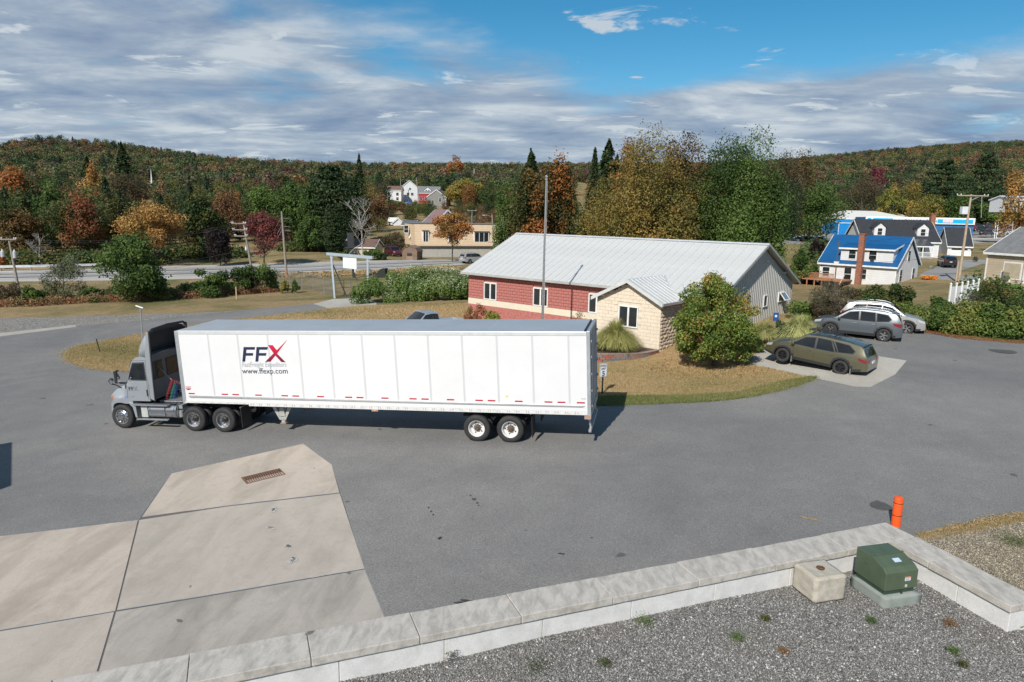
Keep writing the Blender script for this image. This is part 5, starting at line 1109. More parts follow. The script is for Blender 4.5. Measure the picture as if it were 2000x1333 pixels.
# ------------------------------------------------------------------ speed limit sign, stake, dish pole
g = ground(1176, 769); sg = empty('speed_sign', tuple(g), label='white speed limit 5 sign on a short dark post beside the trailer tail', cat='sign')
hS = (at(1179, 710, g[1])[2]-g[2]); yaw = radians(-38)
mb = MB(); mb.box(-.03, .03, -.02, .02, -.1, hS-.05); mb.build('post', mt_plast, sg)
sw_, sh_ = .40, .62; mb = MB(); mb.box(-sw_/2, sw_/2, -.033, -.024, hS-sh_, hS); pl = mb.build('sign_panel', mt_white, sg, bevel=.004); sg.rotation_euler.z = radians(28)
mb = MB(); e_ = .012
for q in ((-sw_/2+e_, sw_/2-e_, hS-e_-.012, hS-e_), (-sw_/2+e_, sw_/2-e_, hS-sh_+e_, hS-sh_+e_+.012), (-sw_/2+e_, -sw_/2+e_+.012, hS-sh_+.024, hS-.024), (sw_/2-e_-.012, sw_/2-e_, hS-sh_+.024, hS-.024)): mb.box(q[0], q[1], -.0345, -.0331, q[2], q[3])
blk = M_('print_black', (.02, .02, .02)); mb.build('border', blk, pl)
def stext(b, size, z, m=blk, bold=.0, par=pl):
    o = text(b, size, m, par, Matrix(), .0004, bold=bold); w_ = max(v.co.x for v in o.data.vertices); o.matrix_local = Matrix.Translation((-w_/2, -.0340, z)) @ Matrix.Rotation(pi/2, 4, 'X')
stext('SPEED', .125, hS-.155, bold=.003); stext('LIMIT', .125, hS-.285, bold=.003); stext('5', .33, hS-.575, bold=.008)
def gp(px, py): g_ = ground(px, py); return Vector(g_)
g = gp(196, 688); tp = Vector(at(188, 662, g.y)); mb = MB(); mb.bar((0, 0, -.1), tuple(tp-g), .07, .03); o = mb.build('marker_stake', mt_plast); o.location = g; tag(o, 'thin black leaning marker stake on the left grass island', 'stake')
gD = 31.0; b_ = Vector(at(283, 720, gD)); b_.z = tz(b_.x, b_.y); tp = Vector(at(281, 603, gD)); dp = empty('antenna_pole', b_, label='thin grey pole with a flat white rectangular head rising behind the cab', cat='pole')
h_ = tp.z-b_.z; mb = MB(); mb.tube([(0, 0, -.2), (0, 0, h_)], .03, 8); mb.build('pole', mt_steel, dp)
mb = MB(); mb.box(-.17, .17, -.12, .12, -.025, .025, Matrix.Rotation(radians(18), 3, 'Y') @ Matrix.Rotation(radians(-20), 3, 'X'), (0, 0, h_+.05)); mb.build('flat_head', mt_white, dp, bevel=.01)
# blue parking sign by the gable
g = gp(1512, 655); hh = at(1515, 611, g.y)[2]-g.z; bs = empty('parking_sign', g, label='small blue sign on a post between the two pale ornamental grasses', cat='sign')
mb = MB(); mb.box(-.02, .02, -.02, .02, 0, hh); mb.build('post', mt_steel, bs); mb = MB(); mb.box(-.16, .16, -.03, -.02, hh-.48, hh); mb.build('sign_panel', M_('sign_blue', (.02, .08, .28), .4), bs)
mb = MB(); mb.lathe([(-.036, 0), (-.036, .07), (-.031, .07)], 'y', 12, (0, 0, hh-.2)); mb.build('white_symbol', mt_white, bs.children[-1])
for i_, (px, py) in enumerate(((1958, 686), (1722, 989))):
    g = gp(px, py); mb = MB(); mb.lathe([(.0, .62 if i_ == 0 else .30), (.012, .60 if i_ == 0 else .29), (.014, 0)], 'z', 28); o = mb.build('manhole_cover', M_('cover_dark', (.085, .08, .075), .8, var=.2, scale=6)); o.location = g; tag(o, ('dark round patch set in the asphalt at the far right', 'dark round cover in the asphalt just left of the orange bollard')[i_], 'manhole cover')
# yellow paint strokes and dark oil stains: flat marks on the lot
yel = M_('faded_yellow', (.50, .33, .10), .8, var=.3, scale=20)
def strokes(name, segs, w, m, **k):
    mb = MB()
    for a, b in segs:
        A, B = gp(*a), gp(*b); d = (B-A); n_ = max(2, int(d.length/.15)); s_ = Vector((-d.y, d.x, 0)).normalized()*w/2; vs = []
        for i in range(n_+1):
            p = A+d*i/n_; p.z = tz(p.x, p.y); j = random.uniform(.4, 1.15) if 0 < i < n_ else .2; vs += [tuple(p+s_*j+Vector((0, 0, .012))), tuple(p-s_*j+Vector((0, 0, .012)))]
        mb.add(vs, [(2*i, 2*i+1, 2*i+3, 2*i+2) for i in range(n_)])
    o = mb.build(name, m); return tag(o, **k)
strokes('paint_mark', [((1562, 1009), (1580, 1016)), ((1562, 1009), (1605, 1021)), ((1580, 1012), (1600, 1018))], .045, yel, kind='structure')
oil = M_('oil_stain', (.055, .053, .052), .7, var=.3, scale=12)
def blots(name, pts, m=oil):
    mb = MB()
    for px, py, rw_, rh_ in pts:
        for _ in range(5):
            c = (px+random.uniform(-1, 1)*rw_*.5, py+random.uniform(-1, 1)*rh_*.5); q = [gp(c[0]+cos(a)*rw_*random.uniform(.15, .6), c[1]+sin(a)*rh_*random.uniform(.15, .6)) for a in np.linspace(0, 2*pi, 8)[:-1]]
            mb.add([(v.x, v.y, v.z+.011) for v in q], [tuple(range(7))])
    tag(mb.build(name, m), kind='stuff')
blots('oil_stains', [(838, 992, 3, 2), (842, 1000, 3, 2), (846, 1006, 3, 2), (920, 968, 4, 2), (926, 976, 5, 3), (932, 983, 4, 2), (935, 988, 3, 1.5), (1096, 1083, 8, 3), (905, 1176, 22, 6), (1148, 846, 4, 1), (1157, 1051, 4, 1.5), (860, 1052, 6, 4)])
blots('apron_patches', [(540, 996, 17, 7), (528, 1032, 12, 5), (560, 1068, 12, 6), (572, 1094, 14, 9), (430, 978, 3, 1.5)], M_('patch_grey', (.43, .42, .39), .85))
# ------------------------------------------------------------------ houses and other buildings
def sidemat(name, col, pitch=.25, amp=.35):
    m, t, b, o = newmat(name); co = nd(t, 'ShaderNodeTexCoord').outputs['Object']; sp = nd(t, 'ShaderNodeSeparateXYZ'); t.links.new(co, sp.inputs[0])
    fr = mth(t, 'FRACT', mth(t, 'MULTIPLY', sp.outputs[2], 1/pitch)); n = tnoise(t, co, 1.5, 6, .6)
    c = ramp(t, n, [(.3, tuple(.9*x for x in col)), (.7, tuple(1.05*x for x in col))]); c = mixc(t, ramp(t, fr, [(.86, (0, 0, 0)), (.9, (1, 1, 1))]), c, tuple(.72*x for x in col))
    t.links.new(c, b.inputs['Base Color']); b.inputs['Roughness'].default_value = .6; bump(t, b, fr, amp, .02); return m
sd_white = sidemat('siding_white', (.68, .69, .70)); sd_tan = sidemat('siding_tan', (.50, .42, .31)); sd_grey = sidemat('siding_weathered', (.22, .215, .205), .4); sd_cream = sidemat('siding_cream', (.68, .52, .35), .5, .15); sd_red = sidemat('siding_red', (.35, .03, .04)); sd_pale = sidemat('siding_pale', (.58, .56, .5))
rf_blue = M_('roof_blue', (.010, .088, .24), .42, 0, var=.12, scale=.7); rf_black = M_('roof_black', (.028, .031, .037), .8, var=.3, scale=3); rf_brown = M_('roof_brown', (.16, .10, .075), .85, var=.2, scale=2); rf_grey = M_('roof_grey', (.17, .175, .18), .85, var=.2, scale=2); rf_white = M_('roof_white', (.74, .73, .68), .5, var=.06); rf_mar = M_('roof_mauve', (.20, .13, .13), .6, var=.15, scale=1)
brick_m = M_('chimney_brick', (.27, .115, .075), .9, var=.35, scale=6, bmp=.4, bsc=14)
def xyz(p): return Vector((float(p[0]), float(p[1]), float(p[2])))
def house(name, A, B, depth, ez, rz, gz_, wall, roof, label, cat='house', over=.35, wins=(), gable_wins=(), trim=mt_white, group=None, hip=0., doors=()):
    """A, B: ends of the front eave (world xy). local x along A->B, y away, z up from the ground."""
    A = np.array(A[:2], float); B = np.array(B[:2], float); u = (B-A)/np.linalg.norm(B-A); L = np.linalg.norm(B-A); o = Vector(((A[0]+B[0])/2, (A[1]+B[1])/2, gz_))
    t = empty(name, mat=frame(o, (u[0], u[1], 0)), label=label, cat=cat, group=group); h = ez-gz_; r = rz-ez; x = L/2-over; W_ = depth
    mb = MB(); mb.add([(-x, over, -1.5), (x, over, -1.5), (x, W_-over, -1.5), (-x, W_-over, -1.5), (-x, over, h), (x, over, h), (x, W_-over, h), (-x, W_-over, h), (-x, W_/2, h+r-.15), (x, W_/2, h+r-.15)],
        [(0, 1, 5, 4), (1, 2, 6, 9, 5), (2, 3, 7, 6), (3, 0, 4, 8, 7)]); mb.build('wall', wall, t)
    for s in (0, 1):
        y0, y1 = (0, W_/2) if s == 0 else (W_, W_/2); hx = hip
        vs = [(-L/2, y0, h), (L/2, y0, h), (L/2-hx, y1, h+r), (-L/2+hx, y1, h+r)]; up = Vector((0, 0, .14)); vs += [tuple(Vector(v)+up) for v in vs]
        mb = MB(); mb.add(vs, [(0, 1, 2, 3), (4, 5, 6, 7), (0, 1, 5, 4), (1, 2, 6, 5), (2, 3, 7, 6), (3, 0, 4, 7)]); mb.build('roof', roof, t)
    if hip:
        for s in (-1, 1):
            mb = MB(); vs = [(s*L/2, 0, h), (s*L/2, W_, h), (s*(L/2-hip), W_/2, h+r)]; vs += [(a, b, c+.14) for a, b, c in vs]; mb.add(vs, [(0, 1, 2), (3, 4, 5), (0, 1, 4, 3)]); mb.build('roof', roof, t)
    mb = MB(); mb.box(-L/2-.02, L/2+.02, -.08, -.01, h-.14, h+.08); mb.build('gutter', trim, t)
    for s in (-1, 1):
        for y0, y1 in ((-.03, W_/2), (W_+.03, W_/2)):
            mb = MB(); mb.bar((s*(L/2+.03), y0, h+.02), (s*(L/2+.03), y1, h+r+.02), .05, .26); mb.build('rake_board', trim, t) if not hip else None
    for s in (-1, 1):
        mb = MB(); mb.box(s*x-.07, s*x+.07, over-.03, over+.1, -1.2, h); mb.build('corner_board', trim, t)
    def win(axis, c, z0, w, hh, s=1):
        f_ = .07
        if axis == 'f': mb = MB(); mb.box(c-w/2-f_, c+w/2+f_, over-.05, over-.005, z0-f_, z0+hh+f_); o_ = mb.build('window', trim, t); mb = MB(); mb.box(c-w/2, c+w/2, over-.06, over-.051, z0, z0+hh*.48).box(c-w/2, c+w/2, over-.06, over-.051, z0+hh*.52, z0+hh)
        else: X = s*(x+.005); mb = MB(); mb.box(min(X, X+s*.05), max(X, X+s*.05), c-w/2-f_, c+w/2+f_, z0-f_, z0+hh+f_); o_ = mb.build('window', trim, t); X2 = s*(x+.056); mb = MB(); mb.box(min(X2, X2+s*.01), max(X2, X2+s*.01), c-w/2, c+w/2, z0, z0+hh*.48).box(min(X2, X2+s*.01), max(X2, X2+s*.01), c-w/2, c+w/2, z0+hh*.52, z0+hh)
        p_ = mb.build('pane', mt_win, o_); p_['kind'] = 'stuff'; return o_
    for c, z0, w, hh in wins: win('f', c, z0, w, hh)
    for s, c, z0, w, hh in gable_wins: win('g', c, z0, w, hh, s)
    for c, w, hh in doors: mb = MB(); mb.box(c-w/2, c+w/2, over-.05, over-.004, 0, hh); mb.build('door', M_('door_pale', (.45, .47, .48), .5), t)
    t['_L'] = L; return t
def dormer(t, c, w, z0, hh, y0, depth, wall, roof, shed=False, wins=(), trim=mt_white):
    mb = MB()
    if shed: 
        mb.add([(c-w/2, y0, z0), (c+w/2, y0, z0), (c+w/2, y0, z0+hh), (c-w/2, y0, z0+hh), (c-w/2, y0+depth, z0+hh), (c+w/2, y0+depth, z0+hh)], [(0, 1, 2, 3), (1, 5, 2), (0, 3, 4)]); o = mb.build('dormer', wall, t)
        mb = MB(); e_ = .22; vs = [(c-w/2-e_, y0-.3, z0+hh-.04), (c+w/2+e_, y0-.3, z0+hh-.04), (c+w/2+e_, y0+depth+.5, z0+hh+.62), (c-w/2-e_, y0+depth+.5, z0+hh+.62)]; vs += [(a, b, q+.12) for a, b, q in vs]
        mb.add(vs, [(0, 1, 2, 3), (4, 5, 6, 7), (0, 1, 5, 4), (1, 2, 6, 5), (2, 3, 7, 6), (3, 0, 4, 7)]); mb.build('dormer_roof', roof, o)
        mb = MB(); mb.box(c-w/2-e_-.02, c+w/2+e_+.02, y0-.34, y0-.28, z0+hh-.12, z0+hh+.10); mb.bar((c+w/2+e_+.03, y0-.32, z0+hh+.02), (c+w/2+e_+.03, y0+depth+.5, z0+hh+.68), .05, .2); mb.build('dormer_trim', trim, o)
    else:
        pk_ = z0+hh+w*.42; mb.add([(c-w/2, y0, z0), (c+w/2, y0, z0), (c+w/2, y0, z0+hh), (c, y0, pk_), (c-w/2, y0, z0+hh), (c-w/2, y0+depth, z0+hh), (c+w/2, y0+depth, z0+hh)], [(0, 1, 2, 3, 4), (1, 6, 2), (0, 4, 5)]); o = mb.build('dormer', wall, t)
        for s in (-1, 1):
            mb = MB(); vs = [(c, y0-.2, pk_+.05), (c+s*(w/2+.2), y0-.2, z0+hh-.12), (c+s*(w/2+.2), y0+depth, z0+hh-.12), (c, y0+depth+.8, pk_+.05)]; vs += [(a, b, q+.1) for a, b, q in vs]; mb.add(vs, [(0, 1, 2, 3), (4, 5, 6, 7), (0, 1, 5, 4), (1, 2, 6, 5), (2, 3, 7, 6), (3, 0, 4, 7)]); mb.build('dormer_roof', roof, o)
    for wc, wz, ww, wh in wins:
        mb = MB(); mb.box(wc-ww/2-.07, wc+ww/2+.07, y0-.05, y0-.004, wz-.07, wz+wh+.07); q = mb.build('dormer_window', trim, o); 
        for k_ in range(2): mb = MB(); mb.box(wc-ww/2, wc+ww/2, y0-.062, y0-.051, wz+wh*.52*k_, wz+wh*(.48+.52*k_)); 
        mb = MB(); mb.box(wc-ww/2, wc+ww/2, y0-.062, y0-.051, wz, wz+wh*.48).box(wc-ww/2, wc+ww/2, y0-.062, y0-.051, wz+wh*.52, wz+wh); mb.build('dormer_pane', mt_win, o)['kind'] = 'stuff'
    return o
def chimney(t, x, y, w, z0, z1, m=brick_m):
    mb = MB(); mb.box(x-w/2, x+w/2, y-w/2, y+w/2, z0, z1-.15).box(x-w/2-.06, x+w/2+.06, y-w/2-.06, y+w/2+.06, z1-.15, z1); mb.build('chimney', m, t)
# blue-roofed house
A = onz(1597, 514, 2.25); B = onz(1754, 524, 2.25); gzh = -.2
hb = house('blue_roof_house', A, B, 9.4, 2.25, 6.0, gzh, sd_white, rf_blue, 'white house with bright blue roof, long dormer and tall brick chimney', wins=((-4.0, .75, .9, 1.2), (.8+.0, .7, .9, 1.3), (-1.1, .35, .9, 1.7)), gable_wins=((1, 2.2, .6, .8, 1.5), (1, 7.2, .6, .8, 1.5), (1, 4.7, 3.2, .8, 1.3)), over=.3)
L = hb['_L']; dz = 2.25-gzh
ws_ = lambda px: (np.dot((onz(px, 520, 2.25)[:2]-(A[:2]+B[:2])/2), (B[:2]-A[:2])/np.linalg.norm(B[:2]-A[:2])))
dormer(hb, .95, 6.6, dz+.42, 1.75, .55, 2.6, sd_white, rf_blue, True, ((-.85, dz+.85, .85, 1.15), (1.75, dz+.85, .9, 1.15)))
mb = MB(); mb.box(.14, .80, -.45, .28, -.6, 6.5).box(.08, .86, -.5, .33, 6.5, 6.65); mb.build('chimney', brick_m, hb)
mb = MB(); mb.tube([(-2.6, .05, 0), (-2.6, .05, 5.6)], .08, 8); mb.build('flue_pipe', M_('flue_dark', (.10, .09, .09), .6), hb)
mb = MB(); mb.box(-2.9, -2.3, -.1, .5, dz-.15, dz+.35); mb.build('flue_boot', mt_white, hb)
mb = MB(); mb.box(1.55, 2.0, .30, .46, dz+.72, dz+.98); mb.build('window_unit', mt_plast, hb)
wood = M_('deck_wood', (.36, .17, .09), .85, var=.25, scale=5)
dk = empty('wooden_deck', mat=hb.matrix_world.copy(), label='reddish wooden deck with railing behind the white blue-roofed house', cat='deck')
mb = MB(); mb.box(-8.2, -.4, -3.1, .25, .35, .5); mb.build('platform', wood, dk)
mb = MB(); mb.box(-8.2, -1.6, -3.1, -3.0, 1.25, 1.35).box(-8.2, -8.1, -3.0, .2, 1.25, 1.35); mb.build('hand_rail', wood, dk)['kind'] = 'stuff'
sm_ = MB(); sm_.box(-.04, .04, -.02, .02, .5, 1.25); bm_ = sm_.mesh('baluster', wood)
for i in range(42): o = link('baluster', bm_, dk); o.location = (-8.12+i*.158, -3.05, 0)
for i in range(8): mb = MB(); mb.box(-8.15+i*1.0, -8.02+i*1.0, -3.08, -2.95, -.9, .36); mb.build('post', wood, dk)
mb = MB()
for i in range(4): mb.box(-1.4, -.3, -3.3-.28*i, -3.0-.28*i, .35-.2*i-.06, .35-.2*i)
mb.build('step', wood, dk); mb = MB(); mb.bar((-.25, -3.0, 1.3), (-.25, -4.4, .1), .07, .1); mb.build('stair_rail', M_('rail_wood_pale', (.5, .42, .3), .8), dk)
# black-roofed house with garage
zE = 4.5; A = onz(1683, 471.5, zE); B = onz(1839, 475, zE)
hk = house('black_roof_house', A, B, 9.6, zE, 8.25, 1.6, sd_white, rf_black, 'white house with steep black roof, two small white dormers and a front porch', over=.3, gable_wins=((1, 3, .9, .8, 1.3), (1, 5.4, 4.2, .8, 1.2)))
dzk = zE-1.6; uH = (B[:2]-A[:2])/np.linalg.norm(B[:2]-A[:2]); mH = (A[:2]+B[:2])/2
for px in (1728, 1813):
    q = np.dot(onz(px, 471.5+(px-1683)*.0224, zE)[:2]-mH, uH)-.75; dormer(hk, q+.2, 1.9, dzk+.95, 1.5, 1.2, 2.3, sd_white, rf_black, False, ((q+.2, dzk+1.15, .75, 1.15),))
LK = hk['_L']
mb = MB(); mb.box(LK/2-.25, LK/2+.55, 4.3, 5.1, 0, dzk+4.9).box(LK/2-.32, LK/2+.62, 4.23, 5.17, dzk+4.9, dzk+5.05); mb.build('chimney', brick_m, hk)
mb = MB(); vs = [(LK/2-7.2, -2.1, dzk-.55), (LK/2-2.2, -2.1, dzk-.55), (LK/2-2.2, .9, dzk+.55), (LK/2-7.2, .9, dzk+.55)]; vs += [(a, b, c+.14) for a, b, c in vs]; mb.add(vs, [(0, 1, 2, 3), (4, 5, 6, 7), (0, 1, 5, 4), (1, 2, 6, 5), (2, 3, 7, 6), (3, 0, 4, 7)]); mb.build('porch_roof', M_('porch_sheet', (.09, .10, .11), .3, .4), hk)
mb = MB(); mb.box(LK/2-7.2, LK/2-2.2, -2.12, -2.0, dzk-.75, dzk-.55); mb.build('porch_beam', mt_white, hk)
for i in range(4): mb = MB(); x_ = LK/2-7.1+i*1.62; mb.box(x_-.07, x_+.07, -2.1, -1.96, .4, dzk-.7); mb.build('porch_post', mt_white, hk)
mb = MB(); mb.box(LK/2-7.2, LK/2-2.2, -2.1, .3, -.6, .45); mb.build('porch_floor', mt_found, hk)
mb = MB(); mb.box(LK/2-7.2, LK/2-2.2, -2.08, -2.02, 1.25, 1.33).box(LK/2-7.2, LK/2-2.2, -2.08, -2.02, .5, .56); mb.build('porch_rail', mt_white, hk)['kind'] = 'stuff'
sm_ = MB(); sm_.box(-.025, .025, -2.07, -2.03, .56, 1.25); bm_ = sm_.mesh('baluster', mt_white)
for i in range(26): o = link('baluster', bm_, hk); o.location.x = LK/2-7.1+i*.19
for cx_, w_ in ((LK/2-5.3, .5), (LK/2-4.2, 1.2), (LK/2-2.9, .7)):
    mb = MB(); mb.box(cx_-w_/2-.08, cx_+w_/2+.08, .24, .296, .8, 2.35); o = mb.build('window', mt_white, hk); mb = MB(); mb.box(cx_-w_/2, cx_+w_/2, .23, .239, .88, 2.27); mb.build('pane', mt_win, o)
zG = 3.6; A = onz(1850, 482, zG); B = onz(1901, 483.5, zG)
ga = house('garage', A, B, 8.2, zG, 7.0, 1.5, sd_white, rf_black, 'white garage with steep black roof between the black-roofed house and the road', over=.25)
LG = ga['_L']; mb = MB(); mb.box(-LG/2+.7, LG/2-.7, .19, .245, 0, 1.95); mb.build('garage_door', M_('garage_white', (.78, .78, .78), .5), ga); mb = MB(); mb.box(-LG/2+.8, LG/2-.8, .17, .189, 1.5, 1.8); mb.build('door_glass', mt_win, ga)
mb = MB(); mb.box(LG/2-.3, LG/2+.0, .0, .2, 1.5, 1.8); mb.build('lamp', mt_plast, ga)
# tan house at the right edge
g0 = tz(*at(1925, 563, 74)[:2]); A = np.array(at(1922, 494, 74)); B = np.array(at(2085, 470, 66)); zt_ = A[2]
th = house('tan_house', A, B, 9, zt_, zt_+2.6, g0, sd_tan, rf_grey, 'tan sided two-storey house with white corner boards at the right edge', over=.25, wins=())
hT_ = zt_-g0; mb = MB(); mb.box(-5.0+.9, -5.0+4.2, .17, .24, hT_-2.1, hT_-.45); 
LT_ = th['_L']; mb = MB(); mb.box(-LT_/2+2.2, -LT_/2+4.2, .19, .245, hT_-2.5, hT_-.75); o = mb.build('window', mt_white, th); mb = MB(); mb.box(-LT_/2+2.33, -LT_/2+4.07, .18, .189, hT_-2.37, hT_-.88); mb.build('pane', M_('blind_tan', (.47, .40, .30), .5), o)
mb = MB(); mb.box(-LT_/2+.2, LT_/2, -.35, .24, hT_-3.1, hT_-2.75); mb.build('belt_shadow_board', sd_tan, th)
mb = MB(); mb.box(-LT_/2+2.0, -LT_/2+3.1, .19, .245, 0, 2.2); o = mb.build('door_frame', mt_white, th); mb = MB(); mb.box(-LT_/2+2.12, -LT_/2+2.98, .18, .189, 0, 2.08); mb.build('door', M_('door_grey', (.12, .12, .12), .5), o)
mb = MB(); mb.box(-LT_/2+4.4, -LT_/2+4.7, .15, .25, 0, hT_); mb.build('corner_board', mt_white, th)
# white vinyl fence with picket posts
fa = gp(1852, 597); fb = Vector(at(1909, 570, 69)); fb.z = tz(fb.x, fb.y); n = 5
wf = empty('vinyl_fence', fa, label='white vinyl panel fence with pointed posts climbing beside the tan house', cat='fence')
for i in range(n+1):
    p = fa+(fb-fa)*i/n; z = tz(p.x, p.y); q = (p.x-fa.x, p.y-fa.y, z-fa.z); mb = MB(); mb.box(q[0]-.06, q[0]+.06, q[1]-.06, q[1]+.06, q[2]-.3, q[2]+2.0); mb.add([(q[0]-.09, q[1]-.09, q[2]+2.0), (q[0]+.09, q[1]-.09, q[2]+2.0), (q[0]+.09, q[1]+.09, q[2]+2.0), (q[0]-.09, q[1]+.09, q[2]+2.0), (q[0], q[1], q[2]+2.16)], [(0, 1, 4), (1, 2, 4), (2, 3, 4), (3, 0, 4), (0, 3, 2, 1)]); mb.build('post', mt_white, wf)
    if i < n:
        p2 = fa+(fb-fa)*(i+1)/n; z2 = tz(p2.x, p2.y); mb = MB(); a = Vector(q); b = Vector((p2.x-fa.x, p2.y-fa.y, z2-fa.z)); 
        mb.add([(a.x, a.y, a.z), (b.x, b.y, b.z), (b.x, b.y, b.z+1.75), (a.x, a.y, a.z+1.75), (a.x+.03, a.y+.03, a.z), (b.x+.03, b.y+.03, b.z), (b.x+.03, b.y+.03, b.z+1.75), (a.x+.03, a.y+.03, a.z+1.75)], [(0, 1, 2, 3), (4, 5, 6, 7), (3, 2, 6, 7)]); mb.build('panel', mt_white, wf)
p0, p1_ = gp(1556, 510), gp(1640, 508)
# warehouse, tarp building, dealership fascia
zE = 5.6; A = onz(1646, 424, zE+4.6) if False else at(1650, 428, 236); B = at(1797, 424, 236)
wh = house('warehouse', A, B, 30, float(A[2]), float(A[2])+2.8, 3.0, M_('wall_offwhite', (.62, .61, .57), .6), rf_white, 'wide off-white metal warehouse roof beyond the black-roofed house', cat='warehouse', over=.2, hip=7)
A = at(1638, 441, 222); B = at(1692, 441, 222)
tb = house('blue_building', A, B, 12, float(at(1660, 436, 222)[2]), float(at(1660, 431, 222)[2]), 2.5, M_('tarp_blue', (.01, .22, .58), .5, var=.15, scale=.5), M_('tarp_blue2', (.015, .27, .62), .5), 'bright blue clad building left of the dealership sign band', cat='building', over=.1)
A = np.array(at(1690, 436, 212)); B = np.array(at(1904, 438, 205)); o = Vector(((A[0]+B[0])/2, (A[1]+B[1])/2, 2.5)); u = B-A; LF = float(np.linalg.norm(u[:2]))
fbld = empty('dealership', mat=frame(o, (u[0], u[1], 0)), label='low dealership with a long bright blue and white lettered sign band', cat='shop')
zt2 = float(at(1800, 424.8, 208)[2])-2.5; zb2 = float(at(1800, 437.5, 208)[2])-2.5
mb = MB(); mb.box(-LF/2, LF/2, .6, 14, 0, zt2-.2); mb.build('wall', M_('wall_blue_dark', (.03, .12, .28), .5), fbld)
mb = MB(); mb.box(-LF/2, LF/2, 0, .55, zb2, zt2); mb.build('fascia', mt_white, fbld)
mb = MB(); mb.box(-LF/2+.5, -LF/2+1.5, -.02, -.001, zb2+.25, zt2-.45).box(-LF/2+2, LF/2-.5, -.02, -.001, zb2+.25, zt2-.45); mb.build('blue_band', M_('band_blue', (.01, .38, .68), .4), fbld)['kind'] = 'stuff'
xs_ = [-LF/2+LF*(px-1690)/214 for px in (1749, 1758.5, 1768.5, 1777.5, 1787, 1797.5, 1807, 1818, 1827.5)]
for i, x in enumerate(xs_):
    mb = MB(); mb.box(x-.62, x+.62, -.05, -.021, zb2+.22, zt2-.42); pnl = mb.build('letter_panel', M_('panel_pale', (.62, .75, .85), .5), fbld)
    if i < 9: text('EXMOOUT H'[i] if False else 'F RD O TH'[i] if False else 'SOMOSOUTH'[i] if False else ('', '', 'O', 'N', 'N', 'O', 'U', 'T', 'H')[i] or 'I', 1.25, navy, pnl, Matrix.Translation((x-.36, -.052, zb2+.38)) @ Matrix.Rotation(pi/2, 4, 'X'), .001)
mb = MB(); x = -LF/2+LF*(1852-1690)/214; mb.box(x-1.3, x+1.3, -.05, -.021, zb2+.5, zt2-.5); mb.build('pale_panel', M_('panel_pink', (.7, .55, .56), .5), fbld)
# long tan commercial building beyond the highway
A = np.array(at(811, 437.5, 140)); B = np.array(at(1004, 439, 147.5)); u = B-A; LC = float(np.linalg.norm(u[:2])); gC = -.7
tc_ = empty('commercial_building', mat=frame(Vector(((A[0]+B[0])/2, (A[1]+B[1])/2, gC)), (u[0], u[1], 0)), label='long peach-tan two-level building with grey lower wall across the highway', cat='building')
zc_t = float((A[2]+B[2])/2)-gC; zc_b = float(at(900, 480.5, 143.5)[2])-gC
mb = MB(); mb.box(-LC/2+.4, LC/2-.4, .4, 9, -1.5, zc_b); mb.build('lower_wall', M_('lower_grey', (.42, .41, .38), .8, var=.12, dirt=.2), tc_)
mb = MB(); mb.prism([(0, zc_b), (9.8, zc_b), (9.8, zc_t-.2), (.8, zc_t-.2), (.75, zc_t)], LC, 'x', -LC/2); mb.build('upper_wall', sd_cream, tc_)
mb = MB(); mb.box(-LC/2, LC/2, -.02, .9, zc_b-.22, zc_b-.01); mb.build('overhang', M_('overhang_dark', (.10, .095, .09), .7), tc_)
mb = MB(); mb.box(-LC/2-.1, LC/2+.1, .6, 9.9, zc_t, zc_t+.12); mb.build('flat_roof', rf_grey, tc_)
for px, w_, hh, n_ in ((831, 1.0, 2.1, 2), (885, 2.0, 1.9, 2), (941, 3.0, 2.0, 3), (998, 1.3, 1.9, 2)):
    x = -LC/2+LC*(px-811)/193*.985; zz = (zc_b+zc_t)/2-1.35; mb = MB(); mb.box(x-w_/2-.12, x+w_/2+.12, .12, .75, zz-.1, zz+hh); o = mb.build('window', mt_white, tc_)
    for k_ in range(n_): mb = MB(); a = x-w_/2+w_*k_/n_; mb.box(a+.06, a+w_/n_-.06, .10, .119, zz, zz+hh-.15); mb.build('pane', mt_win, o)
    mb = MB(); mb.box(x-w_/2-.2, x+w_/2+.2, -.05, .7, zz+hh, zz+hh+.14); mb.build('window_hood', M_('overhang_dark', (1, 1, 1)), o)
mb = MB(); mb.box(-LC/2+.3, -LC/2+.55, .5, .75, -1, zc_b-.2); mb.build('corner_post', mt_white, tc_)
# gabled house rising behind it
A = at(826, 437, 150); B = at(868, 437, 150)
def simple(name, pL, pR, D, eave_py, ridge_py, ground_py, depth, wall, roof, label, gable_front=False, wins=(), over=.25, **k):
    cx = (pL+pR)/2; ez = float(at(cx, eave_py, D)[2]); rz = float(at(cx, ridge_py, D+(0 if gable_front else depth/2))[2]); gz_ = float(at(cx, ground_py, D)[2])
    A, B = at(pL, eave_py, D), at(pR, eave_py, D)
    if gable_front:      # gable faces the camera: run the eave away from the camera
        w = float(B[0]-A[0]); u = np.array([A[0]/D, 1.]); u /= np.linalg.norm(u); ang = k.pop('turn', 0); u = np.array([u[0]*cos(ang)-u[1]*sin(ang), u[0]*sin(ang)+u[1]*cos(ang)])
        P1 = np.array(B[:2]); P2 = P1+u*depth; return house(name, P1, P2, w, ez, rz, gz_, wall, roof, label, over=over, gable_wins=wins, **k)
    return house(name, A, B, depth, ez, rz, gz_, wall, roof, label, over=over, wins=wins, **k)
gable_A = np.array(at(864, 450, 150)); 
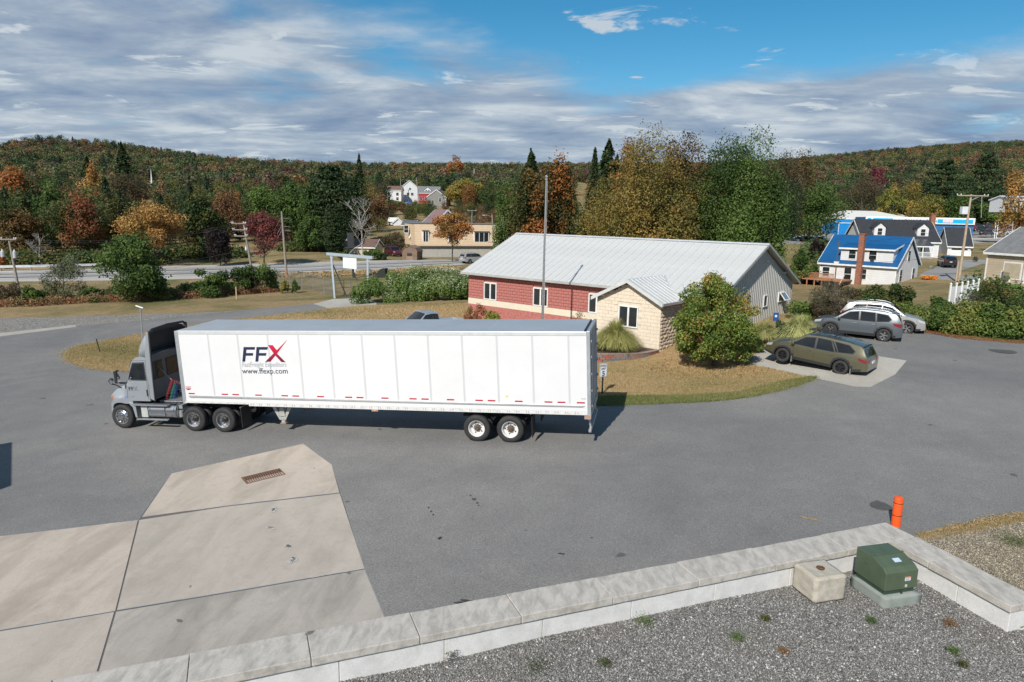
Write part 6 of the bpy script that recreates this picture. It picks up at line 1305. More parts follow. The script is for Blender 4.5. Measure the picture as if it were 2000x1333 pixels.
h1 = house('gabled_house', at(825, 437, 153.4), at(849, 437, 149.6), 6.6, float(at(849, 437, 149.6)[2]), float(at(849, 437, 149.6)[2])+2.8, -.5, sidemat('siding_ivory', (.66, .62, .54)), rf_mar, 'house with mauve-brown gable roof standing behind the long tan building', over=.3, gable_wins=((1, 2.2, 6.0, .6, 1.1), (1, 4.4, 6.0, .6, 1.1)))
simple('gabled_house', 799, 813, 144, 466, 452, 484, 7, sd_white, M_('roof_maroon', (.14, .06, .06), .7), 'narrow white house with two maroon dormer gables left of the tan building', True, ((-1, 2, 3, .8, 1.4),))
# town on the slope
simple('far_house', 755, 784, 350, 372, 364, 393, 9, sd_white, rf_brown, 'white house with brown roof, lower left of the hillside cluster', wins=((-2.5, 2.6, 1.2, 1.4), (1.6, 2.6, 1.2, 1.4), (-2.5, .4, 1.2, 1.4), (1.6, .4, 1.2, 1.4)))
simple('far_house', 784, 816, 362, 366.5, 353, 392, 12, sd_white, rf_grey, 'white gable-fronted house at the top of the hillside cluster', True, ((-1, 2.8, 2.5, 1.2, 1.3), (-1, 4.9, 2.5, 1.2, 1.3), (-1, 3.9, 5.2, .9, 1.0)))
hr = simple('far_house', 815, 858, 345, 378, 365, 394, 9, sd_red, rf_grey, 'red-walled house with grey roof and white dormer on the hillside', wins=((-3.6, .7, 1.3, 1.3), (-1.2, .7, 1.0, 1.3)))
dormer(hr, -.5, 3.2, 4.3, 1.1, 1.3, 2, sd_white, rf_grey, False, ((-1.1, 4.5, .8, .9), (.1, 4.5, .8, .9)))
simple('far_house', 832, 872, 322, 386, 371, 404, 10, sd_grey, M_('roof_dark_brown', (.085, .065, .06), .85), 'weathered grey unpainted house with dark gable roof on the hillside', True, ((-1, 3.0, 2.2, 1.0, 1.6), (-1, 6.4, 1.2, 1.0, 1.6)), turn=-.25)
simple('far_house', 757, 776, 232, 433, 426, 448, 6, sd_white, rf_white, 'small white house with pale roof left of the maroon-dormered house', wins=((-1.0, 1.2, .7, 1.2),))
simple('far_house', 766, 789, 225, 437, 427, 447, 8, sd_white, rf_grey, 'small white house with grey roof and dark brick chimney, middle of the low cluster', True)
simple('far_house', 783, 812, 215, 441, 431, 450, 8, sd_white, M_('roof_slate', (.11, .115, .125), .8), 'low white house with slate roof just above the maroon-dormered house')
simple('far_house', 954, 984, 262, 435, 427, 442, 8, sd_white, rf_grey, 'low white house with grey roof showing above the right of the tan building')
simple('bungalow', 668, 733, 135, 484, 468, 497, 9, M_('wall_cream_b', (.55, .47, .33), .8), rf_brown, 'low bungalow with wide brown roof behind the black sign pylon')
simple('far_house', 1488, 1530, 96, 473+6, 466, 500, 8, sd_white, rf_grey, 'white house with grey roof mostly hidden behind the ribbed gable')
simple('far_shed', 1503, 1530, 235, 446, 441, 452, 5, sd_pale, M_('roof_tan', (.38, .31, .22), .8), 'pale hut with tan roof in the trees above the parked cars', cat='shed')
simple('far_house', 1975, 2030, 190, 391, 384, 404, 9, sd_white, M_('roof_pale_blue', (.50, .53, .58), .5), 'house with pale roof among trees at the far right edge')
simple('far_house', 1100, 1118, 520, 352, 346, 362, 8, sd_white, M_('roof_rosy', (.35, .14, .1), .7), 'tiny white house with reddish roof beside the distant field')
for i, (a, b, e_, r_, g__, D) in enumerate(((18, 40, 378, 370, 386, 260), (50, 66, 402, 396, 410, 240), (345, 366, 372, 367, 378, 420), (455, 476, 388, 381, 394, 330), (396, 420, 378, 373, 383, 420))):
    simple('far_house', a, b, D, e_, r_, g__, 8, sd_white, rf_white if i % 2 else rf_grey, ('white house glimpsed in the trees at the far left', 'pale house low in the trees at the far left', 'small white house right of the church spire', 'white house with pale roof in the trees above the red tree', 'small grey-roofed house between the spire and the red tree')[i])
for i, (a, b, e_, r_, g__, D, lb) in enumerate(((744, 758, 405, 399, 414, 300, 'small white house low on the left side of the hillside cluster'), (880, 893, 372, 366, 382, 372, 'pale house peeping out right of the weathered grey house'), (732, 746, 384, 378, 394, 360, 'pale house half hidden left of the brown-roofed one'), (430, 446, 372, 366, 380, 430, 'pale house roof above the light green tree on the left'), (545, 562, 372, 367, 380, 440, 'white house above the trees between the tall pole and evergreen'), (1140, 1158, 472, 465, 486, 118, 'pale house hidden in the trees right of the flagpole'))): simple('far_house', a, b, D, e_, r_, g__, 7, sd_white, rf_grey if i % 2 else rf_white, lb)
# brown barn-shaped shed by the highway
gs = gp(800, 508); D_ = gs.y; sh = empty('garden_shed', gs, label='small brown barn-roofed shed beside the highway, left of the tan building', cat='shed'); wS = 30/FPX*D_; hS_ = 26/FPX*D_
mb = MB(); q = wS/2; mb.prism([(-q, 0), (q, 0), (q, hS_*.62), (q*.72, hS_*.86), (0, hS_), (-q*.72, hS_*.86), (-q, hS_*.62)], 3.5, 'y', 0); mb.build('wall', M_('shed_brown', (.19, .125, .09), .85, var=.2), sh); sh.rotation_euler.z = -.15
mb = MB(); pr_ = [(q*1.06, hS_*.60), (q*.76, hS_*.87), (0, hS_*1.03), (-q*.76, hS_*.87), (-q*1.06, hS_*.60)]
for a, b in zip(pr_[:-1], pr_[1:]): mb.bar((a[0], -.15, a[1]), (a[0], 3.6, a[1]), .02); mb.add([(a[0], -.15, a[1]), (b[0], -.15, b[1]), (b[0], 3.65, b[1]), (a[0], 3.65, a[1]), (a[0], -.15, a[1]+.07), (b[0], -.15, b[1]+.07), (b[0], 3.65, b[1]+.07), (a[0], 3.65, a[1]+.07)], [(0, 1, 2, 3), (4, 5, 6, 7), (0, 1, 5, 4)])
mb.build('roof', M_('shed_roof', (.24, .17, .13), .8), sh)['kind'] = 'stuff'
mb = MB(); mb.box(-.45, .45, -.03, -.002, hS_*.30, hS_*.50); mb.build('window', mt_win, sh)
mb = MB(); mb.box(-.6, .6, -.02, -.001, 0, hS_*.26); mb.build('door', M_('shed_door', (.25, .19, .13), .85), sh)
# church spire
st = empty('church', at(297, 366, 520), label='slim white church spire rising from the trees on the left', cat='church'); s_ = 520/FPX
mb = MB(); mb.box(-2.6*s_, 2.6*s_, -2, 2, -12, 0); mb.build('tower', mt_white, st); mb = MB(); mb.lathe([(0, 2.4*s_), (12*s_, 1.5*s_), (36*s_, 0)], 'z', 8); mb.build('spire', mt_white, st)
# ------------------------------------------------------------------ utility poles and wires
mt_pole = M_('pole_wood', (.27, .235, .20), .9, var=.2, scale=3); mt_pole2 = M_('pole_wood_new', (.42, .30, .18), .9, var=.25, scale=1.5); mt_ins = M_('insulator_pale', (.6, .63, .66), .3); mt_wire = M_('wire', (.05, .05, .052), .6)
def pole(pb, pt, D, r0, label, arms=(), cans=(), m=mt_pole, lamp=False, grounded=True, Db=None):
    b = Vector(at(*pb, D)); 
    if grounded: b.z = min(b.z, tz(b.x, b.y)) if abs(b.z-tz(b.x, b.y)) > .3 else b.z; 
    tp = Vector(at(*pt, D)); d = tp-b; t = empty('utility_pole', b, label=label, cat='pole')
    mb = MB(); mb.tube([-d.normalized()*.5, d*.5, d], [r0, r0*.85, r0*.62], 10); mb.build('shaft', m, t, smooth=True)
    for (f, l, side, ang) in arms:      # fraction of height, length, side offset, yaw
        p = d*f; ax = Vector((cos(ang), sin(ang), 0)); a, b2 = p+ax*(side-l/2), p+ax*(side+l/2); off = Vector((0, -r0, 0)); mb = MB(); mb.bar(a+off, b2+off, .10, .12); mb.build('crossarm', m, t)
        for q in (0, .12, .88, 1): mb = MB(); c = a.lerp(b2, q)+off; mb.lathe([(.05, .03), (.08, .07), (.14, .07), (.2, .03), (.22, 0)], 'z', 8, tuple(c)); mb.build('insulator', mt_ins, t)
    for (f, sx_, rr__, hh) in cans:
        p = d*f; mb = MB(); mb.lathe([(-hh/2, 0), (-hh/2, rr__), (hh/2, rr__), (hh/2+.06, rr__*.6), (hh/2+.25, .04), (hh/2+.28, 0)], 'z', 14, (p.x+sx_, p.y-.1, p.z)); mb.build('transformer_can', M_('can_grey', (.50, .53, .55), .45, .2), t, smooth=40)
    if lamp: p = d*lamp; mb = MB(); mb.tube([p, p+Vector((-.9, -.1, .25)), p+Vector((-1.4, -.1, .25))], .035, 6).box(p.x-1.75, p.x-1.25, p.y-.2, p.y, p.z+.15, p.z+.32); mb.build('lamp_arm', mt_steel, t)['kind'] = 'stuff'
    t['_top'] = 1; return [b+d*k for k in (1., .97, .6, .52)], t
g1 = gp(41, 589); T1, _ = pole((41, 589), (17, 466), g1.y, .15, 'leaning pole at the far left with white insulators and two transformer cans', ((.985, 1.5, 0, .15),), ((.74, .35, .18, .6), (.75, -.85, .2, .5)))
g2 = gp(499, 567); T2, t2 = pole((499, 567), (475, 433), g2.y, .15, 'leaning grey pole with three left-hand crossarms in front of the dark red tree', ((.97, 1.6, -.5, .1), (.88, 1.6, -.5, .1), (.79, 1.4, -.5, .1)), ((.60, -.2, .12, .3),))
g3 = gp(560, 543); T3, _ = pole((560, 543), (550, 413), g3.y, .17, 'tall bare pole with an orange-brown foot, right of the dark red tree', (), (), mt_pole)
mb = MB(); d_ = Vector(T3[0])-g3; mb.tube([(0, 0, -.2), d_*.07, d_*.12], [.19, .185, .176], 10); mb.build('treated_foot', M_('foot_orange', (.40, .16, .05), .9), _, smooth=True)
mb = MB()
for f_ in (.9, .78, .72): p = (T3[0]-g3)*f_; mb.bar(p, p+Vector((1.0, .2, -.1)), .035); mb.bar(p+Vector((0, 0, .3)), p+Vector((-.8, 0, -1.1)), .02)
o = mb.build('bracket', mt_steel, _); o['kind'] = 'stuff'
g4 = gp(1872, 552); T4, t4 = pole((1872, 552), (1897, 380), g4.y, .17, 'tall pole with a wide crossarm and square white box, right of the black-roofed house', ((.985, 4.0, .1, .1),), (), M_('pole_tan', (.40, .32, .23), .9, var=.2, scale=2))
p = (T4[0]-g4); mb = MB(); q = p*.82; mb.box(q.x-1.05, q.x-.35, q.y-.4, q.y+.1, q.z-.45, q.z+.45); mb.build('switch_box', M_('box_pale2', (.62, .66, .70), .5), t4)
mb = MB(); mb.tube([p*.93, p*.97+Vector((.9, 0, 0))], .04, 6).tube([p*.985+Vector((1.3, 0, 0)), p*.985+Vector((1.6, 0, -2.6))], .04, 6); mb.build('brace', mt_steel, t4)['kind'] = 'stuff'
pole((1866, 560), (1872, 512), g4.y-2, .13, 'short pale stub post with a dark cap beside the tall pole', (), (), M_('pole_tan', (1, 1, 1)))
pole((1544, 446), (1549, 391), 200, .2, 'grey pole with a white can behind the bright green tree', (), ((.93, .5, .3, .9),), M_('pole_grey', (.45, .45, .43), .8))
pole((967, 487), (961, 419), 127, .17, 'pole with a street lamp in front of the tan building', ((.42, 1.6, -.3, .1),), (), lamp=.95)
pole((993, 445), (991, 401), 172, .15, 'pole with a small crossarm at the right end of the tan building', ((.97, 2.4, -1.0, .1),), ((.78, -.3, .25, .7),))
pole((819, 399), (813, 347), 335, .22, 'thin pole in front of the white gable-fronted hillside house', ((.87, 5, -2.3, 0),))
pole((783, 366), (782, 347), 355, .2, 'thin pole just left of the white gable-fronted hillside house', (), ((.6, .6, .5, 1.2),))
pole((926, 352), (926, 330), 520, .25, 'thin white mast on the wooded slope above the yellow-green tree', (), (), mt_white)
pole((922, 430), (922, 410), 200, .15, 'short pole with a wide crossarm between the orange maple and lamp pole', ((.95, 2.4, 0, 0),))
pole((364, 381), (362, 360), 380, .2, 'thin pale pole in the trees right of the church spire', ((.95, 4, -1.5, 0),), (), M_('pole_grey', (1, 1, 1)))
pole((1961, 471), (1964, 424), 205, .12, 'slender light pole among the parked dealership cars', (), (), M_('pole_grey', (1, 1, 1)))
pole((1976, 461), (1979, 430), 222, .12, 'left one of two slender masts behind the white dealership cars', (), (), M_('pole_grey', (1, 1, 1)))
pole((1944, 452), (1945, 434), 222, .14, 'left short white mast in front of the dealership cars', (), (), mt_white); pole((1948, 452), (1950, 434), 222, .14, 'right short white mast in front of the dealership cars', (), (), mt_white)
def wire(a, b, sag, r=.014, name='power_line', **k):
    a = Vector(a); b = Vector(b); pts = [a.lerp(b, i/24)-Vector((0, 0, sag*4*(i/24)*(1-i/24))) for i in range(25)]; mb = MB(); mb.tube([p-pts[0] for p in pts], r, 4); o = mb.build(name, mt_wire); o.location = pts[0]; return tag(o, cat='wire', **k)
for i, (f_, dz) in enumerate(((0, 0), (1, -.4), (2, 0), (3, 0))): wire(T1[f_], T2[f_], 1.0, .012, label=('topmost', 'second highest', 'third highest', 'lowest')[i]+' cable strung between the two leaning poles on the left', group='cables between the left poles')
for i in range(3): wire(T2[0]+Vector((0, 0, -i*1.1)), T3[0]+Vector((0, 0, -.3-i*1.6)), .6, .012, label=('top', 'middle', 'lower')[i]+' cable from the leaning crossarm pole to the tall bare pole', group='cables right of the crossarm pole')
far = Vector(at(1370, 470, 118))
for i, (py_, dz, nm_) in enumerate(((447, -.8, 'upper'), (455, -1.9, 'lower'))):
    e_ = Vector(at(1590, py_+14, 104)); wire(T4[0]+Vector((-1.2, 0, dz-3)), e_, 1.2, .016, label=nm_+' cable crossing in front of the black roof', group='cables before the black roof')
wire(at(1925, 480, 96), at(1598, 508, 76), 1.0, .014, label='thin cable sagging across the blue-roofed house front', group='cables before the blue roof')
# ------------------------------------------------------------------ gate frame, chain-link fence, pylon
mt_gf = M_('gate_pale_blue', (.40, .47, .52), .5, .2, var=.1)
gl, gr_ = gp(654, 583), gp(720.6, 563.5); tL = Vector(at(647, 497, gl.y)); tR = Vector(onz(718.5, 503, tL.z)); gr_ = Vector((tR.x-.1, tR.y, tz(tR.x, tR.y)))
gt_ = empty('gate_frame', gl, label='pale steel overhead height-limit frame with a hanging white board', cat='gate frame')
R_ = lambda v: Vector(v)-gl
mb = MB(); mb.bar(R_(gl), R_(tL), .19, .19); mb.build('post', mt_gf, gt_); mb = MB(); mb.bar(R_(gr_), R_(tR), .19, .19); mb.build('post', mt_gf, gt_)
dx = (tR-tL); mb = MB(); mb.bar(R_(tL-dx*.12), R_(tR+dx*.13), .25, .30); mb.build('beam', mt_gf, gt_, bevel=.02)
for tp in (tL, tR):
    for s in (-1, 1): mb = MB(); mb.add([tuple(R_(tp)), tuple(R_(tp)+dx.normalized()*s*.55), tuple(R_(tp)-Vector((0, 0, .6)))], [(0, 1, 2)]); mb.build('gusset', mt_gf, gt_)
b0, b1 = tL+dx*.33, tL+dx*.70; mb = MB(); q = Vector((0, -.06, 0)); h_ = Vector((0, 0, -1.15)); mb.add([tuple(R_(v)) for v in (b0+h_*.12, b1+h_*.12, b1+h_*1.12, b0+h_*1.12, b0+h_*.12+q, b1+h_*.12+q, b1+h_*1.12+q, b0+h_*1.12+q)], [(0, 1, 2, 3), (4, 5, 6, 7), (0, 1, 5, 4), (1, 2, 6, 5), (2, 3, 7, 6), (3, 0, 4, 7)]); wb = mb.build('white_board', mt_white, gt_)
for (a, b) in (((650.6, 518), (677, 580)), ((722, 525), (736, 556))):
    A_ = Vector(at(*a, gl.y if a[0] < 700 else gr_.y)); B_ = gp(*b) if a[0] < 700 else gr_+Vector((1.7, .2, 0)); mb = MB(); mb.bar(R_(A_), R_(B_), .10); mb.build('brace', M_('brace_dark', (.12, .14, .15), .5, .3), gt_)
mb = MB(); p = tL+dx*.5+Vector((0, 0, .2)); mb.tube([R_(p), R_(p)+Vector((.5, 0, .5)), R_(p)+Vector((1.4, 0, 1.1))], .03, 6); mb.build('antenna', mt_steel, gt_)
gD1, gD2 = gp(656, 581), gp(698, 577); la = empty('swing_gate', gD1, label='open grey tubular swing gate leaf under the overhead frame', cat='gate'); Lg = (gD2-gD1); mb = MB()
mt_gr = M_('gate_tube', (.17, .18, .19), .5, .3)
hG = 1.75
for z in (.15, .95, hG): mb = MB(); mb.tube([(0, 0, z), tuple(Lg+Vector((0, 0, z)))], .035, 6); mb.build('rail', mt_gr, la)
for k_ in (0, .38, .7, 1): mb = MB(); c = Lg*k_; mb.tube([c+Vector((0, 0, .1)), c+Vector((0, 0, hG))], .035, 6); mb.build('upright', mt_gr, la)
m, t, b, o = newmat('chain_mesh'); co = nd(t, 'ShaderNodeTexCoord').outputs['UV']; 
mt_link = M_('link_grey', (.34, .35, .34), .5, .5)
cf_pts = [gp(540, 553), gp(566, 560), gp(590, 565), gp(612, 569), gp(633, 574), gp(652, 581)]
cf = empty('chain_link_fence', cf_pts[0], label='grey chain-link fence running from the bushes to the gate', cat='fence')
for i, p in enumerate(cf_pts):
    q = p-cf_pts[0]; mb = MB(); mb.tube([q+Vector((0, 0, -.2)), q+Vector((0, 0, 1.85))], .035, 6); mb.build('post', mt_link, cf)
    if i < len(cf_pts)-1:
        q2 = cf_pts[i+1]-cf_pts[0]; mb = MB(); mb.tube([q+Vector((0, 0, 1.8)), q2+Vector((0, 0, 1.8))], .025, 5); mb.build('top_rail', mt_link, cf)
        mb = MB(); L_ = (q2-q).length; n_ = int(L_/.16); H_ = 1.75; u_ = (q2-q)/L_
        for k_ in range(-int(H_/.16), n_):
            for s in (1, -1):
                a0_ = k_*.16; x0_, x1_ = max(0, a0_), min(L_, a0_+H_); 
                if x1_ <= x0_: continue
                z0_, z1_ = (x0_-a0_, x1_-a0_) if s > 0 else (H_-(x0_-a0_), H_-(x1_-a0_)); A_ = q+u_*x0_+Vector((0, 0, z0_+.03)); B_ = q+u_*x1_+Vector((0, 0, z1_+.03)); mb.bar(A_, B_, .006)
        mb.build('rail_mesh', mt_link, cf)
gp1 = gp(692, 543); pp = empty('sign_pylon', gp1, label='tall black sign pylon seen edge-on behind the gate frame', cat='sign'); tp = Vector(at(684, 455, gp1.y))-gp1; bt = Vector(at(686, 485, gp1.y))-gp1
mb = MB(); mb.bar((0, 0, -.3), bt, .34, .34); mb.build('post', mt_plast, pp); mb = MB(); mb.bar(bt, tp, .62, .8); mb.build('sign_box', M_('box_black', (.03, .034, .036), .4), pp)
mb = MB(); c = bt*.26; mb.box(c.x+.17, c.x+.3, c.y-.2, c.y, c.z-.3, c.z+.4); mb.build('meter_box', mt_white, pp)
g = gp(763, 556); mb = MB(); mb.box(-.2, .2, -.15, .15, 0, 1.15); o = mb.build('utility_pedestal', mt_white, bevel=.05); o.location = g; o.scale = (1, 1, 1.0); tag(o, 'small white utility pedestal just behind the long green hedge', 'utility box')
g = gp(462, 585); mb = MB(); mb.box(-.06, .06, -.04, .04, 0, 1.3); o = mb.build('marker_post', M_('pole_wood_new', (1, 1, 1))); o.location = g; tag(o, 'thin pale wooden marker post in the grass before the bushes', 'post')
g = gp(741, 543); mb = MB(); q_ = 24/FPX*g.y/2; mb.prism([(-q_, 0), (q_, 0), (q_*.9, 1.2), (q_*.1, 1.15), (-q_*.6, .5)], 2.2, 'y', 0); o = mb.build('culvert_cover', M_('tarp_black', (.02, .025, .02), .8)); o.location = g; tag(o, 'black tarpaulin-covered mound on the bank beside the highway', 'mound')
# guardrail along the far side of the highway
gpts = [gp(px, py) for px, py in ((-160, 534), (0, 530), (60, 529), (120, 527.5), (198, 525.5))]
gd = empty('guardrail', gpts[1], label='galvanised guardrail along the far side of the highway at left', cat='guardrail')
for a, b in zip(gpts[:-1], gpts[1:]):
    mb = MB(); mb.bar(a-gpts[1]+Vector((0, 0, .62)), b-gpts[1]+Vector((0, 0, .62)), .08, .34); mb.build('rail', M_('rail_galv', (.62, .64, .66), .4, .4), gd)
    n_ = max(1, int((b-a).length/3))
    for k_ in range(n_): c = a.lerp(b, k_/n_)-gpts[1]; mb = MB(); mb.box(c.x-.08, c.x+.08, c.y+.06, c.y+.22, c.z-.2, c.z+.7); mb.build('post', mt_pole, gd)
# ------------------------------------------------------------------ more vehicles
def put(P, name, col, px, py, D, ang, label, cat='car', group=None, z=None, mat_=None):
    g = Vector(at(px, py, D)); g.z = tz(g.x, g.y) if z is None else z; return make_car(name, P, mat_ or paint('paint_%d_%d_%d' % tuple(int(c*99) for c in col), col), mat=frame(g, (cos(ang), sin(ang), 0)), label=label, cat=cat, group=group)
hwang = atan2(.57, .82); sv = onz(925, 515, -.72)
put(BIG, 'suv_car', (.38, .40, .42), 926, 514, float(sv[1]), hwang+.05, 'silver SUV driving right along the highway beside the roof corner')
put(BIG, 'suv_car', (.14, .03, .04), 769, 500, 138, -1.0, 'dark red SUV parked on the grass left of the brown shed')
put(dict(SUV, rim='dark'), 'suv_car', (.02, .02, .022), 1849, 518, 107, 1.25, 'black SUV seen from behind on the driveway of the black-roofed house')
put(SED, 'sedan_car', (.08, .22, .5), 802, 400, 330, .2, 'tiny blue car parked below the hillside houses')
put(SUV, 'parked_car', (.03, .035, .05), 1584, 540, 100, .9, 'dark car in shade left of the white blue-roofed house')
put(SUV, 'parked_car', (.10, .12, .2), 706-13, 0, 1, 0, '', z=0) if False else None
row = [(1508, .12, .2, .28, 'dark teal'), (1540, .62, .63, .64, 'white'), (1561, .40, .015, .03, 'bright red'), (1584, .03, .04, .06, 'navy'), (1603, .09, .05, .1, 'dark plum')]
for i, (px, r_, g__, b__, nm_) in enumerate(row): put(BIG if i % 2 else PKP, 'parked_car', (r_, g__, b__), px, 470, 186+i*1.2, -.75, nm_+' vehicle in the row parked behind the ribbed gable building', group='cars in the row behind the office')
cols = [((.62, .63, .64), 'white'), ((.62, .63, .64), 'white'), ((.62, .63, .64), 'white'), ((.03, .04, .06), 'navy'), ((.05, .05, .055), 'black'), ((.06, .08, .16), 'blue'), ((.12, .03, .04), 'maroon'), ((.4, .01, .02), 'red'), ((.4, .4, .42), 'silver'), ((.05, .06, .07), 'charcoal')]
spots = [(1955, 459, 228, 0), (1979, 458.5, 230, 1), (2001, 457, 232, 2), (1926, 459.5, 226, 4), (1913, 452, 238, 3), (1932, 452, 240, 9), (1954, 451, 242, 5), (1976, 450.5, 244, 6), (1998, 450, 246, 0), (1893, 449, 232, 7), (1909, 446, 252, 9), (1928, 445, 254, 4), (1948, 445, 256, 3), (1968, 444, 258, 8), (1990, 443.5, 260, 4)]
for i, (px, py, D, c) in enumerate(spots):
    nm_ = cols[c][1]; rowname = 'front' if py > 456 else 'middle' if py > 448 else 'back'; same = [s for s in spots if cols[s[3]][1] == nm_ and ('front' if s[1] > 456 else 'middle' if s[1] > 448 else 'back') == rowname]
    k_ = sorted(s[0] for s in same).index(px); pos = '' if len(same) == 1 else (' leftmost', ' middle', ' rightmost')[k_] if len(same) == 3 else (' left', ' right')[k_]
    z_ = float(at(px, py, D)[2])-.1; put(SUV if i % 3 else BIG, 'parked_car', cols[c][0], px, py, D, .2+.3*(i % 2), (nm_+' car'+(pos and (','+pos+' one'))+' in the '+rowname+' row of the dealership lot'), group='cars on the dealership lot', z=max(z_, tz(*at(px, py, D)[:2])))
# ------------------------------------------------------------------ vegetation
G_ = {'green': [(.035, .075, .014), (.072, .130, .024), (.125, .185, .036)], 'bright': [(.050, .105, .016), (.095, .165, .028), (.16, .22, .05)],
      'dark': [(.020, .042, .014), (.040, .068, .022), (.066, .100, .032)], 'pinegreen': [(.020, .044, .018), (.040, .075, .026), (.075, .115, .040)],
      'gold': [(.24, .12, .025), (.46, .24, .06), (.30, .22, .05)], 'orange': [(.42, .11, .02), (.40, .19, .04), (.15, .12, .03)],
      'redmix': [(.20, .05, .025), (.25, .11, .03), (.085, .10, .025), (.05, .08, .02)], 'darkred': [(.16, .028, .030), (.21, .05, .045), (.085, .05, .03)],
      'olivegold': [(.095, .10, .024), (.20, .165, .035), (.33, .21, .045)], 'bronze': [(.20, .10, .03), (.12, .085, .025), (.05, .055, .018)], 'brown': [(.075, .055, .030), (.12, .085, .042), (.07, .075, .03)],
      'maroon': [(.10, .014, .028), (.17, .03, .05), (.2, .05, .06)], 'purple': [(.018, .012, .014), (.035, .02, .022), (.03, .03, .02)],
      'yellowgreen': [(.10, .13, .02), (.22, .22, .04), (.36, .22, .04)], 'darkorange': [(.035, .06, .016), (.085, .08, .02), (.36, .12, .02)],
      'greenmix': [(.028, .058, .014), (.060, .095, .022), (.15, .12, .03)], 'sage': [(.07, .085, .045), (.11, .13, .07), (.16, .18, .10)],
      'rust': [(.20, .075, .035), (.32, .13, .06), (.28, .19, .09), (.11, .12, .035)], 'apple': [(.075, .13, .018), (.13, .20, .030), (.21, .26, .045), (.42, .26, .04), (.32, .06, .025)],
      'knot': [(.05, .10, .015), (.10, .17, .03), (.16, .23, .05), (.42, .45, .30)], 'knot2': [(.045, .095, .014), (.09, .15, .025), (.17, .21, .04), (.24, .15, .04)],
      'pinkbush': [(.32, .09, .06), (.36, .14, .08), (.30, .24, .05)], 'limebush': [(.22, .24, .03), (.34, .32, .05), (.14, .18, .03)], 'twig': [(.10, .085, .065), (.14, .12, .09), (.07, .075, .03)]}
LM = {}
def lmat(k):
    if k not in LM: LM[k] = leafmat('leaf_'+k, G_[k], .3)
    return LM[k]
mt_bark = M_('bark', (.095, .08, .065), .95, var=.3, scale=6, bmp=.4, bsc=14); mt_birch = M_('pale_bark', (.40, .38, .35), .9, var=.25, scale=5)
# instanced-forest material
m, t, b, o = newmat('forest_leaf'); at_ = nd(t, 'ShaderNodeAttribute', attribute_name='leaf'); ti = nd(t, 'ShaderNodeAttribute', attribute_name='tint', attribute_type='INSTANCER')
sp = nd(t, 'ShaderNodeSeparateColor'); t.links.new(at_.outputs['Color'], sp.inputs[0]); fv = mth(t, 'ADD', mth(t, 'MULTIPLY', sp.outputs[0], .55), mth(t, 'ADD', mth(t, 'MULTIPLY', sp.outputs[1], .65), .38))
cbn = nd(t, 'ShaderNodeCombineColor'); [t.links.new(fv, cbn.inputs[i]) for i in range(3)]; _leafshade(t, b, o, mixc(t, 1., ti.outputs['Color'], cbn.outputs[0], 'MULTIPLY'), .25); mt_forest = m
def leafmesh(name, C, Nn, size, col, m, jit=.75, asp=.62, extra=None):
    n = len(C); nn = Nn+RNG.normal(0, jit, (n, 3)); nn /= np.linalg.norm(nn, axis=1)[:, None]+1e-9
    r = RNG.normal(0, 1, (n, 3)); t_ = np.cross(nn, r); t_ /= np.linalg.norm(t_, axis=1)[:, None]+1e-9; b_ = np.cross(nn, t_)
    s = (size*RNG.uniform(.6, 1.3, n))[:, None]*.5; V = np.empty((n, 4, 3)); V[:, 0] = C+t_*s; V[:, 1] = C+b_*s*asp; V[:, 2] = C-t_*s; V[:, 3] = C-b_*s*asp
    me = bpy.data.meshes.new(name); me.vertices.add(n*4); me.vertices.foreach_set('co', V.reshape(-1)); me.loops.add(n*4); me.loops.foreach_set('vertex_index', np.arange(n*4, dtype=np.int32))
    me.polygons.add(n); me.polygons.foreach_set('loop_start', np.arange(0, n*4, 4, dtype=np.int32)); me.polygons.foreach_set('loop_total', np.full(n, 4, dtype=np.int32)); me.update(calc_edges=True)
    ca = me.color_attributes.new('leaf', 'FLOAT_COLOR', 'POINT'); cc = np.ones((n, 4, 4), np.float32); cc[:, :, 0] = col[:, 0, None]; cc[:, :, 1] = col[:, 1, None]; cc[:, :, 2] = 0; ca.data.foreach_set('color', cc.reshape(-1)); me.materials.append(m); return me
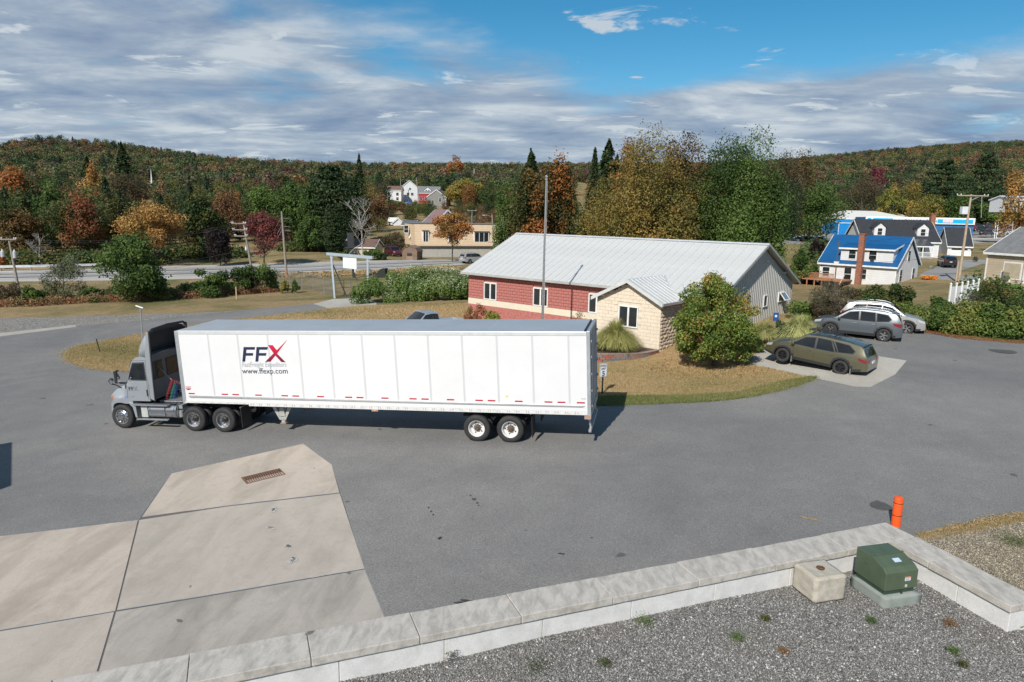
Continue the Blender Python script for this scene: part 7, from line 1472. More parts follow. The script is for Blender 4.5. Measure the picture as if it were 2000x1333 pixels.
def crown_pts(n, kind, seed, lobes=None):
    """unit-height crown: z 0..1, radius about .5. returns centres, normals, colour pairs"""
    g = np.random.default_rng(seed)
    if kind in ('round', 'tall', 'loose', 'bush'):
        K = {'round': 26, 'tall': 30, 'loose': 34, 'bush': 16}[kind]; rz_ = .5; P = []
        for i in range(K):
            d = g.normal(0, 1, 3); d /= np.linalg.norm(d); rr_ = g.uniform(.25, .95)**.6*.62
            z = .5+d[2]*rr_*.62
            if kind == 'bush': z = .16+abs(d[2])*rr_*.95; d = d*np.array([1.35, 1.35, 1])
            w = 1-.5*max(0, (z-.55)/.45)**1.5 if kind != 'bush' else 1
            P.append([d[0]*rr_*.62*w, d[1]*rr_*.62*w, z, g.uniform(.09, .17)*(1 if kind != 'loose' else .75)])
        P = np.array(P); ar = P[:, 3]**2; li = g.choice(K, n, p=ar/ar.sum()); d = g.normal(0, 1, (n, 3)); d /= np.linalg.norm(d, axis=1)[:, None]
        bumpy = 1+.25*np.sin(d[:, 0]*7+li)*np.cos(d[:, 1]*6+li*2)+.12*np.sin(d[:, 2]*11+li)
        rad = (P[li, 3]*bumpy*(1-.45*g.uniform(0, 1, n)**2.2+.10*g.normal(0, 1, n)))[:, None]; C = P[li, :3]+d*rad*np.array([1.12, 1.12, .92])
        lo, hi = C[:, 2].min(), np.quantile(C[:, 2], .9995); C[:, 2] = (C[:, 2]-lo)/(hi-lo); R_ = np.quantile(np.hypot(C[:, 0], C[:, 1]), .985); C[:, :2] *= .5/R_
        lc = g.uniform(0, 1, K); col = np.c_[np.clip(lc[li]*.72+g.uniform(0, 1, n)*.28, 0, 1), np.clip(g.uniform(.2, 1, n)*.38+lc[::-1][li]*.62, 0, 1)]; return C, d*.8+np.array([0, 0, .35]), col
    if kind in ('spruce', 'pine', 'column'):
        T = {'spruce': 20, 'pine': 13, 'column': 18}[kind]; C = []; Nn = []; cc = []
        per = n//T
        for i in range(T):
            f = (i+.3)/T; z0 = f; R = {'spruce': .5*(1-f)**.66+.01, 'pine': .5*(.55+.45*sin(pi*min(1, f*1.1)))*(1-.7*max(0, f-.6)/.4), 'column': .5*(sin(pi*min(.97, .12+f*.86))**.5)}[kind]
            nb = {'spruce': 9, 'pine': 6, 'column': 12}[kind]; ph = g.uniform(0, 6); br = g.integers(0, nb, per); a = ph+br*2*pi/nb+g.normal(0, .16, per); u = g.uniform(0, 1, per)**.65; Rb = R*g.uniform(.72, 1.15, nb)[br]
            x = np.cos(a)*u*Rb; y = np.sin(a)*u*Rb; dr = {'spruce': -.06, 'pine': .02, 'column': .03}[kind]; z = z0+dr*u+g.normal(0, .012 if kind != 'pine' else .016, per)+g.uniform(-.02, .02, nb)[br]
            C.append(np.c_[x, y, z]); Nn.append(np.c_[np.cos(a)*.4, np.sin(a)*.4, np.ones(per)]); lc = g.uniform(0, 1, nb)[br]; cc.append(np.c_[lc*.6+g.uniform(0, .4, per), g.uniform(.2, .9, per)*.6+lc*.3+.1*u])
        C = np.concatenate(C); C[:, 2] = np.clip(C[:, 2], -.03, 1.03); return C, np.concatenate(Nn), np.concatenate(cc)
def limbs(seed, n=7, r0=.022, spread=.36, h0=.25, wob=.03):
    g = random.Random(seed); mb = MB(); top_ = .82; tp = [(0, 0, -.03), (g.uniform(-wob, wob), g.uniform(-wob, wob), .3), (g.uniform(-wob, wob)*1.5, g.uniform(-wob, wob)*1.5, .6), (0, 0, top_)]
    mb.tube(tp, [r0, r0*.75, r0*.45, r0*.15], 7)
    for i in range(n):
        z = h0+(.45*i/n); a = g.uniform(0, 6.28); L = spread*g.uniform(.6, 1); p0 = Vector((0, 0, z)); p1 = p0+Vector((cos(a)*L*.5, sin(a)*L*.5, L*.45)); p2 = p1+Vector((cos(a+.3)*L*.5, sin(a+.3)*L*.5, L*.4)); mb.tube([p0, p1, p2], [r0*.5, r0*.3, r0*.08], 5)
    return mb
_cr = {}
def tree(label, cx, topy, wpx, D, kind='round', col='green', n=7000, leaf=.42, cb=.22, cat='tree', basepy=None, seed=None, name=None, group=None, bark=None, h=None, yscale=1.):
    tp = Vector(at(cx, topy, D)); gz_ = tz(tp.x, tp.y)
    if basepy: gz_ = min(gz_, float(at(cx, basepy, D)[2])) if False else float(at(cx, basepy, D)[2])
    H = tp.z-gz_; Wd = wpx/FPX*D; seed = seed if seed is not None else int(cx*7+topy) % 9973
    t = empty(name or ({'spruce': 'spruce_tree', 'pine': 'pine_tree', 'column': 'evergreen_tree', 'bush': 'shrub'}.get(kind, 'tree')), (tp.x, tp.y, gz_), label=label, cat=cat, group=group)
    C, Nn, cc = crown_pts(n, kind, seed); hc = H*(1-cb); C = C*np.array([Wd, Wd*yscale, hc])+np.array([0, 0, H*cb]); Nn = Nn/np.array([1, 1, 1.])
    me = leafmesh('crown', C, Nn, leaf, cc, lmat(col), asp=.14 if col == 'twig' else .3 if col in ('brown', 'sage') else .62); link('crown' if cat == 'tree' else 'foliage', me, t)
    mb = limbs(seed, 8 if kind not in ('spruce', 'pine', 'column') else 0, .016 if cat == 'tree' else .01, .42*min(1, Wd/H), max(cb, .12)); me = mb.mesh('trunk', bark or mt_bark, True); me.transform(Matrix.Diagonal((H, H, H*.95, 1))); link('trunk' if cat == 'tree' else 'stem', me, t); return t
TREES = [
 # behind the office building, centre-right
 ('wide golden olive tree rising highest behind the middle of the metal roof', 1262, 250, 215, 84, 'tall', 'olivegold', 42000, .25, .05),
 ('bronze-brown treetop just right of the big golden tree', 1335, 256, 115, 92, 'tall', 'bronze', 18000, .27, .1),
 ('big bright green tree behind the right half of the metal roof', 1460, 254, 172, 86, 'tall', 'green', 36000, .25, .05),
 ('green tree wedged between the golden and the bright green tree', 1395, 274, 125, 92, 'tall', 'greenmix', 20000, .27, .05),
 ('yellow-green low tree at the back edge of the metal roof', 1448, 395, 80, 80, 'round', 'bright', 5000, .32, .05),
 ('olive low tree in front of the golden tree behind the roof', 1335, 395, 110, 80, 'round', 'olivegold', 7000, .32, .05),
 ('tall dark fir left of the golden tree', 1190, 266, 104, 104, 'spruce', 'dark', 8000, .5, .05),
 ('slender dark spruce tip beside the tall dark fir', 1163, 283, 46, 112, 'spruce', 'dark', 3500, .5, .05),
 ('dark green tree under the fir, right of the field gap', 1172, 345, 100, 96, 'round', 'greenmix', 8000, .4, .05),
 ('reddish orange treetop between the fir and the golden tree', 1222, 268, 60, 98, 'tall', 'orange', 4500, .36, .12),
 ('dark conifer group left of the orange-leaved tree', 1038, 290, 112, 108, 'spruce', 'dark', 8000, .5, .05),
 ('orange and dark green tree left of the field gap', 1086, 298, 92, 98, 'tall', 'darkorange', 10000, .38, .05),
 ('dark green and rust tree just behind the flagpole top', 1038, 330, 90, 94, 'tall', 'darkorange', 9000, .38, .05),
 ('green-brown tree at the right shoulder of the bright green tree', 1540, 292, 90, 180, 'tall', 'brown', 7000, .6, .1),
 ('dark green tree low between the golden tree and the roof ridge', 1318, 340, 130, 88, 'round', 'greenmix', 16000, .27, .04), ('green tree under the right shoulder of the bright green tree', 1508, 335, 90, 84, 'round', 'green', 12000, .25, .04),
 ('green tree at the left foot of the dark conifer group', 992, 348, 76, 104, 'round', 'green', 9000, .3, .04), ('mixed green tree under the reddish orange treetop', 1228, 335, 110, 92, 'round', 'darkorange', 14000, .27, .04),
 ('broad dark fir behind the mixed green tree', 1206, 300, 80, 108, 'spruce', 'dark', 9000, .45, .05),
 # beyond the highway, centre
 ('tall dark evergreen above the gate frame', 645, 326, 96, 150, 'column', 'pinegreen', 12000, .55, .04),
 ('clipped narrow cedar left of the bare birch', 653, 403, 46, 132, 'column', 'dark', 7000, .35, .02),
 ('dark evergreen right of the tall evergreen', 695, 350, 56, 165, 'column', 'dark', 6000, .5, .05),
 ('spruce with a pointed tip standing on the skyline', 701, 299, 36, 300, 'spruce', 'dark', 3500, .7, .05),
 ('light green tree above the dark red tree', 512, 360, 70, 165, 'round', 'bright', 6000, .5, .1),
 ('dark green tree between the light green tree and the evergreen', 562, 352, 80, 160, 'round', 'green', 7000, .5, .08),
 ('mid green tree left of the tall evergreen', 605, 352, 60, 150, 'tall', 'green', 6000, .5, .06),
 ('small bright green tree at the lawn edge under the tall evergreen', 605, 418, 58, 138, 'round', 'green', 5000, .4, .05),
 ('dark red tree standing alone on the lawn beyond the highway', 511, 414, 92, 113, 'round', 'darkred', 7000, .32, .17),
 ('round nearly black shrubby tree left of the dark red tree', 427, 443, 56, 113, 'round', 'purple', 6000, .3, .03),
 ('yellow-green tree right of the hillside houses', 907, 347, 78, 320, 'round', 'yellowgreen', 6000, .8, .08),
 ('orange maple in front of the tan building', 884, 414, 84, 127, 'loose', 'orange', 5500, .34, .32),
 ('bright orange tree high on the middle slope', 891, 303, 36, 520, 'round', 'orange', 2500, 1.2, .1),
 ('round green tree below the hillside houses', 768, 391, 46, 300, 'round', 'green', 4000, .8, .08),
 ('light green tree below the weathered grey house', 822, 399, 36, 285, 'round', 'bright', 3000, .8, .08),
 ('brown bare-looking tree left of the tan building', 772, 452, 60, 150, 'loose', 'brown', 3500, .4, .08),
 ('dark brown thicket tree behind the bungalow', 740, 462, 50, 160, 'round', 'brown', 4500, .4, .05),
 # left
 ('large red, orange and green tree behind the guardrail', 148, 374, 138, 118, 'round', 'redmix', 13000, .36, .1),
 ('wide golden-orange maple on the left', 293, 393, 145, 112, 'round', 'gold', 11000, .34, .2),
 ('big dark green tree right of the golden-orange maple', 388, 370, 100, 124, 'round', 'greenmix', 10000, .42, .06),
 ('green tree on the near side of the highway, left', 258, 450, 136, 71, 'tall', 'green', 17000, .25, .04),
 ('wispy pale green sapling clump between the left pole and green tree', 118, 498, 80, 71, 'loose', 'sage', 6500, .20, .0),
 ('dark brown-green tree left of the church spire', 244, 337, 78, 180, 'round', 'brown', 9000, .5, .08),
 ('tall dark spruce breaking the left skyline', 236, 276, 62, 250, 'spruce', 'dark', 7000, .8, .05),
 ('shorter dark spruce left of the tall skyline spruce', 168, 303, 50, 255, 'spruce', 'dark', 5000, .8, .05),
 ('bright green tree above the large red tree', 96, 346, 66, 138, 'tall', 'green', 6000, .45, .08),
 ('orange and olive tree at the far left edge', 26, 322, 90, 150, 'tall', 'orange', 8000, .5, .08),
 ('dark orange-brown tree low at the far left edge', 30, 405, 95, 116, 'round', 'bronze', 8000, .4, .06),
 ('yellow-orange treetop on the left slope', 178, 318, 52, 230, 'round', 'gold', 4000, .6, .1),
 ('small fiery orange tree cut by the left edge', -4, 482, 24, 100, 'round', 'orange', 2000, .3, .1),
 # right
 ('dark green bushy tree left of the warehouse roof', 1588, 350, 122, 186, 'round', 'green', 11000, .55, .03),
 ('silvery green tree left of the dark bushy tree', 1553, 352, 50, 215, 'round', 'sage', 4000, .55, .06),
 ('grey-brown tree above the left end of the warehouse', 1690, 338, 120, 262, 'round', 'brown', 8000, .7, .05),
 ('maroon tree glowing on the right hillside', 1716, 324, 42, 420, 'round', 'maroon', 3000, 1., .1),
 ('pale yellowish birch tree above the sign band', 1745, 358, 60, 250, 'loose', 'yellowgreen', 3500, .6, .12),
 ('olive tree above the middle of the sign band', 1785, 352, 60, 260, 'tall', 'olivegold', 4500, .6, .08),
 ('broad layered pine above the sign band', 1850, 312, 118, 262, 'pine', 'pinegreen', 11000, .8, .06),
 ('tall layered pine right of the broad pine', 1932, 298, 96, 275, 'pine', 'pinegreen', 9000, .8, .06),
 ('yellow-green tree at the foot of the broad pine', 1815, 378, 70, 240, 'round', 'yellowgreen', 6000, .55, .05),
 ('yellow and orange leaved tree at the right edge', 2003, 318, 70, 150, 'loose', 'gold', 4500, .45, .1),
 ('dark green tree behind the black-roofed house chimney', 1880, 375, 60, 235, 'round', 'green', 5000, .55, .04),
 ('dark green tree right of the tall tan pole', 1955, 385, 80, 265, 'round', 'bright', 6000, .6, .04),
 ('orange-brown tree on the right skyline beside the green tree', 1572, 292, 52, 300, 'round', 'bronze', 4000, .7, .08)]
for T_ in TREES: tree(*T_)
# bare birch and dead snag
def bare(label, base, top_, D, wpx, seed, m=mt_birch, name='bare_tree', r0=.10, depth=4):
    b_ = Vector(at(*base, D)); b_.z = tz(b_.x, b_.y); tp = Vector(at(*top_, D)); H = (tp-b_).length; g = random.Random(seed); t = empty(name, b_, label=label, cat='tree'); mb = MB(); mb2 = MB()
    def br(p, d, L, r, k, tgt):
        pts = [p]; q = p; dd = d.normalized()
        for i in range(4): dd = (dd+Vector((g.uniform(-1, 1), g.uniform(-1, 1), g.uniform(-.2, .7)))*.16).normalized(); q = q+dd*L/4; pts.append(q)
        tgt.tube(pts, [r, r*.85, r*.7, r*.55, r*.4], 5 if k < 2 else 3, False)
        if k < depth:
            for i in range(4 if k else 7):
                f = g.uniform(.3, 1) if k else .3+.7*i/7; a = pts[min(4, int(f*4))]; az = g.uniform(0, 6.28); nd_ = (dd*.55+Vector((cos(az), sin(az), .25))*.75).normalized(); br(a, nd_, L*g.uniform(.42, .6), r*.5, k+1, mb2 if k >= 0 else mb)
    br(Vector((0, 0, 0)), tp-b_, H*.8, r0, 0, mb); mb.build('trunk', m, t, smooth=True); o = mb2.build('twigs', m, t, recalc=False); o['kind'] = 'stuff'
bare('leafless pale birch right of the clipped cedar', (708, 497), (712, 388), 130, 60, 3, r0=.14)
bare('dead snag with drooping pale limbs behind the guardrail', (77, 510), (76, 452), 104, 60, 8, M_('snag_grey', (.22, .21, .2), .9), 'dead_tree', .16, 3)
# ------------------------------------------------------------------ shrubs, hedges
def bushes(lst):
    for label, cx, topy, basey, wpx, col, n, leaf, kind in lst:
        g = gp(cx, basey); tree(label, cx, topy, wpx, g.y, kind, col, n, leaf, .02, 'shrub', basey, name='shrub')
bushes([
 ('rusty pink flowering shrub against the red block wall', 927, 592, 640, 44, 'pinkbush', 3500, .10, 'bush'),
 ('yellow-green shrub right of the rusty pink one', 958, 606, 642, 42, 'limebush', 3500, .10, 'bush'),
 ('thin reddish sapling shrub against the cream band', 1132, 606, 660, 34, 'rust', 700, .09, 'loose'),
 ('dark green round shrub just right of the far left pole', 64, 556, 594, 60, 'green', 3200, .22, 'bush'),
 ('brownish shrub at the left edge by the pole', 8, 552, 594, 72, 'brown', 3000, .22, 'bush'),
 ('low green shrub between the sapling clump and the green tree', 186, 560, 588, 72, 'green', 2500, .22, 'bush'),
 ('low green shrub right of the green tree trunk', 326, 560, 584, 66, 'yellowgreen', 2000, .22, 'bush'),
 ('bushy dark green shrub mass left of the crossarm pole', 412, 524, 578, 112, 'green', 9000, .22, 'bush'),
 ('bushy dark green shrub around the crossarm pole foot', 496, 515, 573, 92, 'green', 8000, .22, 'bush'),
 ('small yellow-green shrub left of the dark shrub mass', 365, 560, 580, 40, 'yellowgreen', 2000, .22, 'bush'),
 ('young green shrub by the chain-link fence', 577, 546, 573, 16, 'green', 1500, .16, 'bush'),
 ('yellowish small shrub at the left end of the fence', 556, 548, 573, 20, 'yellowgreen', 1200, .16, 'bush'),
 ('rounded clipped green bush behind the gate sign', 728, 486, 508, 34, 'green', 2500, .3, 'bush'),
 ('rounded green bush left of the white board', 672, 487, 508, 34, 'green', 2500, .3, 'bush'),
 ('dark green bush beside the red SUV', 746, 492, 508, 20, 'dark', 1500, .3, 'bush'),
 ('bright yellow-green shrub by the right corner of the ribbed gable', 1570, 588, 628, 64, 'bright', 5000, .14, 'bush'),
 ('dark green low shrub between the gable and the olive car', 1478, 660, 688, 40, 'green', 2200, .10, 'bush'),
 ('deep green shrub behind the pale ornamental grass', 1533, 628, 672, 40, 'dark', 2500, .12, 'bush'),
 ('dark brown twiggy bush left of the parked SUVs', 1608, 578, 632, 52, 'brown', 2600, .15, 'loose'),
 ('tall grey twiggy bush in front of the wooden deck', 1622, 545, 630, 84, 'twig', 3600, .22, 'loose'),
 ('brownish twiggy bush below the brick chimney of the blue-roofed house', 1672, 562, 630, 70, 'brown', 3600, .18, 'loose'),
 ('dark green twiggy bush behind the silver SUV', 1700, 556, 630, 90, 'greenmix', 6500, .16, 'loose'),
 ('dark green leafy bush at the foot of the blue-roofed house', 1762, 556, 625, 66, 'greenmix', 4500, .16, 'loose'),
 ('green bushy tree right of the ribbed gable', 1568, 488, 556, 58, 'green', 5000, .26, 'bush'),
 ('dark red-brown bush left of the blue roof', 1598, 462, 510, 30, 'purple', 2500, .3, 'bush'),
 ('dark tangled bush in front of the tan house', 1965, 545, 622, 110, 'greenmix', 7000, .15, 'loose'),
 ('grey twiggy bush left of the tan house corner', 1905, 572, 622, 66, 'twig', 2500, .14, 'loose'),
 ('green-brown weedy bush in the lawn by the vinyl fence', 1838, 580, 606, 36, 'green', 1800, .18, 'bush'),
 ('small dry bush in front of the white garage', 1905, 501, 512, 10, 'twig', 500, .3, 'bush')])
def hedge(label, pts, hs, dep, col, n, leaf, flower=None, name='hedge'):
    """pts: ground px along the front foot; hs heights (m)."""
    P = [gp(*p) for p in pts]; cum_ = [0]
    for a, b in zip(P[:-1], P[1:]): cum_.append(cum_[-1]+(b-a).length)
    t = empty(name, P[0], label=label, cat='hedge'); Cs = []; Ns = []; cs = []; L = cum_[-1]; g = RNG
    K = int(L/(dep*.26)); ls = []
    for k in range(K):
        s = (k+g.uniform(0, 1))/K*L; i = min(len(P)-2, int(np.searchsorted(cum_, s)-1) if s > 0 else 0); f = (s-cum_[i])/(cum_[i+1]-cum_[i]); p = P[i].lerp(P[i+1], f); H = hs[i]+(hs[i+1]-hs[i])*f; d = (P[i+1]-P[i]).normalized(); nrm = Vector((-d.y, d.x, 0)); nrm = nrm if nrm.y > 0 else -nrm
        for q in range(4):
            w = g.uniform(.22, 1)*dep; r = g.uniform(.26, .44)*H; c = p+nrm*w+Vector((0, 0, g.uniform(.18, .78)*H*(1 if w > dep*.3 else .62))); ls.append((*(c-P[0]), r, g.uniform(0, 1)))
    ls = np.array(ls); ar = ls[:, 3]**2; li = g.choice(len(ls), n, p=ar/ar.sum()); d = g.normal(0, 1, (n, 3)); d /= np.linalg.norm(d, axis=1)[:, None]
    C = ls[li, :3]+d*(ls[li, 3]*(1-.4*g.uniform(0, 1, n)**2)*(1+.2*np.sin(d[:, 0]*8+li)))[:, None]*np.array([1.25, 1.1, 1]); col_ = np.c_[np.clip(ls[li, 4]*.5+g.uniform(0, .38, n), 0, .86), g.uniform(.2, 1, n)]
    if flower: 
        up_ = (d[:, 2] > .35) & (g.uniform(0, 1, n) < flower*np.clip((C[:, 0]-C[:, 0].min())/(np.ptp(C[:, 0])+1e-6)*1.6-.3, 0, 1)); col_[up_, 0] = 1.
    link('foliage', leafmesh('foliage', C, d+np.array([0, -.2, .5]), leaf, col_, lmat(col)), t); return t
hedge('long green hedge with pale blossom left of the red block wall', [(712, 597), (760, 593), (820, 591), (880, 589), (906, 588)], [1.8, 2.1, 2.1, 2.3, 2.2], 3.8, 'knot', 42000, .17, .25)
hedge('low flowering hedge behind the long green hedge', [(760, 573), (820, 569), (905, 565)], [2.1, 2.7, 2.3], 3.0, 'knot', 14000, .18, .8)
hedge('long leafy green hedge along the right edge of the parking area', [(1782, 646), (1840, 655), (1900, 660), (1960, 665), (2040, 672)], [1.5, 1.7, 1.9, 1.9, 1.9], 2.4, 'knot2', 26000, .15)
hedge('green leafy undergrowth behind the parked SUVs', [(1585, 630), (1640, 622), (1700, 632), (1785, 645)], [1.0, 1.1, 1.2, 1.4], 2.0, 'knot2', 12000, .14)
# rusty bracken along the roadside bushes, dry grass on the highway bank, fallen leaves below the hedge
def scatter_line(name, pts, dep, hmax, col, n, leaf, back=True):
    P = [gp(*p) for p in pts]; seg = np.array([(b-a).length for a, b in zip(P[:-1], P[1:])]); i = RNG.choice(len(seg), n, p=seg/seg.sum()); f = RNG.uniform(0, 1, n); A = np.array([tuple(p) for p in P]); d = (A[i+1]-A[i]); p = A[i]+d*f[:, None]; nr = np.c_[-d[:, 1], d[:, 0]]/np.linalg.norm(d[:, :2], axis=1)[:, None]; nr *= np.sign(nr[:, 1:2])
    w = RNG.uniform(0, 1, n)*dep; p[:, :2] += nr*w[:, None]; cl = .5+.5*np.sin(p[:, 0]*1.1)*np.cos(p[:, 1]*1.4+p[:, 0]*.3); z = TZ(p[:, 0], p[:, 1])+RNG.uniform(0, 1, n)**1.6*hmax*(.25+.75*cl); C = np.c_[p[:, :2], z]
    return tag(link(name, leafmesh(name, C, RNG.normal(0, 1, (n, 3))*.3+np.array([0, -.3, .6]), leaf, np.c_[np.clip(cl*.6+RNG.uniform(0, .4, n), 0, 1), RNG.uniform(.2, 1, n)], lmat(col), asp=.3)), kind='stuff')
scatter_line('roadside_brush', [(-60, 596), (60, 594), (150, 588), (260, 584), (370, 578), (460, 572), (545, 565)], 4.0, 1.5, 'greenmix', 22000, .26)
scatter_line('bracken', [(-60, 602), (60, 600), (150, 594), (260, 590), (370, 585), (460, 578), (545, 571)], 3.4, 1.2, 'rust', 24000, .24)
G_['straw'] = [(.38, .25, .11), (.48, .34, .17), (.26, .22, .09)]; G_['lawnblade'] = [(.46, .32, .16), (.56, .41, .22), (.30, .25, .10), (.14, .17, .05)]; G_['fallen'] = [(.22, .08, .03), (.30, .14, .05), (.16, .07, .03)]; G_['greenblade'] = [(.10, .15, .035), (.17, .22, .06), (.36, .28, .12)]
scatter_line('bank_grass', [(560, 545), (640, 541), (740, 538), (840, 532), (905, 526)], 5.0, .6, 'straw', 26000, .30)
scatter_line('fallen_leaves', [(1655, 634), (1790, 648), (1870, 662), (2040, 676)], .9, .08, 'fallen', 6000, .09)
# ------------------------------------------------------------------ ornamental grasses
def ograss(label, cx, basey, h_m, w_m, cols, n, seed, zoff=0.):
    g = gp(cx, basey); r = np.random.default_rng(seed); t = empty('ornamental_grass', g+Vector((0, 0, zoff)), label=label, cat='ornamental grass'); vs = []; fs = []; col_ = []
    for i in range(n):
        a = r.uniform(0, 2*pi); u = r.uniform(0, 1)**.6; L = h_m*r.uniform(.65, 1.15); reach = w_m/2*(.12+.88*u)*r.uniform(.6, 1.1); b0 = np.array([cos(a)*.38*u, sin(a)*.38*u, 0]); k0 = len(vs); wd_ = r.uniform(.010, .022); px_ = np.array([-sin(a), cos(a), 0])*wd_; hh = L*(.80+.30*u-.34*u*u)
        for s in range(6):
            f = s/5; p = b0+np.array([cos(a), sin(a), 0])*(reach*f**1.5)+np.array([0, 0, hh*(1.6*f-(.6+.78*u)*f*f)]); q = px_*(1-f*.8); vs += [p-q, p+q]; 
        for s in range(5): fs.append((k0+2*s, k0+2*s+1, k0+2*s+3, k0+2*s+2))
        c0 = r.uniform(0, 1); 
        for s in range(6): col_ += [(c0*.5+(.5 if s < 2 else .1), .5+.5*c0)]*2
    me = bpy.data.meshes.new('blades'); me.from_pydata([tuple(v) for v in vs], [], fs); ca = me.color_attributes.new('leaf', 'FLOAT_COLOR', 'POINT'); arr = np.ones((len(vs), 4), np.float32); arr[:, :2] = np.array(col_); ca.data.foreach_set('color', arr.reshape(-1)); G_.setdefault(cols[0], cols[1]); me.materials.append(lmat(cols[0])); link('blades', me, t)
ograss('large tan and green ornamental grass clump beside the trailer tail', 1200, 694, 2.25, 2.9, ('grass_a', [(.24, .27, .06), (.36, .34, .12), (.56, .38, .20)]), 5200, 1, .2)
ograss('pale yellow-green ornamental grass clump nearest the ribbed gable corner', 1557, 668, 1.9, 3.2, ('grass_b', [(.36, .38, .12), (.50, .50, .22), (.46, .36, .18)]), 3800, 2)
ograss('smaller ornamental grass clump between the crab apple and the pale grass', 1492, 668, 1.5, 2.0, ('grass_c', [(.24, .28, .08), (.36, .34, .14), (.40, .28, .14)]), 2600, 3)
# ------------------------------------------------------------------ crab apple tree in the front lawn
ga = gp(1392, 716); at_D = ga.y; H_ = at(1392, 532, at_D)[2]-ga.z; WA = 196/FPX*at_D
ct = empty('apple_tree', ga, label='round crab apple tree with green, yellow and red leaves on the front lawn', cat='tree')
K = 90; g = np.random.default_rng(21); ls = []
for i in range(K):
    z = g.uniform(0, 1)**1.15; R_ = .5*(np.interp(z, [0, .1, .3, .6, .8, .92, 1], [.62, .88, 1., .97, .74, .42, .15])); a = g.uniform(0, 2*pi); rr_ = g.uniform(.25, .95)**.5; ls.append((cos(a)*rr_*R_*.86, sin(a)*rr_*R_*.86, .06+z*.86, g.uniform(.06, .105), g.uniform(0, 1)))
ls = np.array(ls); n = 36000; ar = ls[:, 3]**2; li = g.choice(K, n, p=ar/ar.sum()); d = g.normal(0, 1, (n, 3)); d /= np.linalg.norm(d, axis=1)[:, None]
C = ls[li, :3]+d*(ls[li, 3]*(1.05-.5*g.uniform(0, 1, n)**2+.16*g.normal(0, 1, n)))[:, None]; C[:, 2] = np.clip(C[:, 2], -.02, 1.05)*.95+.05
sp_ = g.uniform(0, 1, n) < .04; C[sp_, 2] += g.uniform(0, .06, sp_.sum()); 
redz = np.clip((ls[li, 0]*1.1+(ls[li, 2]-.55)*.9)*1.5, 0, 1); hue = np.clip(ls[li, 4]*.30+g.uniform(0, .34, n)+redz*g.uniform(0, 1, n)**2*.8+(g.uniform(0, 1, n) < .05)*.4, 0, 1)
C = C*np.array([WA, WA, H_*.93])+np.array([0, 0, H_*.05]); link('crown', leafmesh('crown', C, d*.8+np.array([0, 0, .3]), .115, np.c_[hue, g.uniform(.25, 1, n)], lmat('apple')), ct)
mb = limbs(5, 12, .018, .42, .06); me = mb.mesh('trunk', mt_bark, True); me.transform(Matrix.Diagonal((H_, H_, H_, 1))); link('trunk', me, ct)
n = 700; r_ = np.sqrt(RNG.uniform(0, 1, n))*3.2; a = RNG.uniform(0, 6.28, n); q_ = np.c_[ga.x+r_*np.cos(a), ga.y+r_*np.sin(a)*.8]; k_ = inpoly(q_[:, 0], q_[:, 1], [W2(p) for p in lawn_px]); q_ = q_[k_]; n = len(q_)
tag(link('apple_leaf_litter', leafmesh('apple_leaf_litter', np.c_[q_, TZ(q_[:, 0], q_[:, 1])+.05], np.tile([0, 0, 1.], (n, 1)), .09, np.c_[RNG.uniform(0, 1, n), RNG.uniform(.3, 1, n)], leafmat('leaf_litter', [(.30, .16, .04), (.36, .10, .03), (.40, .32, .10)]))), kind='stuff')
# flower bed tub by the lawn
g_ = gp(1815, 546); fb_ = empty('flower_patch', g_, label='round patch of bright orange flowers on the lawn by the blue-roofed house', cat='flowers'); n = 900; r_ = np.sqrt(RNG.uniform(0, 1, n))*.95; a = RNG.uniform(0, 6.28, n); G_['marigold'] = [(.75, .20, .01), (.85, .34, .02), (.10, .14, .03)]
link('flowers', leafmesh('flowers', np.c_[r_*np.cos(a), r_*np.sin(a), .1+.35*RNG.uniform(0, 1, n)], np.tile([0, -.3, 1.], (n, 1)), .22, np.c_[RNG.uniform(0, .85, n), RNG.uniform(.5, 1, n)], lmat('marigold')), fb_)
mb = MB(); mb.tube([(0, 0, 0), (0, 0, 1.8)], .02, 5).box(-.2, .2, -.02, .02, 1.6, 1.8); mb.build('bird_feeder', mt_steel, fb_)
# ------------------------------------------------------------------ forests (uncountable) by geometry nodes
def protos(n, leaf, tag_, kinds):
    col_ = bpy.data.collections.new('proto_'+tag_); out = []
    for i, k in enumerate(kinds):
        C, Nn, cc = crown_pts(n, k, 100+i*7+len(tag_)); C = C*np.array([.78, .78, .9])+np.array([0, 0, .10]); me = leafmesh('leafy', C, Nn, leaf, cc, mt_forest); o = bpy.data.objects.new('leafy_%s_%02d' % (tag_, i), me); col_.objects.link(o)
        if tag_ == 'mid':
            mb = limbs(i, 6, .013, .3, .15); me2 = mb.mesh('t', mt_bark); bm = bmesh.new(); bm.from_mesh(me); k0 = len(bm.faces); bm.from_mesh(me2); bm.faces.ensure_lookup_table(); me.materials.append(mt_bark)
            for f_ in bm.faces[k0:]: f_.material_index = 1
            bm.to_mesh(me); bm.free()
    return col_
KI = ['round', 'tall', 'loose', 'round', 'tall', 'spruce', 'pine', 'column']
c_mid = protos(2600, .040, 'mid', KI); c_far = protos(620, .085, 'far', KI)
PAL = [((.055, .090, .024), 7), ((.085, .115, .032), 6), ((.034, .058, .020), 4), ((.125, .115, .035), 3.6), ((.165, .125, .04), 1.5), ((.16, .085, .04), .7), ((.22, .11, .035), .3), ((.09, .085, .042), 3.4), ((.12, .055, .04), .4), ((.13, .13, .035), 2.5)]
PC = np.array([p[0] for p in PAL]); PW_ = np.array([p[1] for p in PAL]); PW_ = PW_/PW_.sum()
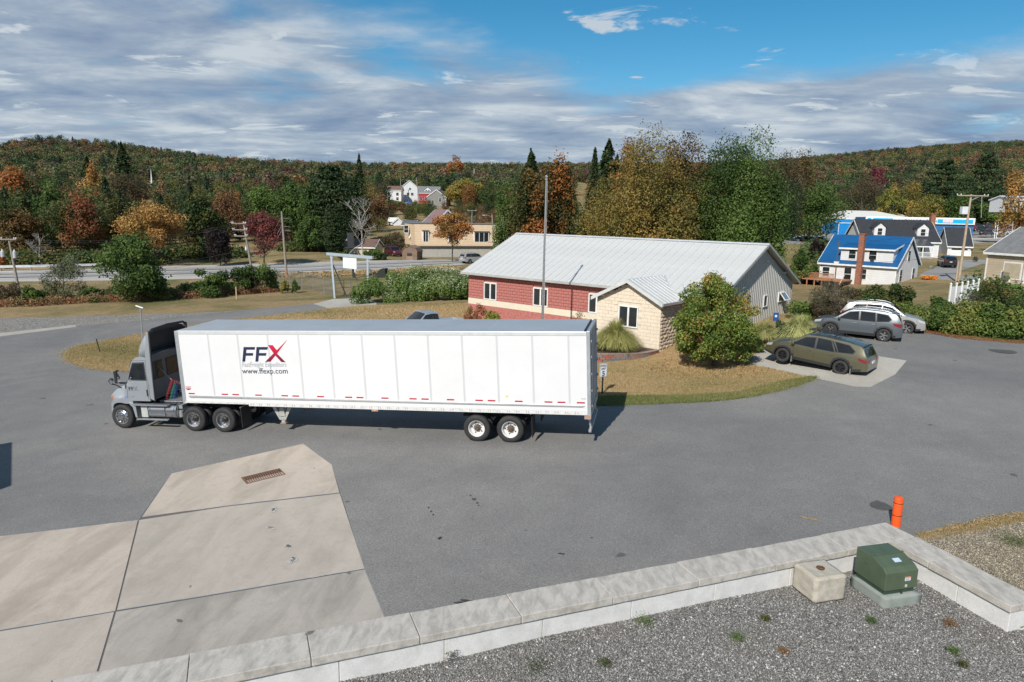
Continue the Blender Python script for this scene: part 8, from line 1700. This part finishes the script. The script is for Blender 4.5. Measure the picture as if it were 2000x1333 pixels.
def forest(name, pts, hs, ws, idx, tint, col_):
    me = bpy.data.meshes.new(name); me.from_pydata([tuple(p) for p in pts], [], []); n = len(pts)
    a = me.attributes.new('scl', 'FLOAT_VECTOR', 'POINT'); a.data.foreach_set('vector', np.c_[ws, ws, hs].astype(np.float32).reshape(-1)); a = me.attributes.new('idx', 'INT', 'POINT'); a.data.foreach_set('value', idx.astype(np.int32))
    a = me.attributes.new('rot', 'FLOAT_VECTOR', 'POINT'); a.data.foreach_set('vector', np.c_[np.zeros(n), np.zeros(n), RNG.uniform(0, 6.28, n)].astype(np.float32).reshape(-1)); a = me.attributes.new('tint', 'FLOAT_COLOR', 'POINT'); a.data.foreach_set('color', np.c_[tint, np.ones(n)].astype(np.float32).reshape(-1))
    ng = bpy.data.node_groups.new(name+'_nodes', 'GeometryNodeTree'); ng.interface.new_socket('Geometry', in_out='INPUT', socket_type='NodeSocketGeometry'); ng.interface.new_socket('Geometry', in_out='OUTPUT', socket_type='NodeSocketGeometry')
    gi, go = ng.nodes.new('NodeGroupInput'), ng.nodes.new('NodeGroupOutput'); ci = ng.nodes.new('GeometryNodeCollectionInfo'); ci.inputs['Collection'].default_value = col_; ci.inputs['Separate Children'].default_value = True; ci.inputs['Reset Children'].default_value = True
    ip = ng.nodes.new('GeometryNodeInstanceOnPoints'); ip.inputs['Pick Instance'].default_value = True
    def na(nm_, ty): q = ng.nodes.new('GeometryNodeInputNamedAttribute'); q.data_type = ty; q.inputs['Name'].default_value = nm_; return q.outputs['Attribute']
    L_ = ng.links.new; L_(gi.outputs[0], ip.inputs['Points']); L_(ci.outputs[0], ip.inputs['Instance']); L_(na('idx', 'INT'), ip.inputs['Instance Index']); L_(na('scl', 'FLOAT_VECTOR'), ip.inputs['Scale']); L_(na('rot', 'FLOAT_VECTOR'), ip.inputs['Rotation']); L_(ip.outputs[0], go.inputs[0])
    o = link(name, me); md = o.modifiers.new('scatter', 'NODES'); md.node_group = ng; return tag(o, kind='stuff')
def fpoints(D0, D1, step, seed, x0=-260, x1=2260, keep=None):
    g = np.random.default_rng(seed); out = []; D = D0
    while D < D1:
        s = step*(D/D0)**.35; xs_ = np.arange((x0-1000)/FPX*D, (x1-1000)/FPX*D, s); xx = xs_+g.uniform(-.45, .45, len(xs_))*s; yy = D+g.uniform(-.45, .45, len(xs_))*s; out.append(np.c_[xx, yy]); D += s*.9
    P = np.concatenate(out); px = 1000+P[:, 0]/P[:, 1]*FPX/cos(PITCH)*.985; k = keep(px, P[:, 1], g); return P[k]
def keep_mid(px, D, g):
    k = np.ones(len(px), bool)
    lim = np.interp(px, [-300, 0, 300, 470, 640, 700, 760, 1000, 1010, 1540, 1560, 1640, 1700, 2300], [118, 118, 128, 165, 160, 175, 190, 190, 122, 122, 215, 265, 262, 290]); k &= D > lim
    k &= ~((px > 745) & (px < 885) & (D > 292) & (D < 372)); k &= ~((px > 748) & (px < 822) & (D < 238)); k &= ~((px > 820) & (px < 1000) & (D < 270) & (g.uniform(0, 1, len(px)) < .55)); k &= ~((px > 1100) & (px < 1148) & (D > 112)); k &= ~((px > 1530) & (px < 1720) & (D < 262)); k &= ~((px > 280) & (px < 314) & (D < 520))
    return k
P = fpoints(118, 380, 6.6, 5, keep=keep_mid); n = len(P); z = TZ(P[:, 0], P[:, 1])-.6
def tints(P, g, dark=1.):
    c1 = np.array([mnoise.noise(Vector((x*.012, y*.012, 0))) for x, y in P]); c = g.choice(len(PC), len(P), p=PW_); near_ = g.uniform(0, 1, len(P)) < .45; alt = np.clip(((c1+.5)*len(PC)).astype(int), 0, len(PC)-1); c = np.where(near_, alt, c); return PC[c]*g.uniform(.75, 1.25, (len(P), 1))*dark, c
g = np.random.default_rng(3); ti_, ci_ = tints(P, g); idx = g.choice(8, n, p=[.2, .2, .12, .15, .15, .07, .06, .05]); con = idx >= 5; ti_[con] = np.array([.032, .055, .022])*g.uniform(.7, 1.3, (con.sum(), 1)); h = g.uniform(8, 14, n); h[con] *= 1.15; w = np.where(con, h*.6, h*g.uniform(.75, 1.05, n))
pxm = 1000+P[:, 0]/P[:, 1]*FPX; h *= np.where((pxm > 1000) & (pxm < 1550), .9, 1.); lo_ = (pxm > 740) & (pxm < 1000) & (P[:, 1] < 300); h[lo_] = np.minimum(h[lo_], g.uniform(4.5, 6.5, lo_.sum())); w[lo_] = h[lo_]*1.05
near_spire = np.abs(pxm-297) < 16+5.5*FPX/P[:, 1]; _hm = np.array([at(297, 376, d_)[2] for d_ in P[:, 1]])-z; h[near_spire] = np.clip(np.minimum(h, _hm)[near_spire], 2.5, 14); w[near_spire] = np.minimum(w[near_spire], h[near_spire]*1.1)
forest('valley_woodland', np.c_[P, z], h, w, idx, ti_, c_mid)
def keep_far(px, D, g):
    k = np.ones(len(px), bool); k &= ~((px > 1102) & (px < 1146) & (D < 640)); k &= ~((px > 284) & (px < 312) & (D > 440) & (D < 530)); k &= ~((px > 740) & (px < 885) & (D < 395)); return k
P = fpoints(372, 1420, 9.0, 9, keep=keep_far); n = len(P); z = TZ(P[:, 0], P[:, 1])-1; g = np.random.default_rng(4); ti_, ci_ = tints(P, g, 1.28); gm = ti_.mean(1, keepdims=True); ti_ = gm+(ti_-gm)*.82; idx = g.choice(8, n, p=[.22, .2, .12, .17, .15, .07, .04, .03]); con = idx >= 5; ti_[con] = np.array([.048, .072, .040])*g.uniform(.7, 1.2, (con.sum(), 1)); h = g.uniform(9, 15, n)*1.05; w = np.where(con, h*.7, h*g.uniform(.95, 1.35, n)); px_f = 1000+P[:, 0]/P[:, 1]*FPX; ns_ = (np.abs(px_f-297) < 34) & (P[:, 1] < 530); h[ns_] = np.minimum(h[ns_], 7)  # faint haze put into the colour: far tints lightened and desaturated
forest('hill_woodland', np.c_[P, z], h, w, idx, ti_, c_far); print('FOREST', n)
# low scrub filling the ground under the near trees beyond the highway
def scrub(name, rects, n, leaf, col):
    Cs = []
    for (x0, x1, y0, y1) in rects:
        k = n//len(rects); 
        for _ in range(k//60):
            px, py = random.uniform(x0, x1), random.uniform(y0, y1); q = gp(px, py); r = random.uniform(.8, 2.0); d = RNG.normal(0, 1, (60, 3)); d /= np.linalg.norm(d, axis=1)[:, None]; d[:, 2] = abs(d[:, 2]); Cs.append(np.array(q)+d*r*np.array([1.3, 1.3, 1.]))
    C = np.concatenate(Cs); n = len(C); return tag(link(name, leafmesh(name, C, np.tile([0, -.3, .8], (n, 1)), leaf, np.c_[np.repeat(RNG.uniform(0, .7, n//60), 60)+RNG.uniform(0, .3, n), RNG.uniform(.2, 1, n)], lmat(col))), kind='stuff')
scrub('roadside_scrub', [(-40, 330, 508, 520), (330, 470, 500, 506), (560, 660, 488, 492)], 26000, .5, 'greenmix')
scrub('valley_scrub', [(1570, 1640, 480, 520), (1660, 1700, 470, 480), (1900, 1990, 560, 610)], 9000, .35, 'green')
# ------------------------------------------------------------------ lawn blades, gravel, weeds
def blades(name, poly_px, n, hgt, wid, col, rect=None, dens=None):
    poly = [W2(p) for p in poly_px]; A_ = np.array(poly); x0, y0 = A_.min(0); x1, y1 = A_.max(0); X = RNG.uniform(x0, x1, n*3); Y = RNG.uniform(y0, y1, n*3); k = inpoly(X, Y, poly); X, Y = X[k][:n], Y[k][:n]; n = len(X); Z = TZ(X, Y)
    cl = .5+.5*np.sin(X*1.3+np.sin(Y*1.7)*2)*np.cos(Y*.9+np.sin(X*.7)); a = RNG.uniform(0, 6.28, n); H = hgt*RNG.uniform(.4, 1.2, n)*(.6+.6*cl); dx, dy = np.cos(a)*wid, np.sin(a)*wid; lx, ly = RNG.normal(0, .5, n)*H, RNG.normal(0, .5, n)*H
    V = np.empty((n, 3, 3)); V[:, 0] = np.c_[X-dx, Y-dy, Z-.01]; V[:, 1] = np.c_[X+dx, Y+dy, Z-.01]; V[:, 2] = np.c_[X+lx, Y+ly, Z+H]
    me = bpy.data.meshes.new(name); me.vertices.add(n*3); me.vertices.foreach_set('co', V.reshape(-1)); me.loops.add(n*3); me.loops.foreach_set('vertex_index', np.arange(n*3, dtype=np.int32)); me.polygons.add(n); me.polygons.foreach_set('loop_start', np.arange(0, n*3, 3, dtype=np.int32)); me.polygons.foreach_set('loop_total', np.full(n, 3, dtype=np.int32)); me.update(calc_edges=True)
    ca = me.color_attributes.new('leaf', 'FLOAT_COLOR', 'POINT'); cc = np.ones((n, 3, 4), np.float32); big2 = .5+.5*np.sin(X*.35+1)*np.sin(Y*.5+X*.2); cc[:, :, 0] = np.clip(big2*.45+RNG.uniform(0, .55, n), 0, 1)[:, None]; cc[:, :, 1] = RNG.uniform(.2, 1, n)[:, None]; ca.data.foreach_set('color', cc.reshape(-1)); me.materials.append(lmat(col)); return tag(link(name, me), kind='stuff')
blades('lawn_grass', [(1150, 791), (1165, 715), (1290, 690), (1320, 640), (1500, 612), (1545, 660), (1480, 690), (1470, 712), (1590, 738), (1520, 763), (1430, 780), (1300, 788)], 150000, .065, .009, 'lawnblade')
blades('island_grass', [(124, 694), (140, 680), (178, 671), (230, 661), (290, 650), (290, 735), (235, 726), (165, 718), (135, 708)], 60000, .075, .010, 'lawnblade')
blades('kerb_grass', [('w', *q) for q in inset([W2(p) for p in strip], -.10)], 34000, .10, .012, 'greenblade')
blades('back_lawn_grass', [(448, 626), (600, 609), (708, 597), (905, 592), (915, 630), (448, 632)], 26000, .10, .02, 'lawnblade')
def ragged(name, line, n, h_, col, w_=.30):
    P = [gp(*p) for p in line]; seg = np.array([(b-a).length for a, b in zip(P[:-1], P[1:])]); i = RNG.choice(len(seg), n, p=seg/seg.sum()); f = RNG.uniform(0, 1, n); A = np.array([tuple(p) for p in P]); p = A[i]+(A[i+1]-A[i])*f[:, None]; k = 1+.8*np.sin(p[:, 0]*3.1)*np.sin(p[:, 1]*2.3+p[:, 0]); p[:, :2] += RNG.normal(0, w_, (n, 2))*.5*k[:, None]; z = TZ(p[:, 0], p[:, 1])+RNG.uniform(0, h_, n)
    return tag(link(name, leafmesh(name, np.c_[p[:, :2], z], np.tile([0, -.4, .8], (n, 1)), .07, np.c_[RNG.uniform(0, 1, n), RNG.uniform(.2, 1, n)], lmat(col), asp=.2)), kind='stuff')
ragged('island_edge', crom([(250, 727), (205, 724), (165, 718), (135, 708), (124, 694), (140, 680), (178, 671), (230, 661), (290, 650), (350, 640), (448, 626), (520, 618), (600, 609)]), 9000, .07, 'lawnblade')
ragged('lawn_edge', crom([(1590, 738), (1560, 751), (1510, 765), (1430, 780), (1300, 788), (1165, 792)]), 7000, .07, 'greenblade', .22)
ragged('gravel_edge', crom([(1795, 1046), (1900, 1025), (2000, 1006)]), 3500, .05, 'straw', .14)
blades('verge_grass', [(1795, 1046), (1900, 1025), (2000, 1006), (2050, 1003), (2050, 1022), (2000, 1020), (1900, 1040), (1800, 1058)], 9000, .07, .006, 'straw' )
def stones(name, n, px_rect, zfun, rng_, cols, poly=None, zadd=0.):
    x0, x1, y0, y1 = px_rect; X = []; 
    P0 = np.array([onz(random.uniform(x0, x1), random.uniform(y0, y1), ZY)[:2] for _ in range(n)]); k = inpoly(P0[:, 0], P0[:, 1], poly); P0 = P0[k]; n = len(P0); s = RNG.uniform(*rng_, n)*(1+.8*(RNG.uniform(0, 1, n) < .05)); Zz = zfun(P0)
    oc_ = np.array([(1, 0, 0), (0, 1, 0), (-1, 0, 0), (0, -1, 0), (0, 0, .8), (0, 0, -.8)]); V = oc_[None]*s[:, None, None]*RNG.uniform(.6, 1.25, (n, 6, 1)); a = RNG.uniform(0, 6.28, n); ca_, sa_ = np.cos(a), np.sin(a); Vx = V[:, :, 0]*ca_[:, None]-V[:, :, 1]*sa_[:, None]; Vy = V[:, :, 0]*sa_[:, None]+V[:, :, 1]*ca_[:, None]
    V = np.stack([Vx+P0[:, 0:1], Vy+P0[:, 1:2], V[:, :, 2]+Zz[:, None]+s[:, None]*.25], -1); F = np.array([(0, 1, 4), (1, 2, 4), (2, 3, 4), (3, 0, 4), (1, 0, 5), (2, 1, 5), (3, 2, 5), (0, 3, 5)]); FF = (F[None]+np.arange(n)[:, None, None]*6).reshape(-1, 3)
    me = bpy.data.meshes.new(name); me.vertices.add(n*6); me.vertices.foreach_set('co', V.reshape(-1)); m_ = len(FF); me.loops.add(m_*3); me.loops.foreach_set('vertex_index', FF.reshape(-1).astype(np.int32)); me.polygons.add(m_); me.polygons.foreach_set('loop_start', np.arange(0, m_*3, 3, dtype=np.int32)); me.polygons.foreach_set('loop_total', np.full(m_, 3, dtype=np.int32)); me.update(calc_edges=True)
    ca = me.color_attributes.new('leaf', 'FLOAT_COLOR', 'POINT'); cc = np.ones((n, 6, 4), np.float32); cc[:, :, 0] = RNG.uniform(0, 1, n)[:, None]**1.6; cc[:, :, 1] = RNG.uniform(0, 1, n)[:, None]; ca.data.foreach_set('color', cc.reshape(-1)); G_.setdefault(cols[0], cols[1]); me.materials.append(leafmat('stone_'+name, cols[1], 0.)); return tag(link(name, me), kind='stuff')
yp = [W2(p) for p in yard]
stones('gravel_stones', 66000, (560, 2000, 1120, 1333), yz, (.010, .021), ('gs', [(.14, .137, .132), (.20, .196, .188), (.27, .262, .25), (.42, .41, .39)]), yp)
vp_ = [W2(p) for p in verge_px]; 
def vz(p): return TZ(p[:, 0], p[:, 1])
_o = ZY; ZY2 = ZY; 
stones('verge_stones', 16000, (1780, 2020, 1000, 1230), vz, (.010, .02), ('vs', [(.2, .17, .12), (.30, .26, .19), (.42, .38, .3)]), vp_)
wl = [((1048, 1310), 'reddish green weed clump below the fourth wall block', 'greenmix', .22), ((1258, 1218), 'low green weed growing at the wall foot near the middle', 'bright', .16), ((1440, 1250), 'small green weed patch in the open gravel', 'bright', .13), ((1180, 1300), 'sparse olive weed in the gravel', 'greenmix', .12), ((882, 1285), 'dry grey tuft at the wall foot', 'twig', .14), ((1700, 1215), 'small weed just below the equipment pad', 'green', .1),
      ((1855, 1222), 'brownish weed between the pad and right wall', 'rust', .13), ((1530, 1275), 'tiny reddish weed in the right gravel', 'rust', .09), ((1862, 1275), 'pair of small bright green weeds at lower right', 'bright', .10), ((1495, 1212), 'tiny reddish-green weed left of the stained block', 'greenmix', .08), ((1940, 1145), 'big green weed patch on the sandy verge', 'bright', .0), ((1985, 1060), 'dark green weed patch at the right edge of the verge', 'green', .0), ((1880, 1300), 'small olive weed at the bottom right', 'greenmix', .09)]
for (px, py), lb, cl_, hh in wl:
    q = Vector(onz(px, py, ZY+.01)) if hh else gp(px, py); n = 420 if hh else 1500; s_ = max(hh, .09); sp__ = s_*.55 if hh else .24
    c = np.c_[RNG.normal(0, sp__, n), RNG.normal(0, sp__, n), RNG.uniform(0, s_, n)]; o = link('weed', leafmesh('weed', c, np.tile([0, 0, 1.], (n, 1)), .035, np.c_[RNG.uniform(0, 1, n), RNG.uniform(.3, 1, n)], lmat(cl_), asp=.3)); o.location = q; tag(o, lb, 'weed')
# ------------------------------------------------------------------ unseen trailer-shaped box added past the left edge to shadow the lot
sA, sB = gp(34, 862), gp(35, 946); hz_ = 3.9; dsp = Vector((cos(SUN_AZ), sin(SUN_AZ), 0))*(hz_/math.tan(SUN_EL)); cA, cB = sA-dsp, sB-dsp; ux = (cA-cB); wB = ux.length; ux.normalize(); lx = Vector((ux.y, -ux.x, 0)); lx = lx if lx.x < 0 else -lx
o_ = cB.copy(); o_.z = tz(o_.x, o_.y); fr_ = frame(o_, ux); bt = empty('shadow_caster', mat=fr_, label='unseen trailer-shaped white box added past the left edge to shadow the lot', cat='trailer')
s_ = 1 if (fr_.to_3x3() @ Vector((0, 1, 0))).dot(lx) > 0 else -1
mb = MB(); mb.box(0, wB, min(0, s_*9), max(0, s_*9), 1.1, hz_); mb.build('body', mt_tw, bt)
mb = MB(); mb.box(.5, wB-.5, min(s_*.5, s_*8.5), max(s_*.5, s_*8.5), .85, 1.1); mb.build('chassis_frame', mt_dk, bt)
for i in (1.6, 2.9):
    for x in (.14, wB-.14): mb = MB(); mb.lathe([(x-.13, 0), (x-.13, .48), (x+.13, .48), (x+.13, 0)], 'x', 24, (0, s_*i, .48)); mb.build('wheel', mt_tyre, bt)
mb = MB(); mb.bar((.5, s_*7.5, .9), (.5, s_*7.5, 0), .12).bar((wB-.5, s_*7.5, .9), (wB-.5, s_*7.5, 0), .12); mb.build('landing_leg', mt_steel, bt)['kind'] = 'stuff'
# ------------------------------------------------------------------ last pass: joined tiny trim is stuff
for o in bpy.data.objects:
    n = o.name.split('.')[0]
    for k in ('_L', '_top'):
        if k in o: del o[k]
    if o.parent and n in ('door_seam', 'rivet', 'hinge', 'seam_strip', 'lock_rod', 'running_gear', 'top_rail', 'bottom_rail', 'side_skirt', 'roof', 'rear_guard', 'front_frame', 'strap', 'step', 'step_hanger', 'roof_rack', 'frame', 'border', 'rib', 'roof_seam', 'chassis', 'base_trim', 'twigs', 'rail_mesh', 'flat_patch', 'rake_trim', 'rear_frame') and o.type == 'MESH': o['kind'] = 'stuff'
